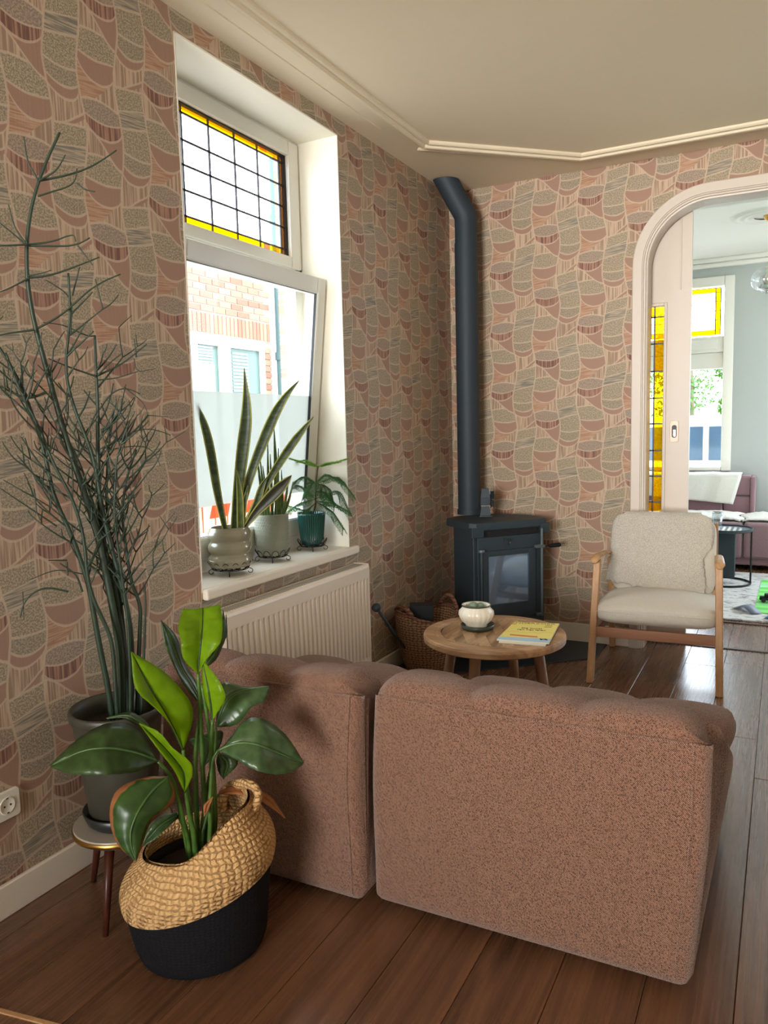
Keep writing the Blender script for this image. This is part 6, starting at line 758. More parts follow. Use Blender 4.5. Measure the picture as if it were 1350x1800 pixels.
m = MB().lathe([(.0, 0), (.018, 0), (.020, .006), (.018, .016), (0, .018)], q((.046, -.026, .612)), 16); m.build('hinge_cap', M['iron_pale'], sv)
MB().tube([q((SW - .062, -.020, z)) for z in (.22, .72)], .008, 10).build('latch_rod', M['iron_pale'], sv)
MB().box((SW - .105, -.030, .610), (SW - .045, -.006, .628), q).build('latch_bracket', M['iron_pale'], sv, bevel=0.003)
MB().box((SW - .10, -.026, .222), (SW - .05, -.004, .238), q).build('latch_bracket', M['iron_pale'], sv, bevel=0.003)
m = MB().tube([q((.235, -.004, .648)), q((.235, -.018, .648))], .011, 14); m.build('air_knob', M['iron'], sv)
MB().tube([q((.228, -.017, .654)), q((.228, -.0205, .654))], .004, 10).build('knob_stud', M['chrome'], sv)
m = MB()
for u_, w_, z_, h_ in ((.196, .003, .662, .016), (.196, .010, .676, .003), (.212, .003, .662, .012), (.222, .003, .662, .014), (.231, .003, .662, .014), (.240, .008, .662, .003), (.240, .003, .662, .016), (.252, .003, .662, .012)): m.box((u_, -.0052, z_), (u_ + w_, -.0038, z_ + h_), q)
m.build('maker_lettering', M['matt_black'], sv)
MB().tube([q((SW - .02, .06, .60)), q((SW + .075, .04, .605))], .004, 8).build('handle_rod', M['iron'], sv)
MB().tube([q((SW + .03, .05, .603)), q((SW + .045, .047, .604)), q((SW + .09, .036, .607)), q((SW + .098, .034, .608))], [.008, .012, .013, .010], 12).build('handle_grip', M['matt_black'], sv)
m = MB().box((.10, -.012, .085), (.36, .01, .17), q); m.build('ash_drawer', M['iron'], sv, bevel=0.004)

fp = thing('stove_pipe', 'dark grey flue pipe rising from the stove and bending into the ceiling corner', 'pipe', (0.175, 4.375, 0.77))
px, py = 0.175, 4.375; PR = .0675
MB().tube([(px, py, .770), (px, py, 2.36)], PR, 36).build('straight_pipe', M['pipe'], fp, smooth=False)
MB().tube([(px, py, .770), (px, py, .800)], PR + .005, 36).build('collar', M['pipe'], fp)
MB().tube([(px, py, 2.355), (px, py, 2.46), (px, py, 2.475)], PR - .003, 36, True).build('elbow_sleeve', M['pipe'], fp)
e = Vector((0.085, 4.300, 2.712)); e2 = Vector((px, py, 2.515))
d_ = (e - e2).normalized()
# mitred elbow: two straight segments meeting on a slanted joint, the top one cut level by the ceiling
def mitre(c, axis, nrm, r, n=36):
    a = axis.orthogonal().normalized(); b = axis.cross(a); out = []
    for k_ in range(n):
        p = c + a * (r * math.cos(2 * math.pi * k_ / n)) + b * (r * math.sin(2 * math.pi * k_ / n))
        t = (c - p).dot(nrm) / axis.dot(nrm); out.append(p + axis * t)
    return out
Z = Vector((0, 0, 1)); bis = (Z + d_).normalized(); r_ = PR - .002
zr = [e2 - Vector((0, 0, .06)) + Vector((0, 0, 0))]
ringA = mitre(e2, Z, bis, r_)
ringA0 = [Vector((p.x, p.y, 2.46)) for p in ringA]
ringB = [p + d_ * ((2.710 - p.z) / d_.z) for p in ringA]
m = MB()
m.grid([ringA0 + [ringA0[0]], ringA + [ringA[0]], ringB + [ringB[0]]]); m.build('elbow', M['pipe'], fp, smooth=False)
for nm_ in ('straight_pipe', 'elbow', 'elbow_sleeve', 'collar'):
    for o in fp.children:
        if o.name.startswith(nm_):
            for p_ in o.data.polygons: p_.use_smooth = len(p_.vertices) == 4
            w_ = o.modifiers.new('split', 'EDGE_SPLIT'); w_.split_angle = 0.5

ef = thing('stove_fan', 'small dark heat-powered fan standing on the stove beside the flue', 'fan', (0.315, 4.27, 0.770))
q = frame((0.315, 4.27, .770), math.radians(22))
MB().prism([tuple(q(p))[:2] for p in ((-.036, -.03, 0), (.036, -.03, 0), (.036, .03, 0), (-.036, .03, 0))], .770, .778).build('base', M['iron'], ef, bevel=0.002)
m = MB(); m.add([q(p) for p in ((-.030, -.02, .008), (.030, -.02, .008), (.030, .02, .008), (-.030, .02, .008), (-.024, -.015, .062), (.024, -.015, .062), (.024, .015, .062), (-.024, .015, .062))], [(0, 1, 5, 4), (1, 2, 6, 5), (2, 3, 7, 6), (3, 0, 4, 7), (4, 5, 6, 7), (3, 2, 1, 0)]); m.build('lower_body', M['iron'], ef)
MB().box((-.026, -.016, .062), (.026, .016, .068), q).build('generator', M['chrome'], ef)
MB().box((-.028, -.026, .068), (.028, .026, .112), q).build('cooling_block', M['pipe'], ef, bevel=0.002)
m = MB(); m.add([q(p) for p in ((-.028, -.026, .112), (.028, -.026, .112), (.028, .026, .112), (-.028, .026, .112), (-.020, -.02, .166), (.020, -.02, .166), (.020, .02, .166), (-.020, .02, .166))], [(0, 1, 5, 4), (1, 2, 6, 5), (2, 3, 7, 6), (3, 0, 4, 7), (4, 5, 6, 7)]); m.build('cooling_fins', M['iron'], ef)
MB().tube([q((.026, 0, .10)), q((.040, 0, .10))], .006, 8).build('hub', M['iron'], ef)
for k_ in range(4):
    t = math.radians(40 + 90 * k_); m = MB()
    c, s_ = math.cos(t), math.sin(t)
    m.grid([[q((.040 + .010 * w_, rr_ * c - w_ * .016 * (rr_ / .05) ** .6 * s_, .10 + rr_ * s_ + w_ * .016 * (rr_ / .05) ** .6 * c)) for w_ in (-1, 0, 1)] for rr_ in (.006, .025, .045, .058)])
    m.build('blade', M['iron'], ef, solid=0.0012)

# ---------------------------------------------------------------- log basket, its contents
LB_ = (0.195, 3.675, 0.0)
lb = thing('log_basket', 'brown woven log basket with two handles between radiator and stove', 'basket', LB_)
prof = []
for i in range(25):
    t = i / 24; z = .008 + .305 * t; r = .105 + .062 * t ** .7 + .010 * math.sin(t * math.pi)
    prof.append((r + .0035 * (i % 2), z))
def dip(t, r, z):
    k_ = smooth((z - .20) / .11); return r, z + k_ * (.020 * math.cos(2 * (t - 0.9)) )
m = MB().lathe(prof + [(.160, .318), (.150, .305), (.100, .03), (0.0, .03)], LB_, 56, False, dip)
m.lathe([(0, .008), (.105, .008)], LB_, 56); m.build('woven_body', M['wicker'], lb, smooth=True)
pts = [(LB_[0] + (.160) * math.cos(t), LB_[1] + .160 * math.sin(t), .318 + .020 * math.cos(2 * (t - .9))) for t in [2 * math.pi * i / 60 for i in range(61)]]
MB().tube(pts, .010, 8, False).build('rim_braid', M['wicker_dark'], lb, smooth=True)
for th in (0.95, 0.95 + math.pi):
    pt = []
    for i in range(13):
        u = i / 12; t = th + (u - .5) * 1.15; hgt = math.sin(math.pi * u) ** .8
        pt.append((LB_[0] + (.163 - .02 * hgt) * math.cos(t), LB_[1] + (.163 - .02 * hgt) * math.sin(t), .335 + (.062 if th < 2 else .034) * hgt))
    MB().tube(pt, .011, 8).build('handle', M['wicker_dark'], lb, smooth=True)
bb = thing('kindling_box', 'black card box standing inside the log basket', 'box', (0.17, 3.69, .20))
q = frame((0.17, 3.665, .19), math.radians(25))
MB().box((-.062, -.045, 0), (.062, .045, .175), q).build('carton', M['box_black'], bb, bevel=0.002)
MB().box((-.060, -.0475, .10), (-.002, -.045, .170), q).build('flap', M['box_black'], bb, bevel=0.001)
pk = thing('fire_poker', 'dark iron poker leaning in the log basket toward the radiator', 'poker', (0.13, 3.60, .02))
a_ = Vector((0.115, 3.265, .425)); b_ = Vector((0.13, 3.60, .10))
MB().tube([b_, b_.lerp(a_, .5) + Vector((0, 0, -.004)), a_], .0075, 8).build('shaft', M['iron'], pk, smooth=True)
d_ = (a_ - b_).normalized()
MB().tube([a_ - d_ * .012, a_, a_ + d_ * .016, a_ + d_ * .024], [.012, .021, .022, .010], 14).build('knob', M['iron'], pk, smooth=True)

# ---------------------------------------------------------------- coffee table
TC = (0.812, 2.985); TR = .293; TZ = .45
ct = thing('coffee_table', 'round acacia coffee table with splayed legs in front of the stove', 'table', (TC[0], TC[1], 0))
m = MB().lathe([(0, TZ - .036), (TR - .012, TZ - .036), (TR - .002, TZ - .030), (TR, TZ - .012), (TR - .003, TZ - .003), (TR - .008, TZ), (.247, TZ), (.245, TZ - .003), (.240, TZ - .003), (.238, TZ), (.228, TZ), (.226, TZ - .0025), (.2225, TZ - .0025), (.2205, TZ)], (TC[0], TC[1], 0), 72)
m.build('tabletop_rim', M['table_edge'], ct, smooth=False)
n_w = 10
for k_ in range(n_w):   # the boards of the middle of the top
    w_ = 2 * .2205 / n_w; x0_ = -.2205 + k_ * w_; x1_ = x0_ + w_ - .0006
    h0, h1 = (math.sqrt(max(0, .2204 ** 2 - x_ * x_)) for x_ in (x0_, x1_)); hm = math.sqrt(.2204 ** 2 - ((x0_ + x1_) / 2) ** 2)
    q = frame((TC[0], TC[1], 0), 0.5)
    poly = [tuple(q(p))[:2] for p in ((x0_, -h0, 0), ((x0_ + x1_) / 2, -hm, 0), (x1_, -h1, 0), (x1_, h1, 0), ((x0_ + x1_) / 2, hm, 0), (x0_, h0, 0))]
    MB().prism(poly, TZ - .02, TZ - .0002 * (k_ % 2)).build('board', M['table_wood'], ct)
q = frame((TC[0], TC[1], 0), math.atan2(.457, .889))
for ang in (-31, 59, 149, 239):
    t = math.radians(ang); a_ = q((.185 * math.cos(t), .185 * math.sin(t), TZ - .034)); b_ = q((.255 * math.cos(t), .255 * math.sin(t), 0.0))
    MB().tube([b_, b_.lerp(a_, .5), a_], [.0155, .020, .0235], 14).build('leg', M['table_leg'], ct, smooth=True)
BWL = (0.725, 3.010)
sa = thing('pot_saucer', 'round dark green saucer under the cream bowl on the coffee table', 'saucer', (BWL[0], BWL[1], TZ))
MB().lathe([(0, .0), (.058, 0), (.066, .004), (.071, .022), (.068, .022), (.063, .007), (0, .006)], (BWL[0] + .008, BWL[1] - .006, TZ), 40).build('dish', M['saucer_green'], sa, smooth=True)
bw = thing('planter_bowl', 'small cream ribbed bowl planted with a cactus, green rim', 'planter', (BWL[0], BWL[1], TZ + .006))
fl_ = lambda t, r, z: (r + (.0035 * abs(math.cos(t * 9)) if .012 < z < .085 and r > .05 else 0), z)
MB().lathe([(0, .006), (.040, .006), (.046, .012), (.044, .018), (.062, .038), (.072, .060), (.070, .076), (.060, .090), (.058, .094), (.061, .100), (.059, .1025), (.054, .098), (.054, .080)], (BWL[0], BWL[1], TZ), 108, False, fl_).build('bowl', M['white_glaze'], bw, smooth=True)
MB().lathe([(.0605, .0975), (.0625, .1005), (.0605, .1035), (.0585, .1015)], (BWL[0], BWL[1], TZ), 48).build('rim', M['rim_green'], bw, smooth=True)
MB().lathe([(0, .082), (.055, .080)], (BWL[0], BWL[1], TZ), 32).build('soil', M['soil'], bw)
M['cactus'] = plain('cactus_skin', (112, 128, 106), 0.7, var=0.2, scale=90)
for x_, y_, r_ in ((-.008, -.012, .020), (.016, .008, .017), (-.022, .014, .014), (.02, -.02, .012)):
    rb = lambda t, r, z: (r * (1 + .08 * math.cos(8 * t)), z)
    MB().lathe([(r_ * math.sin(math.pi * i / 10) + .0001, r_ * .9 - r_ * math.cos(math.pi * i / 10)) for i in range(11)], (BWL[0] + x_, BWL[1] + y_, TZ + .078), 24, False, rb).build('cactus', M['cactus'], bw, smooth=True)
# magazines
def magazine(z0, corners, th, label, cover):
    c = sum((Vector((x_, y_, z0)) for x_, y_ in corners), Vector()) / 4
    t = thing('magazine', label, 'magazine', c, 'magazines on the coffee table')
    MB().prism(corners, z0 + .0005, z0 + th - .0006).build('pages', M['plastic'], t)
    MB().prism(corners, z0 + th - .0006, z0 + th).build('cover', cover, t)
    return t
A_, B_, C_, D_ = Vector((.852, 3.127)), Vector((1.037, 3.170)), Vector((1.074, 2.868)), Vector((.872, 2.843))   # far-left, far-right, near-right, near-left
k = NT('magazine_cover'); x, y, z = k.xyz()
ux = (B_ - A_).normalized(); vy = Vector((-ux.y, ux.x))
cc = (A_ + B_ + C_ + D_) / 4
u = x * ux.x + y * ux.y; v = x * vy.x + y * vy.y
sky_ = (v + k.noise(k.vec(u * 14, 0.0, 0.0), 1.0, 2) * 0.03) < -0.085
lf = ((v + 0.075 + u * 0.16).ab() < 0.010) * (u < 0.035) * (u > -0.075)
sq_ = ((v + 0.015 - k.noise(k.vec(u * 22, 3.0, 0.0), 1.0, 3) * 0.11 + 0.055).ab() < 0.0018)
c_ = k.mix(sky_, lin((250, 232, 128)), lin((176, 214, 232))); c_ = k.mix(sq_ * 0.6, c_, lin((206, 120, 60))); c_ = k.mix(lf, c_, lin((226, 120, 84)))
k.col(c_); MC = k.set(0.28, 0, 0.5)
magazine(TZ, [tuple(p) for p in (D_ + Vector((.012, -.010)), C_ + Vector((-.008, -.018)), B_ + Vector((-.014, -.010)), A_ + Vector((.004, -.012)))], .005, 'lower magazine with white edge under the yellow one', M['plastic'])
mg = magazine(TZ + .005, [tuple(D_), tuple(C_), tuple(B_), tuple(A_)], .007, 'upper magazine with yellow and blue cover on the coffee table', MC)
mz = TZ + .0122; TX = Matrix(((ux.x, vy.x, 0, cc.x), (ux.y, vy.y, 0, cc.y), (0, 0, 1, mz), (0, 0, 0, 1)))
M['ink'] = plain('black_ink', (40, 34, 26), 0.5); M['gold_ink'] = plain('gold_ink', (150, 124, 50), 0.5)
text('title', 'ONDERZOEK', .032, TX @ Matrix.Translation((.002, .128, 0)), M['gold_ink'], mg)
text('headline', 'De kunst', .023, TX @ Matrix.Translation((.005, .046, 0)), M['ink'], mg)
text('headline', 'van het falen', .023, TX @ Matrix.Translation((.005, .021, 0)), M['ink'], mg)
def print_bar(name, x0_, x1_, y0_, y1_, mat):
    MB().add([TX @ Vector(p) for p in ((x0_, y0_, 0), (x1_, y0_, 0), (x1_, y1_, 0), (x0_, y1_, 0), (x0_, y0_, .0004), (x1_, y0_, .0004), (x1_, y1_, .0004), (x0_, y1_, .0004))], [(4, 5, 6, 7), (0, 1, 5, 4), (1, 2, 6, 5), (2, 3, 7, 6), (3, 0, 4, 7)]).build(name, mat, mg)
for x0_, x1_, y_ in ((-.090, -.062, .104), (.058, .086, .096), (.054, .084, .074)): print_bar('small_print', x0_, x1_, y_, y_ + .006, M['gold_ink'])
for j_, (x0_, x1_) in enumerate(((.045, .053), (.056, .059), (.062, .072), (.047, .057), (.060, .064), (.066, .076))): print_bar('corner_mark', x0_, x1_, -.113 - .011 * (j_ // 3), -.104 - .011 * (j_ // 3), M['ink'])

# ---------------------------------------------------------------- armchair
ac = thing('armchair', 'beech-framed armchair with cream cushions in front of the sliding door', 'armchair', (1.321, 3.845, 0))
q = frame((1.321, 3.845, 0), 0.053)
def quad_post(a, b, wa, wb, mat, name):
    """tapered rectangular bar from a to b; w = (half x, half y)"""
    vs = [q((c[0] + sx * w[0], c[1] + sy * w[1], c[2])) for c, w in ((a, wa), (b, wb)) for sx, sy in ((-1, -1), (1, -1), (1, 1), (-1, 1))]
    MB().add(vs, [(3, 2, 1, 0), (4, 5, 6, 7), (0, 1, 5, 4), (1, 2, 6, 5), (2, 3, 7, 6), (3, 0, 4, 7)]).build(name, mat, ac, bevel=0.005)
for sx in (-1, 1):
    quad_post((sx * .300, 0, 0), (sx * .284, .115, .608), (.017, .020), (.017, .022), M['beech'], 'leg')
    quad_post((sx * .285, .690, 0), (sx * .272, .50, .56), (.016, .018), (.016, .022), M['beech'], 'leg')
    m = MB(); pt = [(sx * .288, .04, .602), (sx * .288, .065, .620), (sx * .286, .12, .626), (sx * .282, .26, .618), (sx * .278, .42, .600), (sx * .274, .53, .578)]
    pc = catmull(pt, 5); m.tube([q(p) for p in pc], [.010 + .014 * min(1, i / 4) - .005 * i / len(pc) for i in range(len(pc))], 14, True, 0.5); m.build('armrest', M['beech'], ac, smooth=True)
    quad_post((sx * .283, .05, .255), (sx * .275, .62, .215), (.011, .022), (.011, .022), M['beech_dark'], 'side_rail') if False else None
    vs = [q((sx * .285 + a_, y_, z_)) for y_, z0_, z1_ in ((.05, .232, .272), (.63, .185, .225)) for a_ in (-.011, .011) for z_ in (z0_, z1_)]
    MB().add(vs, [(0, 1, 3, 2), (4, 6, 7, 5), (0, 4, 5, 1), (2, 3, 7, 6), (0, 2, 6, 4), (1, 5, 7, 3)]).build('side_rail', M['beech_dark'], ac, bevel=0.003)
MB().box((-.290, .035, .228), (.290, .058, .278), q).build('front_rail', M['beech_dark'], ac, bevel=0.003)
MB().box((-.27, .60, .19), (.27, .62, .235), q).build('rear_rail', M['beech_dark'], ac, bevel=0.003)
for z_ in (.42, .52, .62, .70):
    yy = .56 + (z_ - .42) * .26; MB().box((-.262, yy, z_), (.262, yy + .016, z_ + .045), q).build('back_slat', M['beech'], ac, bevel=0.003)
for sx in (-1, 1): quad_post((sx * .262, .515, .26), (sx * .256, .645, .745), (.014, .014), (.014, .014), M['beech'], 'back_post')
# seat cushion: a crowned rounded block
def cushion(name, mat, sx, sy, h, crown, Mx, r=0.045, nx=26, ny=22, front=0.0, parent=ac, pz=4.4):
    def se(t, p=3.2): return math.copysign(abs(t) ** (2 / p), t)
    rows = []
    for i in range(25):
        a_ = -math.pi / 2 + math.pi * i / 24; row = []
        for j in range(65):
            b_ = 2 * math.pi * j / 64
            cx, cy, cz = se(math.cos(a_), pz) * se(math.cos(b_), 7), se(math.cos(a_), pz) * se(math.sin(b_), 7), se(math.sin(a_), pz * .8)
            cr = (1 - cx * cx) * (1 - cy * cy); z_ = cz * h / 2 * (1 + (crown * cr if cz > 0 else .1 * cr))
            row.append(Mx((cx * sx / 2, cy * sy / 2, z_)))
        rows.append(row)
    return MB().grid(rows).build(name, mat, parent, smooth=True)
seatM = lambda p: q((p[0], .015 + .305 + p[1], .338 + p[2] - (p[1]) * .05))
sc = cushion('seat_cushion', M['cream'], .585, .61, .125, .50, seatM)
pts = [seatM((.291 * se_, -.303, .012)) for se_ in [-.93 + 1.86 * i / 30 for i in range(31)]]
MB().tube(pts, .002, 6).build('seam', M['cream'], sc)
BA = math.radians(13)
def backM(p): # p: x across, y outward from the chair back to the sitter (-), z up along the back
    return q((p[0], .475 + p[1] * math.cos(BA) + (p[2]) * math.sin(BA), .375 + p[2] * math.cos(BA) - p[1] * math.sin(BA)))
cushion('back_cushion', M['cream'], .530, .415, .125, .25, lambda p: backM((p[0], -p[2], p[1] + .207)))
# teddy throw draped over the back cushion, wavy lower and right edges
tt = thing('teddy_throw', 'cream teddy-fleece cover draped over the armchair backrest', 'throw', tuple(backM((0, -.07, .2))))
L_ = [(0.0, -.275), (.06, -.290), (.12, -.278), (.17, -.262), (.25, -.266), (.34, -.264), (.38, -.257), (.405, -.244), (.418, -.228), (.425, -.200)]
R_ = [(0.0, .205), (.04, .222), (.11, .212), (.19, .203), (.26, .245), (.34, .250), (.38, .246), (.405, .233), (.418, .216), (.425, .190)]
def ip(T, z_):
    for (a_, b_), (c_, d_) in zip(T[:-1], T[1:]):
        if z_ <= c_: return b_ + (d_ - b_) * (z_ - a_) / (c_ - a_)
    return T[-1][1]
rows = []; random.seed(3)
for i in range(36):
    t = i / 35; row = []
    for j in range(41):
        s_ = j / 40; zl = .425
        zb = .055 - .075 * s_ + .006 * math.sin(s_ * 40) + .004 * math.sin(s_ * 83)
        z_ = zb + (zl - zb) * min(1, t / .86)
        x_ = ip(L_, z_) * (1 - s_) + ip(R_, z_) * s_ + (.004 * math.sin(z_ * 160) * (1 if s_ > .95 else 0))
        cr = max(0, 1 - (x_ / .275) ** 4) * max(0, 1 - ((z_ - .207) / .22) ** 6)
        y_ = -.046 - .038 * cr
        if t > .86: f = (t - .86) / .14; y_ = y_ + f * .09; z_ = zl + .012 * math.sin(math.pi * f)
        row.append(backM((x_, y_ - .008 + .0015 * random.random(), z_)))
    rows.append(row)
MB().grid(rows).build('fleece', M['teddy'], tt, smooth=True, solid=0.014)

# ---------------------------------------------------------------- plant stool, pencil plant
PS = (0.250, 1.478)
ps = thing('plant_stool', 'small round laminate plant stool with brass edge and dark tapered legs', 'stool', (PS[0], PS[1], 0))
SZ = .236; SR = .133
MB().lathe([(0, SZ - .022), (SR - .006, SZ - .022), (SR - .002, SZ - .018), (SR - .002, SZ - .004), (SR - .004, SZ), (0, SZ)], (PS[0], PS[1], 0), 56).build('top', M['stool_top'], ps, bevel=0.001)
MB().lathe([(SR - .002, SZ - .019), (SR + .001, SZ - .017), (SR + .001, SZ - .006), (SR - .002, SZ - .004)], (PS[0], PS[1], 0), 56).build('brass_edge', M['brass'], ps, smooth=True)
for ang in (-64.7, 174.0, 55):
    t = math.radians(ang); r1 = .163 if ang < 100 and ang < 0 else .155
    MB().tube([(PS[0] + r1 * math.cos(t), PS[1] + r1 * math.sin(t), 0), (PS[0] + .100 * math.cos(t), PS[1] + .100 * math.sin(t), SZ - .022)], [.0075, .0135], 14).build('leg', M['stool_leg'], ps, smooth=True)
PP = (0.250, 1.482)
du = thing('plant_saucer', 'dark glazed saucer under the tall pencil plant on the small stool', 'saucer', (PP[0], PP[1], SZ))
MB().lathe([(0, .0), (.085, 0), (.098, .012), (.108, .040), (.103, .042), (.093, .016), (0, .012)], (PP[0], PP[1], SZ), 44).build('dish', M['dark_saucer'], du, smooth=True)
pp_ = thing('pencil_plant', 'tall bare-stemmed pencil plant in a grey-green pot on the plant stool', 'plant', (PP[0], PP[1], SZ + .012))
MB().lathe([(0, .016), (.082, .016), (.088, .022), (.104, .16), (.116, .285), (.121, .298), (.126, .302), (.127, .322), (.123, .327), (.117, .324), (.112, .300), (.110, .27)], (PP[0], PP[1], SZ), 48).build('pot', M['grey_pot'], pp_, smooth=True)
MB().lathe([(0, .272), (.111, .270)], (PP[0], PP[1], SZ), 32).build('soil', M['soil'], pp_)
VIEW = Vector((PP[0] - 1.858, PP[1], 0)).normalized(); RTH = Vector((VIEW.y, -VIEW.x, 0))
def clampwall(p, mn=0.012): return Vector((max(mn, p[0]), p[1], p[2]))
for st_ in PENCIL:
    pts = [clampwall(p) for p in st_]
    pts[0] = Vector((PP[0] + (pts[0].x - PP[0]) * .8, PP[1] + (pts[0].y - PP[1]) * .8, SZ + .262))
    MB().tube(catmull(pts, 3), [st_[min(len(st_) - 1, i // 3)][3] for i in range(3 * (len(pts) - 1) + 1)], 8).build('stem', M['pencil'], pp_, smooth=True)
def twig(pts, rr, m):
    pc = catmull([clampwall(p, .008) for p in pts], 4); n = len(pc)
    m.tube(pc, [rr * (1 - .45 * i / n) for i in range(n)], 6)
for tw in TWIGS:
    m = MB(); twig(tw, tw[0][3], m); m.build('twig', M['pencil'], pp_, smooth=True)
rnd = random.Random(11)
def sprout(base, d, ln, rr, m, depth):
    side = d.cross(Vector((rnd.uniform(-1, 1), rnd.uniform(-1, 1), rnd.uniform(-1, 1)))).normalized()
    pts = [base]; dd = d.copy()
    for i in range(4):
        dd = (dd + side * rnd.uniform(.05, .16) + Vector((0, 0, .14))).normalized(); pts.append(pts[-1] + dd * ln / 4)
    twig(pts, rr, m)
    if depth > 0:
        for s_ in rnd.choice(((-1, 1), (1,), (-1, 1))):
            d2 = (dd + RTH * s_ * rnd.uniform(.5, 1.0) + VIEW * rnd.uniform(-.5, .5) + Vector((0, 0, rnd.uniform(-.1, .4)))).normalized()
            sprout(pts[-1], d2, ln * rnd.uniform(.45, .8), rr * .75, m, depth - 1)
for si, st_ in enumerate(PENCIL):
    if si == 6: continue
    for i in range(7, len(st_) - 2):
        if si == 0 and i > 12: continue
        for _ in range(1 if (si + i) % 4 else 2):
            p = Vector(st_[i][:3]); d = (Vector(st_[i + 1][:3]) - p).normalized(); s_ = rnd.choice((-1, 1))
            d2 = (d * .8 + RTH * s_ * rnd.uniform(.35, 1.0) + VIEW * rnd.uniform(-.5, .2)).normalized()
            m = MB(); sprout(p, d2, rnd.uniform(.05, .12), .0028, m, rnd.choice((0, 1, 1, 2))); m.build('twig', M['pencil'], pp_, smooth=True)

# ---------------------------------------------------------------- jute basket and the broad-leaved plant
JB = (0.566, 1.424); jb = thing('jute_basket', 'jute belly basket with black lower half holding the broad-leaved plant', 'basket', (JB[0], JB[1], 0))
JR = math.atan2(.457, .889)          # direction of the raised handle side
NB = 96
def jprof(t):
    c = math.cos(t - JR); up = smooth((c + .25) / 1.25)
    rim = .270 + .118 * up ** 1.4 - .012 * math.cos(2 * (t - JR)); split = .168 + .050 * c
    bot = [(0.0, .004), (.140, .004), (.157, .012), (.165, .035), (.174, split * .6), (.182, split)]
    top = []; nr = 26
    for i in range(nr + 1):
        u = i / nr; z = split + (rim - split) * u
        r = .184 + .012 * math.sin(math.pi * min(1, u * 1.3)) - .048 * u ** 2.2 + (.004 if i % 2 else -.001)
        top.append((r, z))
    lin_ = [(top[-1][0] - .006, rim + .004), (top[-1][0] - .012, rim - .004), (.150, rim * .75), (.145, split)]
    return bot, top, lin_
P3_ = [jprof(2 * math.pi * k_ / NB) for k_ in range(NB + 1)]
def ring_rows(idx): return [[(JB[0] + P3_[k_][idx][i][0] * math.cos(2 * math.pi * k_ / NB), JB[1] + P3_[k_][idx][i][0] * math.sin(2 * math.pi * k_ / NB), P3_[k_][idx][i][1]) for k_ in range(NB + 1)] for i in range(len(P3_[0][idx]))]
MB().grid(ring_rows(0)).build('lower_half', M['black_cotton'], jb, smooth=True)
MB().grid(ring_rows(1)).build('upper_half', M['jute'], jb, smooth=True)
MB().grid(ring_rows(2)).build('lining', M['jute'], jb, smooth=True)
MB().tube(catmull([(0.560, 1.525, 0.300), (0.556, 1.540, 0.335), (0.584, 1.537, 0.368), (0.635, 1.527, 0.392), (0.674, 1.518, 0.398), (0.698, 1.508, 0.384), (0.700, 1.492, 0.360), (0.692, 1.480, 0.335)], 5), .015, 10, True, 0.7).build('handle', M['jute'], jb, smooth=True)
bp = thing('bird_of_paradise', 'broad-leaved plant with bright and dark leaves growing from the jute basket', 'plant', (JB[0], JB[1], .02))
MB().lathe([(0, .02), (.11, .02), (.135, .20), (.137, .215), (.131, .213), (.128, .19)], (JB[0], JB[1], 0), 32).build('nursery_pot', M['matt_black'], bp, smooth=True)
MB().lathe([(0, .200), (.129, .192)], (JB[0], JB[1], 0), 24).build('soil', M['soil'], bp)
for pts, r in STREL_STEMS:
    b0 = Vector((JB[0] + (pts[0][0] - JB[0]) * .7, JB[1] + (pts[0][1] - JB[1]) * .7, .19))
    pc = catmull([b0] + [tuple(p) for p in pts[1:]], 3); n = len(pc)
    MB().tube(pc, [r * (1.25 - .6 * i / n) for i in range(n)], 8).build('leaf_stalk', M['stalk'], bp, smooth=True)
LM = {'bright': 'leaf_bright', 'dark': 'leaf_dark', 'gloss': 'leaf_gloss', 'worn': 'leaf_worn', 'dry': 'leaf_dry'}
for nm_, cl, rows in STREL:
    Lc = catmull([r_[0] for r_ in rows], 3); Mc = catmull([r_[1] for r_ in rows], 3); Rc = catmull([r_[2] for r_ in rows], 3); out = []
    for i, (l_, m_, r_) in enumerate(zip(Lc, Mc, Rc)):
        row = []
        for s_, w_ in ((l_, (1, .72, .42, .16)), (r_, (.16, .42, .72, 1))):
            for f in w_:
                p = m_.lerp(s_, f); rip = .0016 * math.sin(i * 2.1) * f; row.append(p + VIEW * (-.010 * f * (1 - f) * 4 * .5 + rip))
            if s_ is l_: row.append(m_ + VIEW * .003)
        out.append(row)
    lf = MB().grid(out).build('leaf', M[LM[cl]], bp, smooth=True, solid=0.0009, label={'bright': 'bright green leaf, backlight put into its colour', 'worn': 'drooping leaf with brown edges', 'dry': 'dried brown leaf'}.get(cl))
    if cl == 'worn':
        at = lf.data.attributes.new('rim', 'FLOAT', 'POINT'); at.data.foreach_set('value', [max(abs(j - 4) / 4, (i / (len(Lc) - 1)) ** 6) ** 2.5 for i in range(len(Lc)) for j in range(9)])
    if cl != 'dry':
        n = len(Mc); MB().tube([p - VIEW * .001 for p in Mc], [.0038 * (1 - .75 * i / n) for i in range(n)], 6).build('midrib', M['rib' if cl != 'bright' else 'leaf_dark'], lf, smooth=True)

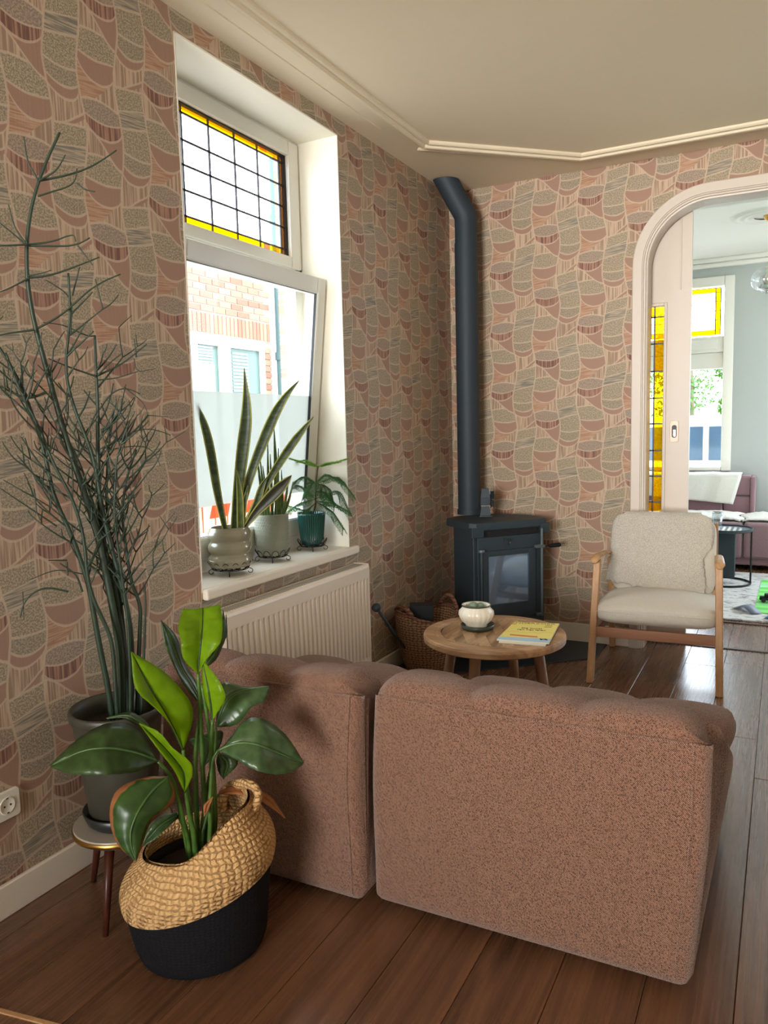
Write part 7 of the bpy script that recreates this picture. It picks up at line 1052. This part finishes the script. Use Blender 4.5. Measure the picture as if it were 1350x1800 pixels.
# ---------------------------------------------------------------- plants on the sill
SILL = WZ0 + .012
def wire_stand(c, R, label, n=14):
    t = thing('wire_plant_stand', label, 'plant stand', (c[0], c[1], SILL), 'wire stands on the window sill')
    z0 = SILL + .022
    m = MB()
    for r_, z_ in ((R * .80, z0), (R * .80, z0 + .004), (R * .45, z0)): m.tube([(c[0] + r_ * math.cos(2 * math.pi * i / 40), c[1] + r_ * math.sin(2 * math.pi * i / 40), z_) for i in range(41)], .0016, 5, False)
    for k_ in range(4): a_ = math.pi * k_ / 4; m.tube([(c[0] + R * .8 * math.cos(a_), c[1] + R * .8 * math.sin(a_), z0), (c[0] - R * .8 * math.cos(a_), c[1] - R * .8 * math.sin(a_), z0)], .0014, 5)
    m.build('wire_base', M['wire'], t, smooth=True)
    for k_ in range(n):
        a0, a1 = 2 * math.pi * k_ / n, 2 * math.pi * (k_ + 1) / n; pts = []
        for i in range(9):
            u = i / 8; a_ = a0 + (a1 - a0) * u; hh = math.sin(math.pi * u) ** .6; pts.append((c[0] + R * (.80 + .22 * hh) * math.cos(a_), c[1] + R * (.80 + .22 * hh) * math.sin(a_), z0 + .032 * hh))
        MB().tube(pts, .0014, 5).build('wire_loop', M['wire'], t, smooth=True)
    for k_ in range(4):
        a_ = .6 + math.pi / 2 * k_; pts = [(c[0] + (R * .80 + .002) * math.cos(a_), c[1] + (R * .80 + .002) * math.sin(a_), z0)]
        for i in range(12):
            b_ = math.pi / 2 - i / 11 * 4.6; rr_ = R * .86 + .009 * math.cos(b_) + .002; pts.append((c[0] + rr_ * math.cos(a_), c[1] + rr_ * math.sin(a_), SILL + .0105 + .009 * math.sin(b_)))
        MB().tube(pts, .0016, 5).build('scroll_foot', M['wire'], t, smooth=True)
    return z0 + .008
CA = (-.100, 2.432); CB = (-.118, 2.745); CC = (-.112, 3.058)
za = wire_stand(CA, .088, 'black wire stand under the olive ringed pot on the sill')
zb = wire_stand(CB, .076, 'black wire stand under the dotted sage pot on the sill', 12)
zc = wire_stand(CC, .070, 'black wire stand under the teal ribbed pot on the sill', 12)
sp = thing('snake_plant', 'large snake plant with yellow-edged leaves in an olive ringed pot', 'plant', (CA[0], CA[1], za), 'plants on the window sill')
prof = [(0, 0), (.062, 0)]
for b_, (z0_, z1_, R_, ) in enumerate(((0.0, .054, .088), (.054, .104, .087), (.104, .160, .086))):
    for i in range(9):
        u = (i + .5) / 9; prof.append((R_ - .016 + .016 * math.sin(math.pi * u) ** .55, z0_ + (z1_ - z0_) * u))
prof += [(.078, .162), (.072, .158), (.070, .13)]
MB().lathe(prof, (CA[0], CA[1], za), 48).build('pot', M['olive_glaze'], sp, smooth=True)
MB().lathe([(0, .140), (.071, .138)], (CA[0], CA[1], za), 28).build('soil', M['soil'], sp)
def blade_mesh(st_, parent, c, zs_, mats, edge=True, rmax=.055):
    P = catmull([s_[:3] for s_ in st_], 3); Wd = [st_[min(i // 3, len(st_) - 1)][3] * (1 - (i % 3) / 3) + st_[min(i // 3 + 1, len(st_) - 1)][3] * (i % 3) / 3 for i in range(len(P))]
    b = P[0]; v_ = Vector((b.x - c[0], b.y - c[1], 0)); f = min(1, rmax / max(1e-6, v_.length)); nb = Vector((c[0] + v_.x * f, c[1] + v_.y * f, zs_)); dl = nb - b
    P = [p + dl * (1 - i / (len(P) - 1)) ** 2 for i, p in enumerate(P)]
    vw = Vector((c[0] - 1.858, c[1], 0)).normalized(); rows = []; eL = []; eR = []
    for p, w_ in zip(P, Wd):
        tg = Vector((0, 0, 1)); sd = Vector((vw.y, -vw.x, 0))
        i = P.index(p); tg = (P[min(i + 1, len(P) - 1)] - P[max(i - 1, 0)]).normalized(); sd = tg.cross(vw).normalized()
        row = [p + sd * (w_ * f) + vw * (.35 * w_ * (1 - f * f)) for f in (-1, -.6, -.2, .2, .6, 1)]; rows.append(row); eL.append(row[0]); eR.append(row[-1])
    lf = MB().grid(rows).build('leaf', M[mats], parent, smooth=True, solid=0.0025)
    if edge:
        n = len(eL)
        for e_ in (eL, eR): MB().tube(e_, [max(.0006, min(.0028, w_ * .28)) for w_ in Wd], 6).build('pale_edge', M['snake_edge'], lf, smooth=True)
for i, st_ in enumerate(SNAKE_A): blade_mesh(st_, sp, CA, za + .139, 'snake_dark' if i == 4 else ('spear' if i == 5 else 'snake'))
sp2 = thing('spear_plant', 'narrow-leaved spear plant in a dotted sage pot in the middle of the sill', 'plant', (CB[0], CB[1], zb), 'plants on the window sill')
MB().lathe([(0, 0), (.062, 0), (.068, .004), (.0715, .05), (.0755, .172), (.0765, .178), (.073, .179), (.070, .16)], (CB[0], CB[1], zb), 48).build('pot', M['sage_glaze'], sp2, smooth=True)
m = MB()
for r_ in range(13):
    z_ = zb + .020 + r_ * .0115
    if r_ in (3, 7): continue
    for k_ in range(44):
        a_ = 2 * math.pi * (k_ + .5 * (r_ % 2)) / 44; rr_ = .0697 + .0055 * (z_ - zb) / .17 + .0004; c_, s_ = math.cos(a_), math.sin(a_); h_ = .0028
        ctr = Vector((CB[0] + rr_ * c_, CB[1] + rr_ * s_, z_)); tx = Vector((-s_, c_, 0)) * .0026; up_ = Vector((0, 0, .0042)); o_ = Vector((c_, s_, 0)) * .0014
        m.add([ctr - tx, ctr + up_, ctr + tx, ctr - up_, ctr + o_], [(0, 3, 4), (3, 2, 4), (2, 1, 4), (1, 0, 4)])
tag(m.build('dot_relief', M['sage_glaze'], sp2), kind='stuff')
MB().lathe([(0, .166), (.0715, .164)], (CB[0], CB[1], zb), 28).build('soil', M['soil'], sp2)
for st_ in SNAKE_B: blade_mesh(st_, sp2, CB, zb + .165, 'spear', False, .05)
pn = thing('norfolk_pine', 'small norfolk pine in a teal ribbed pot beside the window jamb', 'plant', (CC[0], CC[1], zc), 'plants on the window sill')
rb = lambda t, r, z: (r + (.0028 * math.cos(t * 36) if .02 < z < .135 and r > .04 else 0), z)
MB().lathe([(0, 0), (.046, 0), (.050, .003), (.052, .018), (.0515, .022), (.062, .132), (.067, .142), (.066, .150), (.062, .148), (.058, .12)], (CC[0], CC[1], zc), 144, False, rb).build('pot', M['teal_glaze'], pn, smooth=True)
MB().lathe([(0, .134), (.0595, .132)], (CC[0], CC[1], zc), 28).build('soil', M['soil'], pn)
tp = [(CC[0], CC[1], zc + .13)] + [tuple(p) for p in PINE_TRUNK[1:]]
MB().tube(catmull(tp, 3), .0035, 8).build('trunk', M['pine_stem'], pn, smooth=True)
rnd = random.Random(5)
for bi, (pts, nl) in enumerate(PINE):
    pc = [Vector((min(p.x, .06) if False else p.x, min(p.y, 3.195) if p.x < 0.01 else p.y, p.z)) for p in catmull(pts, 3)]; n = len(pc); m = MB()
    m.tube(pc, .0014, 5)
    new = bi < 4
    def needles(pl, ln, dens, mm):
        for i in range(1, len(pl)):
            tg = (pl[i] - pl[i - 1]).normalized()
            for _ in range(dens):
                p = pl[i - 1].lerp(pl[i], rnd.random()); s_ = Vector((rnd.gauss(0, 1), rnd.gauss(0, 1), rnd.gauss(0, .8))).normalized()
                d = (s_ + tg * .9).normalized(); w_ = d.cross(Vector((.3, .2, .9))).normalized() * .0009; e_ = p + d * ln
                mm.add([p - w_, p + w_, e_], [(0, 1, 2)])
    for i in range(2, n):       # drooping branchlets along the branch
        tg = (pc[i] - pc[i - 1]).normalized(); sd = tg.cross(Vector((0, 0, 1))).normalized()
        for s_ in (-1, 1):
            ln = (.050 if not new else .024) * (1 - .5 * i / n); d = (sd * s_ + tg * .7).normalized(); b_ = pc[i]
            sub = [b_, b_ + d * ln * .5 + Vector((0, 0, -.002)), b_ + d * ln + Vector((0, 0, -.018 if not new else -.002))]
            m.tube(sub, .0010, 4); needles(sub, .008, 15, m)
    needles(pc, .009, 8, m)
    m.build('branch', M['pine_new' if new else 'pine'], pn)

# ---------------------------------------------------------------- far room furniture
fs = thing('far_sofa', 'mauve panelled sofa under the window of the far room', 'sofa', (1.2, 7.8, 0))
MB().box((0.35, 7.30, .04), (3.3, 8.22, .24)).build('plinth', M['lilac'], fs, bevel=0.02)
for a, b in ((.36, .98), (.985, 1.565), (1.57, 2.4), (2.405, 3.29)):
    MB().box((a, 7.26, .10), (b, 8.0 if b < 1.6 else 8.2, .415)).build('seat_cushion', M['lilac'], fs, bevel=0.035, seg=3)
for a, b in ((.36, .97), (.975, 1.36), (1.365, 1.60)):
    for z0_, z1_ in ((.40, .585), (.59, .775)):
        MB().box((a, 7.93, z0_), (b, 8.20, z1_)).build('back_panel', M['lilac'], fs, bevel=0.022, seg=3)
MB().box((1.595, 7.90, .30), (1.635, 8.21, .768)).build('end_panel', M['lilac'], fs, bevel=0.015, seg=3)
def drape(name, label, cat, rows_, mat, th, group=None):
    t = thing(name, label, cat, rows_[len(rows_) // 2][len(rows_[0]) // 2], group); MB().grid(rows_).build('cloth', mat, t, smooth=True, solid=th); return t
rows = []
for i in range(22):
    t = i / 21; row = []
    for j in range(25):
        s_ = j / 24; x_ = .62 + (1.515 - .62) * s_ - .10 * max(0, t - .35) * s_; fold = .006 * math.sin(s_ * 19 + 1) + .004 * math.sin(s_ * 37)
        if t < .3: y_, z_ = 8.17 - t / .3 * .24, .790 + fold * .5
        else: u = (t - .3) / .7; y_, z_ = 7.913 - .012 * math.sin(u * 2) + fold, .785 - u * (.20 + .075 * s_)
        row.append((x_, y_, z_))
    rows.append(row)
drape('blanket', 'pale folded blanket hanging over the mauve sofa back under the window', 'blanket', rows, M['throw'], .012)
rr = random.Random(2)
for lab, xa, xb in (('white sheepskin on the mauve seat beside the drinking glass', .75, 1.54), ('white sheepskin at the open end of the mauve seat', 1.56, 2.5)):
    rows = []
    for i in range(18):
        row = []
        for j in range(30):
            s_, t = j / 29, i / 17; x_ = xa + (xb - xa) * s_ + .03 * math.sin(t * 7); y_ = 7.30 + .55 * t + .02 * math.sin(s_ * 9)
            ed = min(1, 6 * min(s_, 1 - s_, t + .05, 1 - t)); row.append((x_, y_, .425 + .028 * ed + .008 * rr.random()))
        rows.append(row)
    drape('sheepskin', lab, 'sheepskin', rows, M['fleece'], .012, 'sheepskins on the far sofa')
rg = NT('mottled_rug'); x, y, z = rg.xyz(); n1 = rg.noise(rg.vec(x * 12, y * 26, 0.0), 1.0, 4, 0.7).sm(.50, .64)
rg.col(rg.mix(n1, lin((204, 202, 200)), lin((120, 118, 122)))); rg.bump(n1, .3, .004); rg.set(.95, 0, .1)
tag(MB().box((.25, 5.40, 0.0), (3.9, 7.12, .012)).build('rug', rg.m, bevel=0.004), 'pale mottled rug in the far room beyond the floor strips', 'rug')
tb = thing('round_side_table', 'round black metal side table in the far room beside the armchair', 'side table', (1.455, 6.60, .012))
TX_, TY_ = 1.455, 6.60
MB().lathe([(0, .432), (.205, .432), (.212, .437), (.212, .456), (.206, .456), (.203, .444), (0, .442)], (TX_, TY_, 0), 48).build('tray_top', M['pipe'], tb)
m = MB()
for i in range(9):
    for j in range(9):
        a_, b_ = -.16 + .04 * i, -.16 + .04 * j + .02 * (i % 2)
        if a_ * a_ + b_ * b_ < .034: m.lathe([(0, .4425), (.014, .4425), (.012, .4435), (0, .4435)], (TX_ + a_, TY_ + b_, 0), 6)
tag(m.build('tray_pattern', M['white'], tb), kind='stuff')
MB().tube([(TX_ + .20 * math.cos(2 * math.pi * i / 48), TY_ + .20 * math.sin(2 * math.pi * i / 48), .021) for i in range(49)], .008, 8, False).build('floor_ring', M['matt_black'], tb)
for k_ in range(3):
    a_ = -.05 + 2 * math.pi * k_ / 3; MB().tube([(TX_ + .2 * math.cos(a_), TY_ + .2 * math.sin(a_), z) for z in (.02, .435)], .007, 8).build('leg', M['matt_black'], tb)
MB().box((TX_ - .16, TY_ - .02, .06), (TX_ + .085, TY_ + .10, .43)).build('centre_panel', M['pipe'], tb, bevel=0.004)
gl = thing('drinking_glass', 'clear drinking glass standing on the round black side table', 'glass', (1.415, 6.50, .443))
M['tumbler'] = glass('tumbler_glass', (.90, .93, .95), 0.5, 0.03)
fl_ = lambda t, r, z: (r * (1 + .02 * math.cos(12 * t)) if z < .09 else r, z)
MB().lathe([(0, .004), (.028, .004), (.032, .01), (.042, .14), (.040, .14), (.030, .02), (0, .018)], (1.415, 6.50, .443), 48, False, fl_).build('tumbler', M['tumbler'], gl, smooth=True)
MB().lathe([(.041, .136), (.0435, .138), (.0435, .143), (.041, .144)], (1.415, 6.50, .443), 32).build('lip', M['chrome'], gl, smooth=True)
gm = NT('green_mat'); x, y, z = gm.xyz(); s_ = (y * 7.0).fr(); bl = gm.noise(gm.vec(x * 5, y * 6, 0.0), 1.0, 2).sm(.55, .6)
c = gm.mix(s_.sm(.45, .5), lin((86, 200, 76)), lin((128, 222, 108))); c = gm.mix(bl * 0.5, c, lin((180, 226, 214))); gm.col(c); gm.set(.5)
tag(MB().add([(1.71, 5.62, .012), (2.7, 5.62, .012), (2.72, 6.80, .012), (1.73, 6.80, .012), (1.71, 5.62, .016), (2.7, 5.62, .016), (2.72, 6.80, .016), (1.73, 6.80, .016)], [(4, 5, 6, 7), (0, 1, 5, 4), (1, 2, 6, 5), (2, 3, 7, 6), (3, 0, 4, 7)]).build('play_mat', gm.m), 'bright green striped play mat on the pale rug', 'mat')
ty = thing('toy_car', 'small black toy car on the green play mat', 'toy', (1.80, 5.98, .016))
MB().box((1.735, 5.95, .030), (1.865, 6.01, .052)).box((1.765, 5.955, .052), (1.835, 6.005, .075)).build('body', M['matt_black'], ty, bevel=0.006)
for dx in (1.762, 1.838):
    for dy in (5.95, 6.01): MB().tube([(dx, dy - .006, .031), (dx, dy + .006, .031)], .0155, 14).build('wheel', M['seal'], ty)
def sheet(name, label, pts, mat, th, group=None):
    t = thing(name, label, 'paper', pts[0], group); MB().grid([[catmull([a_, ((Vector(a_) + Vector(b_)) / 2 + Vector((0, 0, h_))), b_], 5)[i] for i in range(11)] for a_, b_, h_ in pts_rows(pts)]).build('page', mat, t, smooth=True, solid=th)
def pts_rows(p): return [(p[0], p[1], .03), ((Vector(p[0]) + Vector(p[3])) / 2, (Vector(p[1]) + Vector(p[2])) / 2, .035), (p[3], p[2], .03)]
M['blue_page'] = plain('blue_page', (70, 150, 196), 0.35, var=0.35, scale=14); M['grey_page'] = plain('grey_page', (92, 100, 122), 0.5)
sheet('paper_leaflet', 'dark grey curled paper lying on the pale rug', [(1.575, 5.70, .016), (1.70, 5.55, .018), (1.76, 5.60, .018), (1.63, 5.80, .016)], M['grey_page'], .002)
sheet('paper_leaflet', 'blue printed leaflet at the corner of the green mat', [(1.78, 5.48, .016), (2.00, 5.45, .016), (2.03, 5.59, .020), (1.81, 5.59, .020)], M['blue_page'], .004)
pd = thing('pendant_lamp', 'clear lobed glass pendant lamp hanging in the far room', 'lamp', (1.715, 6.79, 2.84))
PX_, PY_ = 1.715, 6.79
M['lampglass'] = glass('pendant_glass', (.93, .95, .95), 1.2, 0.04)
lob = lambda t, r, z: (r * (1 + .10 * abs(math.cos(3 * t))), z)
MB().lathe([(.028, 2.455), (.06, 2.450), (.092, 2.42), (.108, 2.375), (.104, 2.33), (.082, 2.295), (.05, 2.285), (.03, 2.262)], (PX_, PY_, 0), 72, False, lob).build('shade', M['lampglass'], pd, smooth=True, solid=0.004)
MB().lathe([(0, 2.33), (.018, 2.335), (.027, 2.36), (.022, 2.39), (.012, 2.41), (.013, 2.46), (0, 2.462)], (PX_, PY_, 0), 20).build('bulb', M['white_glaze'], pd, smooth=True)
MB().tube([(PX_, PY_, 2.45), (PX_, PY_, 2.835)], .003, 8).build('cord', M['brass'], pd)
MB().lathe([(0, 2.80), (.03, 2.805), (.045, 2.838)], (PX_, PY_, 0), 24).build('canopy', M['brass'], pd, smooth=True)
MB().lathe([(.10, 2.828), (.12, 2.822), (.135, 2.832), (.15, 2.824), (.175, 2.820), (.19, 2.832), (.21, 2.826), (.235, 2.822), (.25, 2.834), (.27, 2.840)], (PX_ - .01, PY_ - .02, 0), 60).build('trim_9', M['white_wall'], smooth=True)
st(bpy.data.objects['trim_9'])

# ---------------------------------------------------------------- outside
M['tarmac'] = plain('pale_paving', (170, 166, 158), 0.85, var=0.15, scale=4)
st(MB().box((-30, -12, -0.6), (30, 40, -0.45)).build('ground_outside', M['tarmac']))
M['brick'] = None
k = NT('red_brick'); r_ = X(k.n('ShaderNodeObjectInfo').outputs['Random']); n_ = k.noise(k.coord(), 30, 4)
c = k.mix(r_, lin((138, 78, 60)), lin((172, 112, 90))); c = k.mix(n_.sm(.5, .75) * .5, c, lin((176, 132, 110))); k.col(c); k.bump(n_, .3, .01); M['brick'] = k.set(.85)
M['mortar'] = plain('mortar', (150, 138, 124), 0.95, var=0.1, scale=40)
M['blind'] = plain('louvre', (150, 162, 162), 0.6); M['green_pane'] = plain('dark_house_pane', (84, 104, 98), 0.25, spec=0.25)
hb = thing('neighbour_house', 'red brick house with white window frames across the alley outside', 'house', (-4.0, 7.4, -.45))
MB().box((-8, 2.5, -.45), (-4.02, 8.29, 2.415)).box((-8, 2.5, 2.415), (-4.012, 8.29, 3.30)).build('wall', M['mortar'], hb)
MB().box((-8.1, 2.4, 3.30), (-3.985, 8.30, 3.42)).build('roof_edge', M['upvc'], hb)
b0 = None
def brick(y, z, ly, lz):
    global b0
    if b0 is None: b0 = MB().box((-.03, -.5, -.5), (.006, .5, .5)).build('brick', M['brick'], hb); o = b0; o.data.transform(Matrix.Translation(PLOC[hb]))
    else: o = b0.copy(); COL.objects.link(o)
    o.location = Vector((-4.01 + .002 * rr.random(), y, z)) - PLOC[hb]; o.scale = (1, ly, lz); o.parent = hb
for c_ in range(8):
    for j in range(9):
        y = 8.18 - .222 * j - (.111 if c_ % 2 else 0); brick(y, 2.70 + .0765 * c_, .208, .063)
for j in range(26): brick(8.25 - .0735 * j, 2.538, .062, .215)
for c_ in range(26): brick(8.19, .40 + .0765 * c_, .195, .063)
fw = MB(); fw.box((-4.03, 5.5, 2.29), (-3.97, 8.10, 2.40)); fw.box((-4.03, 7.24, .6), (-3.97, 7.42, 2.29)); fw.box((-4.03, 6.72, .6), (-3.97, 6.84, 2.29)); fw.box((-4.03, 5.5, .55), (-3.95, 8.10, .64)); fw.box((-4.03, 8.04, .6), (-3.97, 8.10, 2.29))
fw.build('window_frame', M['upvc'], hb)
for a, b in ((5.5, 6.72), (6.84, 7.24), (7.42, 8.04)): MB().box((-4.03, a, .64), (-4.015, b, 2.29)).build('pane', M['green_pane'], hb)
MB().box((-4.014, 6.86, .64), (-4.006, 7.16, 2.08)).build('window_film', M['upvc'], hb)
for i in range(14): MB().box((-4.012, 7.50, 1.70 + .04 * i), (-4.006, 7.80, 1.722 + .04 * i)).build('blind_slat', M['blind'], hb)
for i in range(6): MB().box((-4.012, 6.86, 2.09 + .033 * i), (-4.006, 7.14, 2.108 + .033 * i)).build('blind_slat', M['blind'], hb)
gp = thing('green_post', 'tall grey-green post standing at the corner of the brick house', 'post', (-3.93, 8.385, -.45))
M['postgreen'] = plain('grey_green_paint', (66, 92, 92), 0.5)
MB().tube([(-3.93, 8.385, -.45), (-3.93, 8.385, 4.68)], .055, 16).build('pole', M['postgreen'], gp)
for z in (2.2, 3.9): MB().tube([(-3.93, 8.385, z), (-3.93, 8.385, z + .10)], .075, 16).build('bracket', M['postgreen'], gp)
br = thing('road_barrier', 'orange and white barrier standing in the alley outside the window', 'barrier', (-1.1, 3.9, -.45))
M['orange'] = plain('orange_board', (224, 96, 40), 0.5); M['barwhite'] = plain('white_board', (235, 235, 230), 0.5)
for r0, r1, ph in ((.80, .905, 0), (.58, .68, 1)):
    for i in range(9):
        y = 3.15 + .17 * i
        MB().add([(x_, yy, zz_) for x_ in (-1.11, -1.09) for yy, zz_ in ((y, r0), (y + .17, r0), (y + .21, r1), (y + .04, r1))], [(0, 1, 2, 3), (7, 6, 5, 4), (0, 4, 5, 1), (1, 5, 6, 2), (2, 6, 7, 3), (3, 7, 4, 0)]).build('striped_board', M['orange' if (i + ph) % 2 == 0 else 'barwhite'], br)
m = MB()
for i in range(15): m.tube([(-1.08, 3.2 + .11 * i, -.3), (-1.08, 3.2 + .11 * i, .98)], .004, 5)
for i in range(7): m.tube([(-1.08, 3.1, -.2 + .18 * i), (-1.08, 4.85, -.2 + .18 * i)], .004, 5)
tag(m.build('wire_mesh', M['orange'], br), kind='stuff')
for y in (3.2, 4.75): MB().box((-1.14, y - .03, -.45), (-1.10, y + .03, 1.0)).box((-1.4, y - .04, -.45), (-.85, y + .04, -.40)).build('upright', M['barwhite'], br)
vn = thing('parked_van', 'white van parked in the street beyond the far room window', 'van', (0.0, 11.6, -.45))
M['vanwhite'] = plain('van_white', (236, 238, 240), 0.25); M['vanglass'] = plain('van_glass', (50, 74, 94), 0.1, var=.4, scale=3, spec=1.0)
side = [(-3.2, -.15), (2.0, -.15), (2.0, 1.20), (1.8, 1.36), (-1.3, 1.36), (-2.0, .75), (-3.1, .60)]
n = len(side); vs = [(x_, 10.9, z_) for x_, z_ in side] + [(x_, 12.6, z_) for x_, z_ in side]
MB().add(vs, [tuple(range(n)), tuple(range(2 * n - 1, n - 1, -1))] + [(i, (i + 1) % n, n + (i + 1) % n, n + i) for i in range(n)]).build('body', M['vanwhite'], vn, bevel=0.05, seg=3)
for poly in ([(-1.75, .78), (-.55, .78), (-.55, 1.22), (-1.25, 1.22)], [(-.48, .78), (.92, .78), (.92, 1.22), (-.40, 1.22)], [(.99, .78), (1.85, .78), (1.85, 1.22), (.99, 1.22)]):
    MB().add([(x_, y_, z_) for y_ in (10.885, 10.91) for x_, z_ in poly], [(0, 1, 2, 3), (7, 6, 5, 4), (0, 4, 5, 1), (1, 5, 6, 2), (2, 6, 7, 3), (3, 7, 4, 0)]).build('side_window', M['vanglass'], vn)
MB().box((-3.2, 10.87, .66), (2.0, 10.9, .70)).build('side_trim', M['pipe'], vn)
for x_ in (-2.2, 1.2): MB().tube([(x_, 10.85, -.12), (x_, 11.1, -.12)], .33, 24).build('wheel', M['seal'], vn)
M['tree_leaf'] = leafmat('street_tree_leaf', (40, 78, 14), (66, 104, 24), 0.3, (80, 130, 20))
M['bark'] = plain('bark', (110, 96, 78), 0.9)
for i, (cx, cy, blobs, lab) in enumerate(((.10, 17.5, ((0, 0, 2.0, .55), (-.3, .1, 1.4, .5), (-.6, 0, 2.4, .6)), 'leafy street tree nearest the sliding door, beyond the far window'), (.85, 18.0, ((0, 0, 1.55, .30), (.12, 0, 2.05, .26), (-.12, 0, 2.45, .32), (.1, .1, 2.9, .3)), 'clipped street tree beside the window frame, beyond the van'))):
    t = thing('street_tree', lab, 'tree', (cx, cy, -.45), 'street trees beyond the far window')
    MB().tube([(cx, cy, -.45), (cx + .03, cy, 1.2), (cx, cy, blobs[-1][2])], [.09, .06, .03], 8).build('trunk', M['bark'], t)
    m = MB()
    for bx, by, bz, R_ in blobs:
        for _ in range(420):
            v_ = Vector((rr.gauss(0, 1), rr.gauss(0, 1), rr.gauss(0, 1))).normalized() * R_ * rr.random() ** .4; p = Vector((cx + bx, cy + by, bz)) + v_
            a_ = Vector((rr.gauss(0, 1), rr.gauss(0, 1), rr.gauss(0, 1))).normalized(); b_ = a_.orthogonal().normalized()
            m.add([p - a_ * .05, p + b_ * .03, p + a_ * .05, p - b_ * .03], [(0, 1, 2, 3)])
    m.build('foliage', M['tree_leaf'], t)
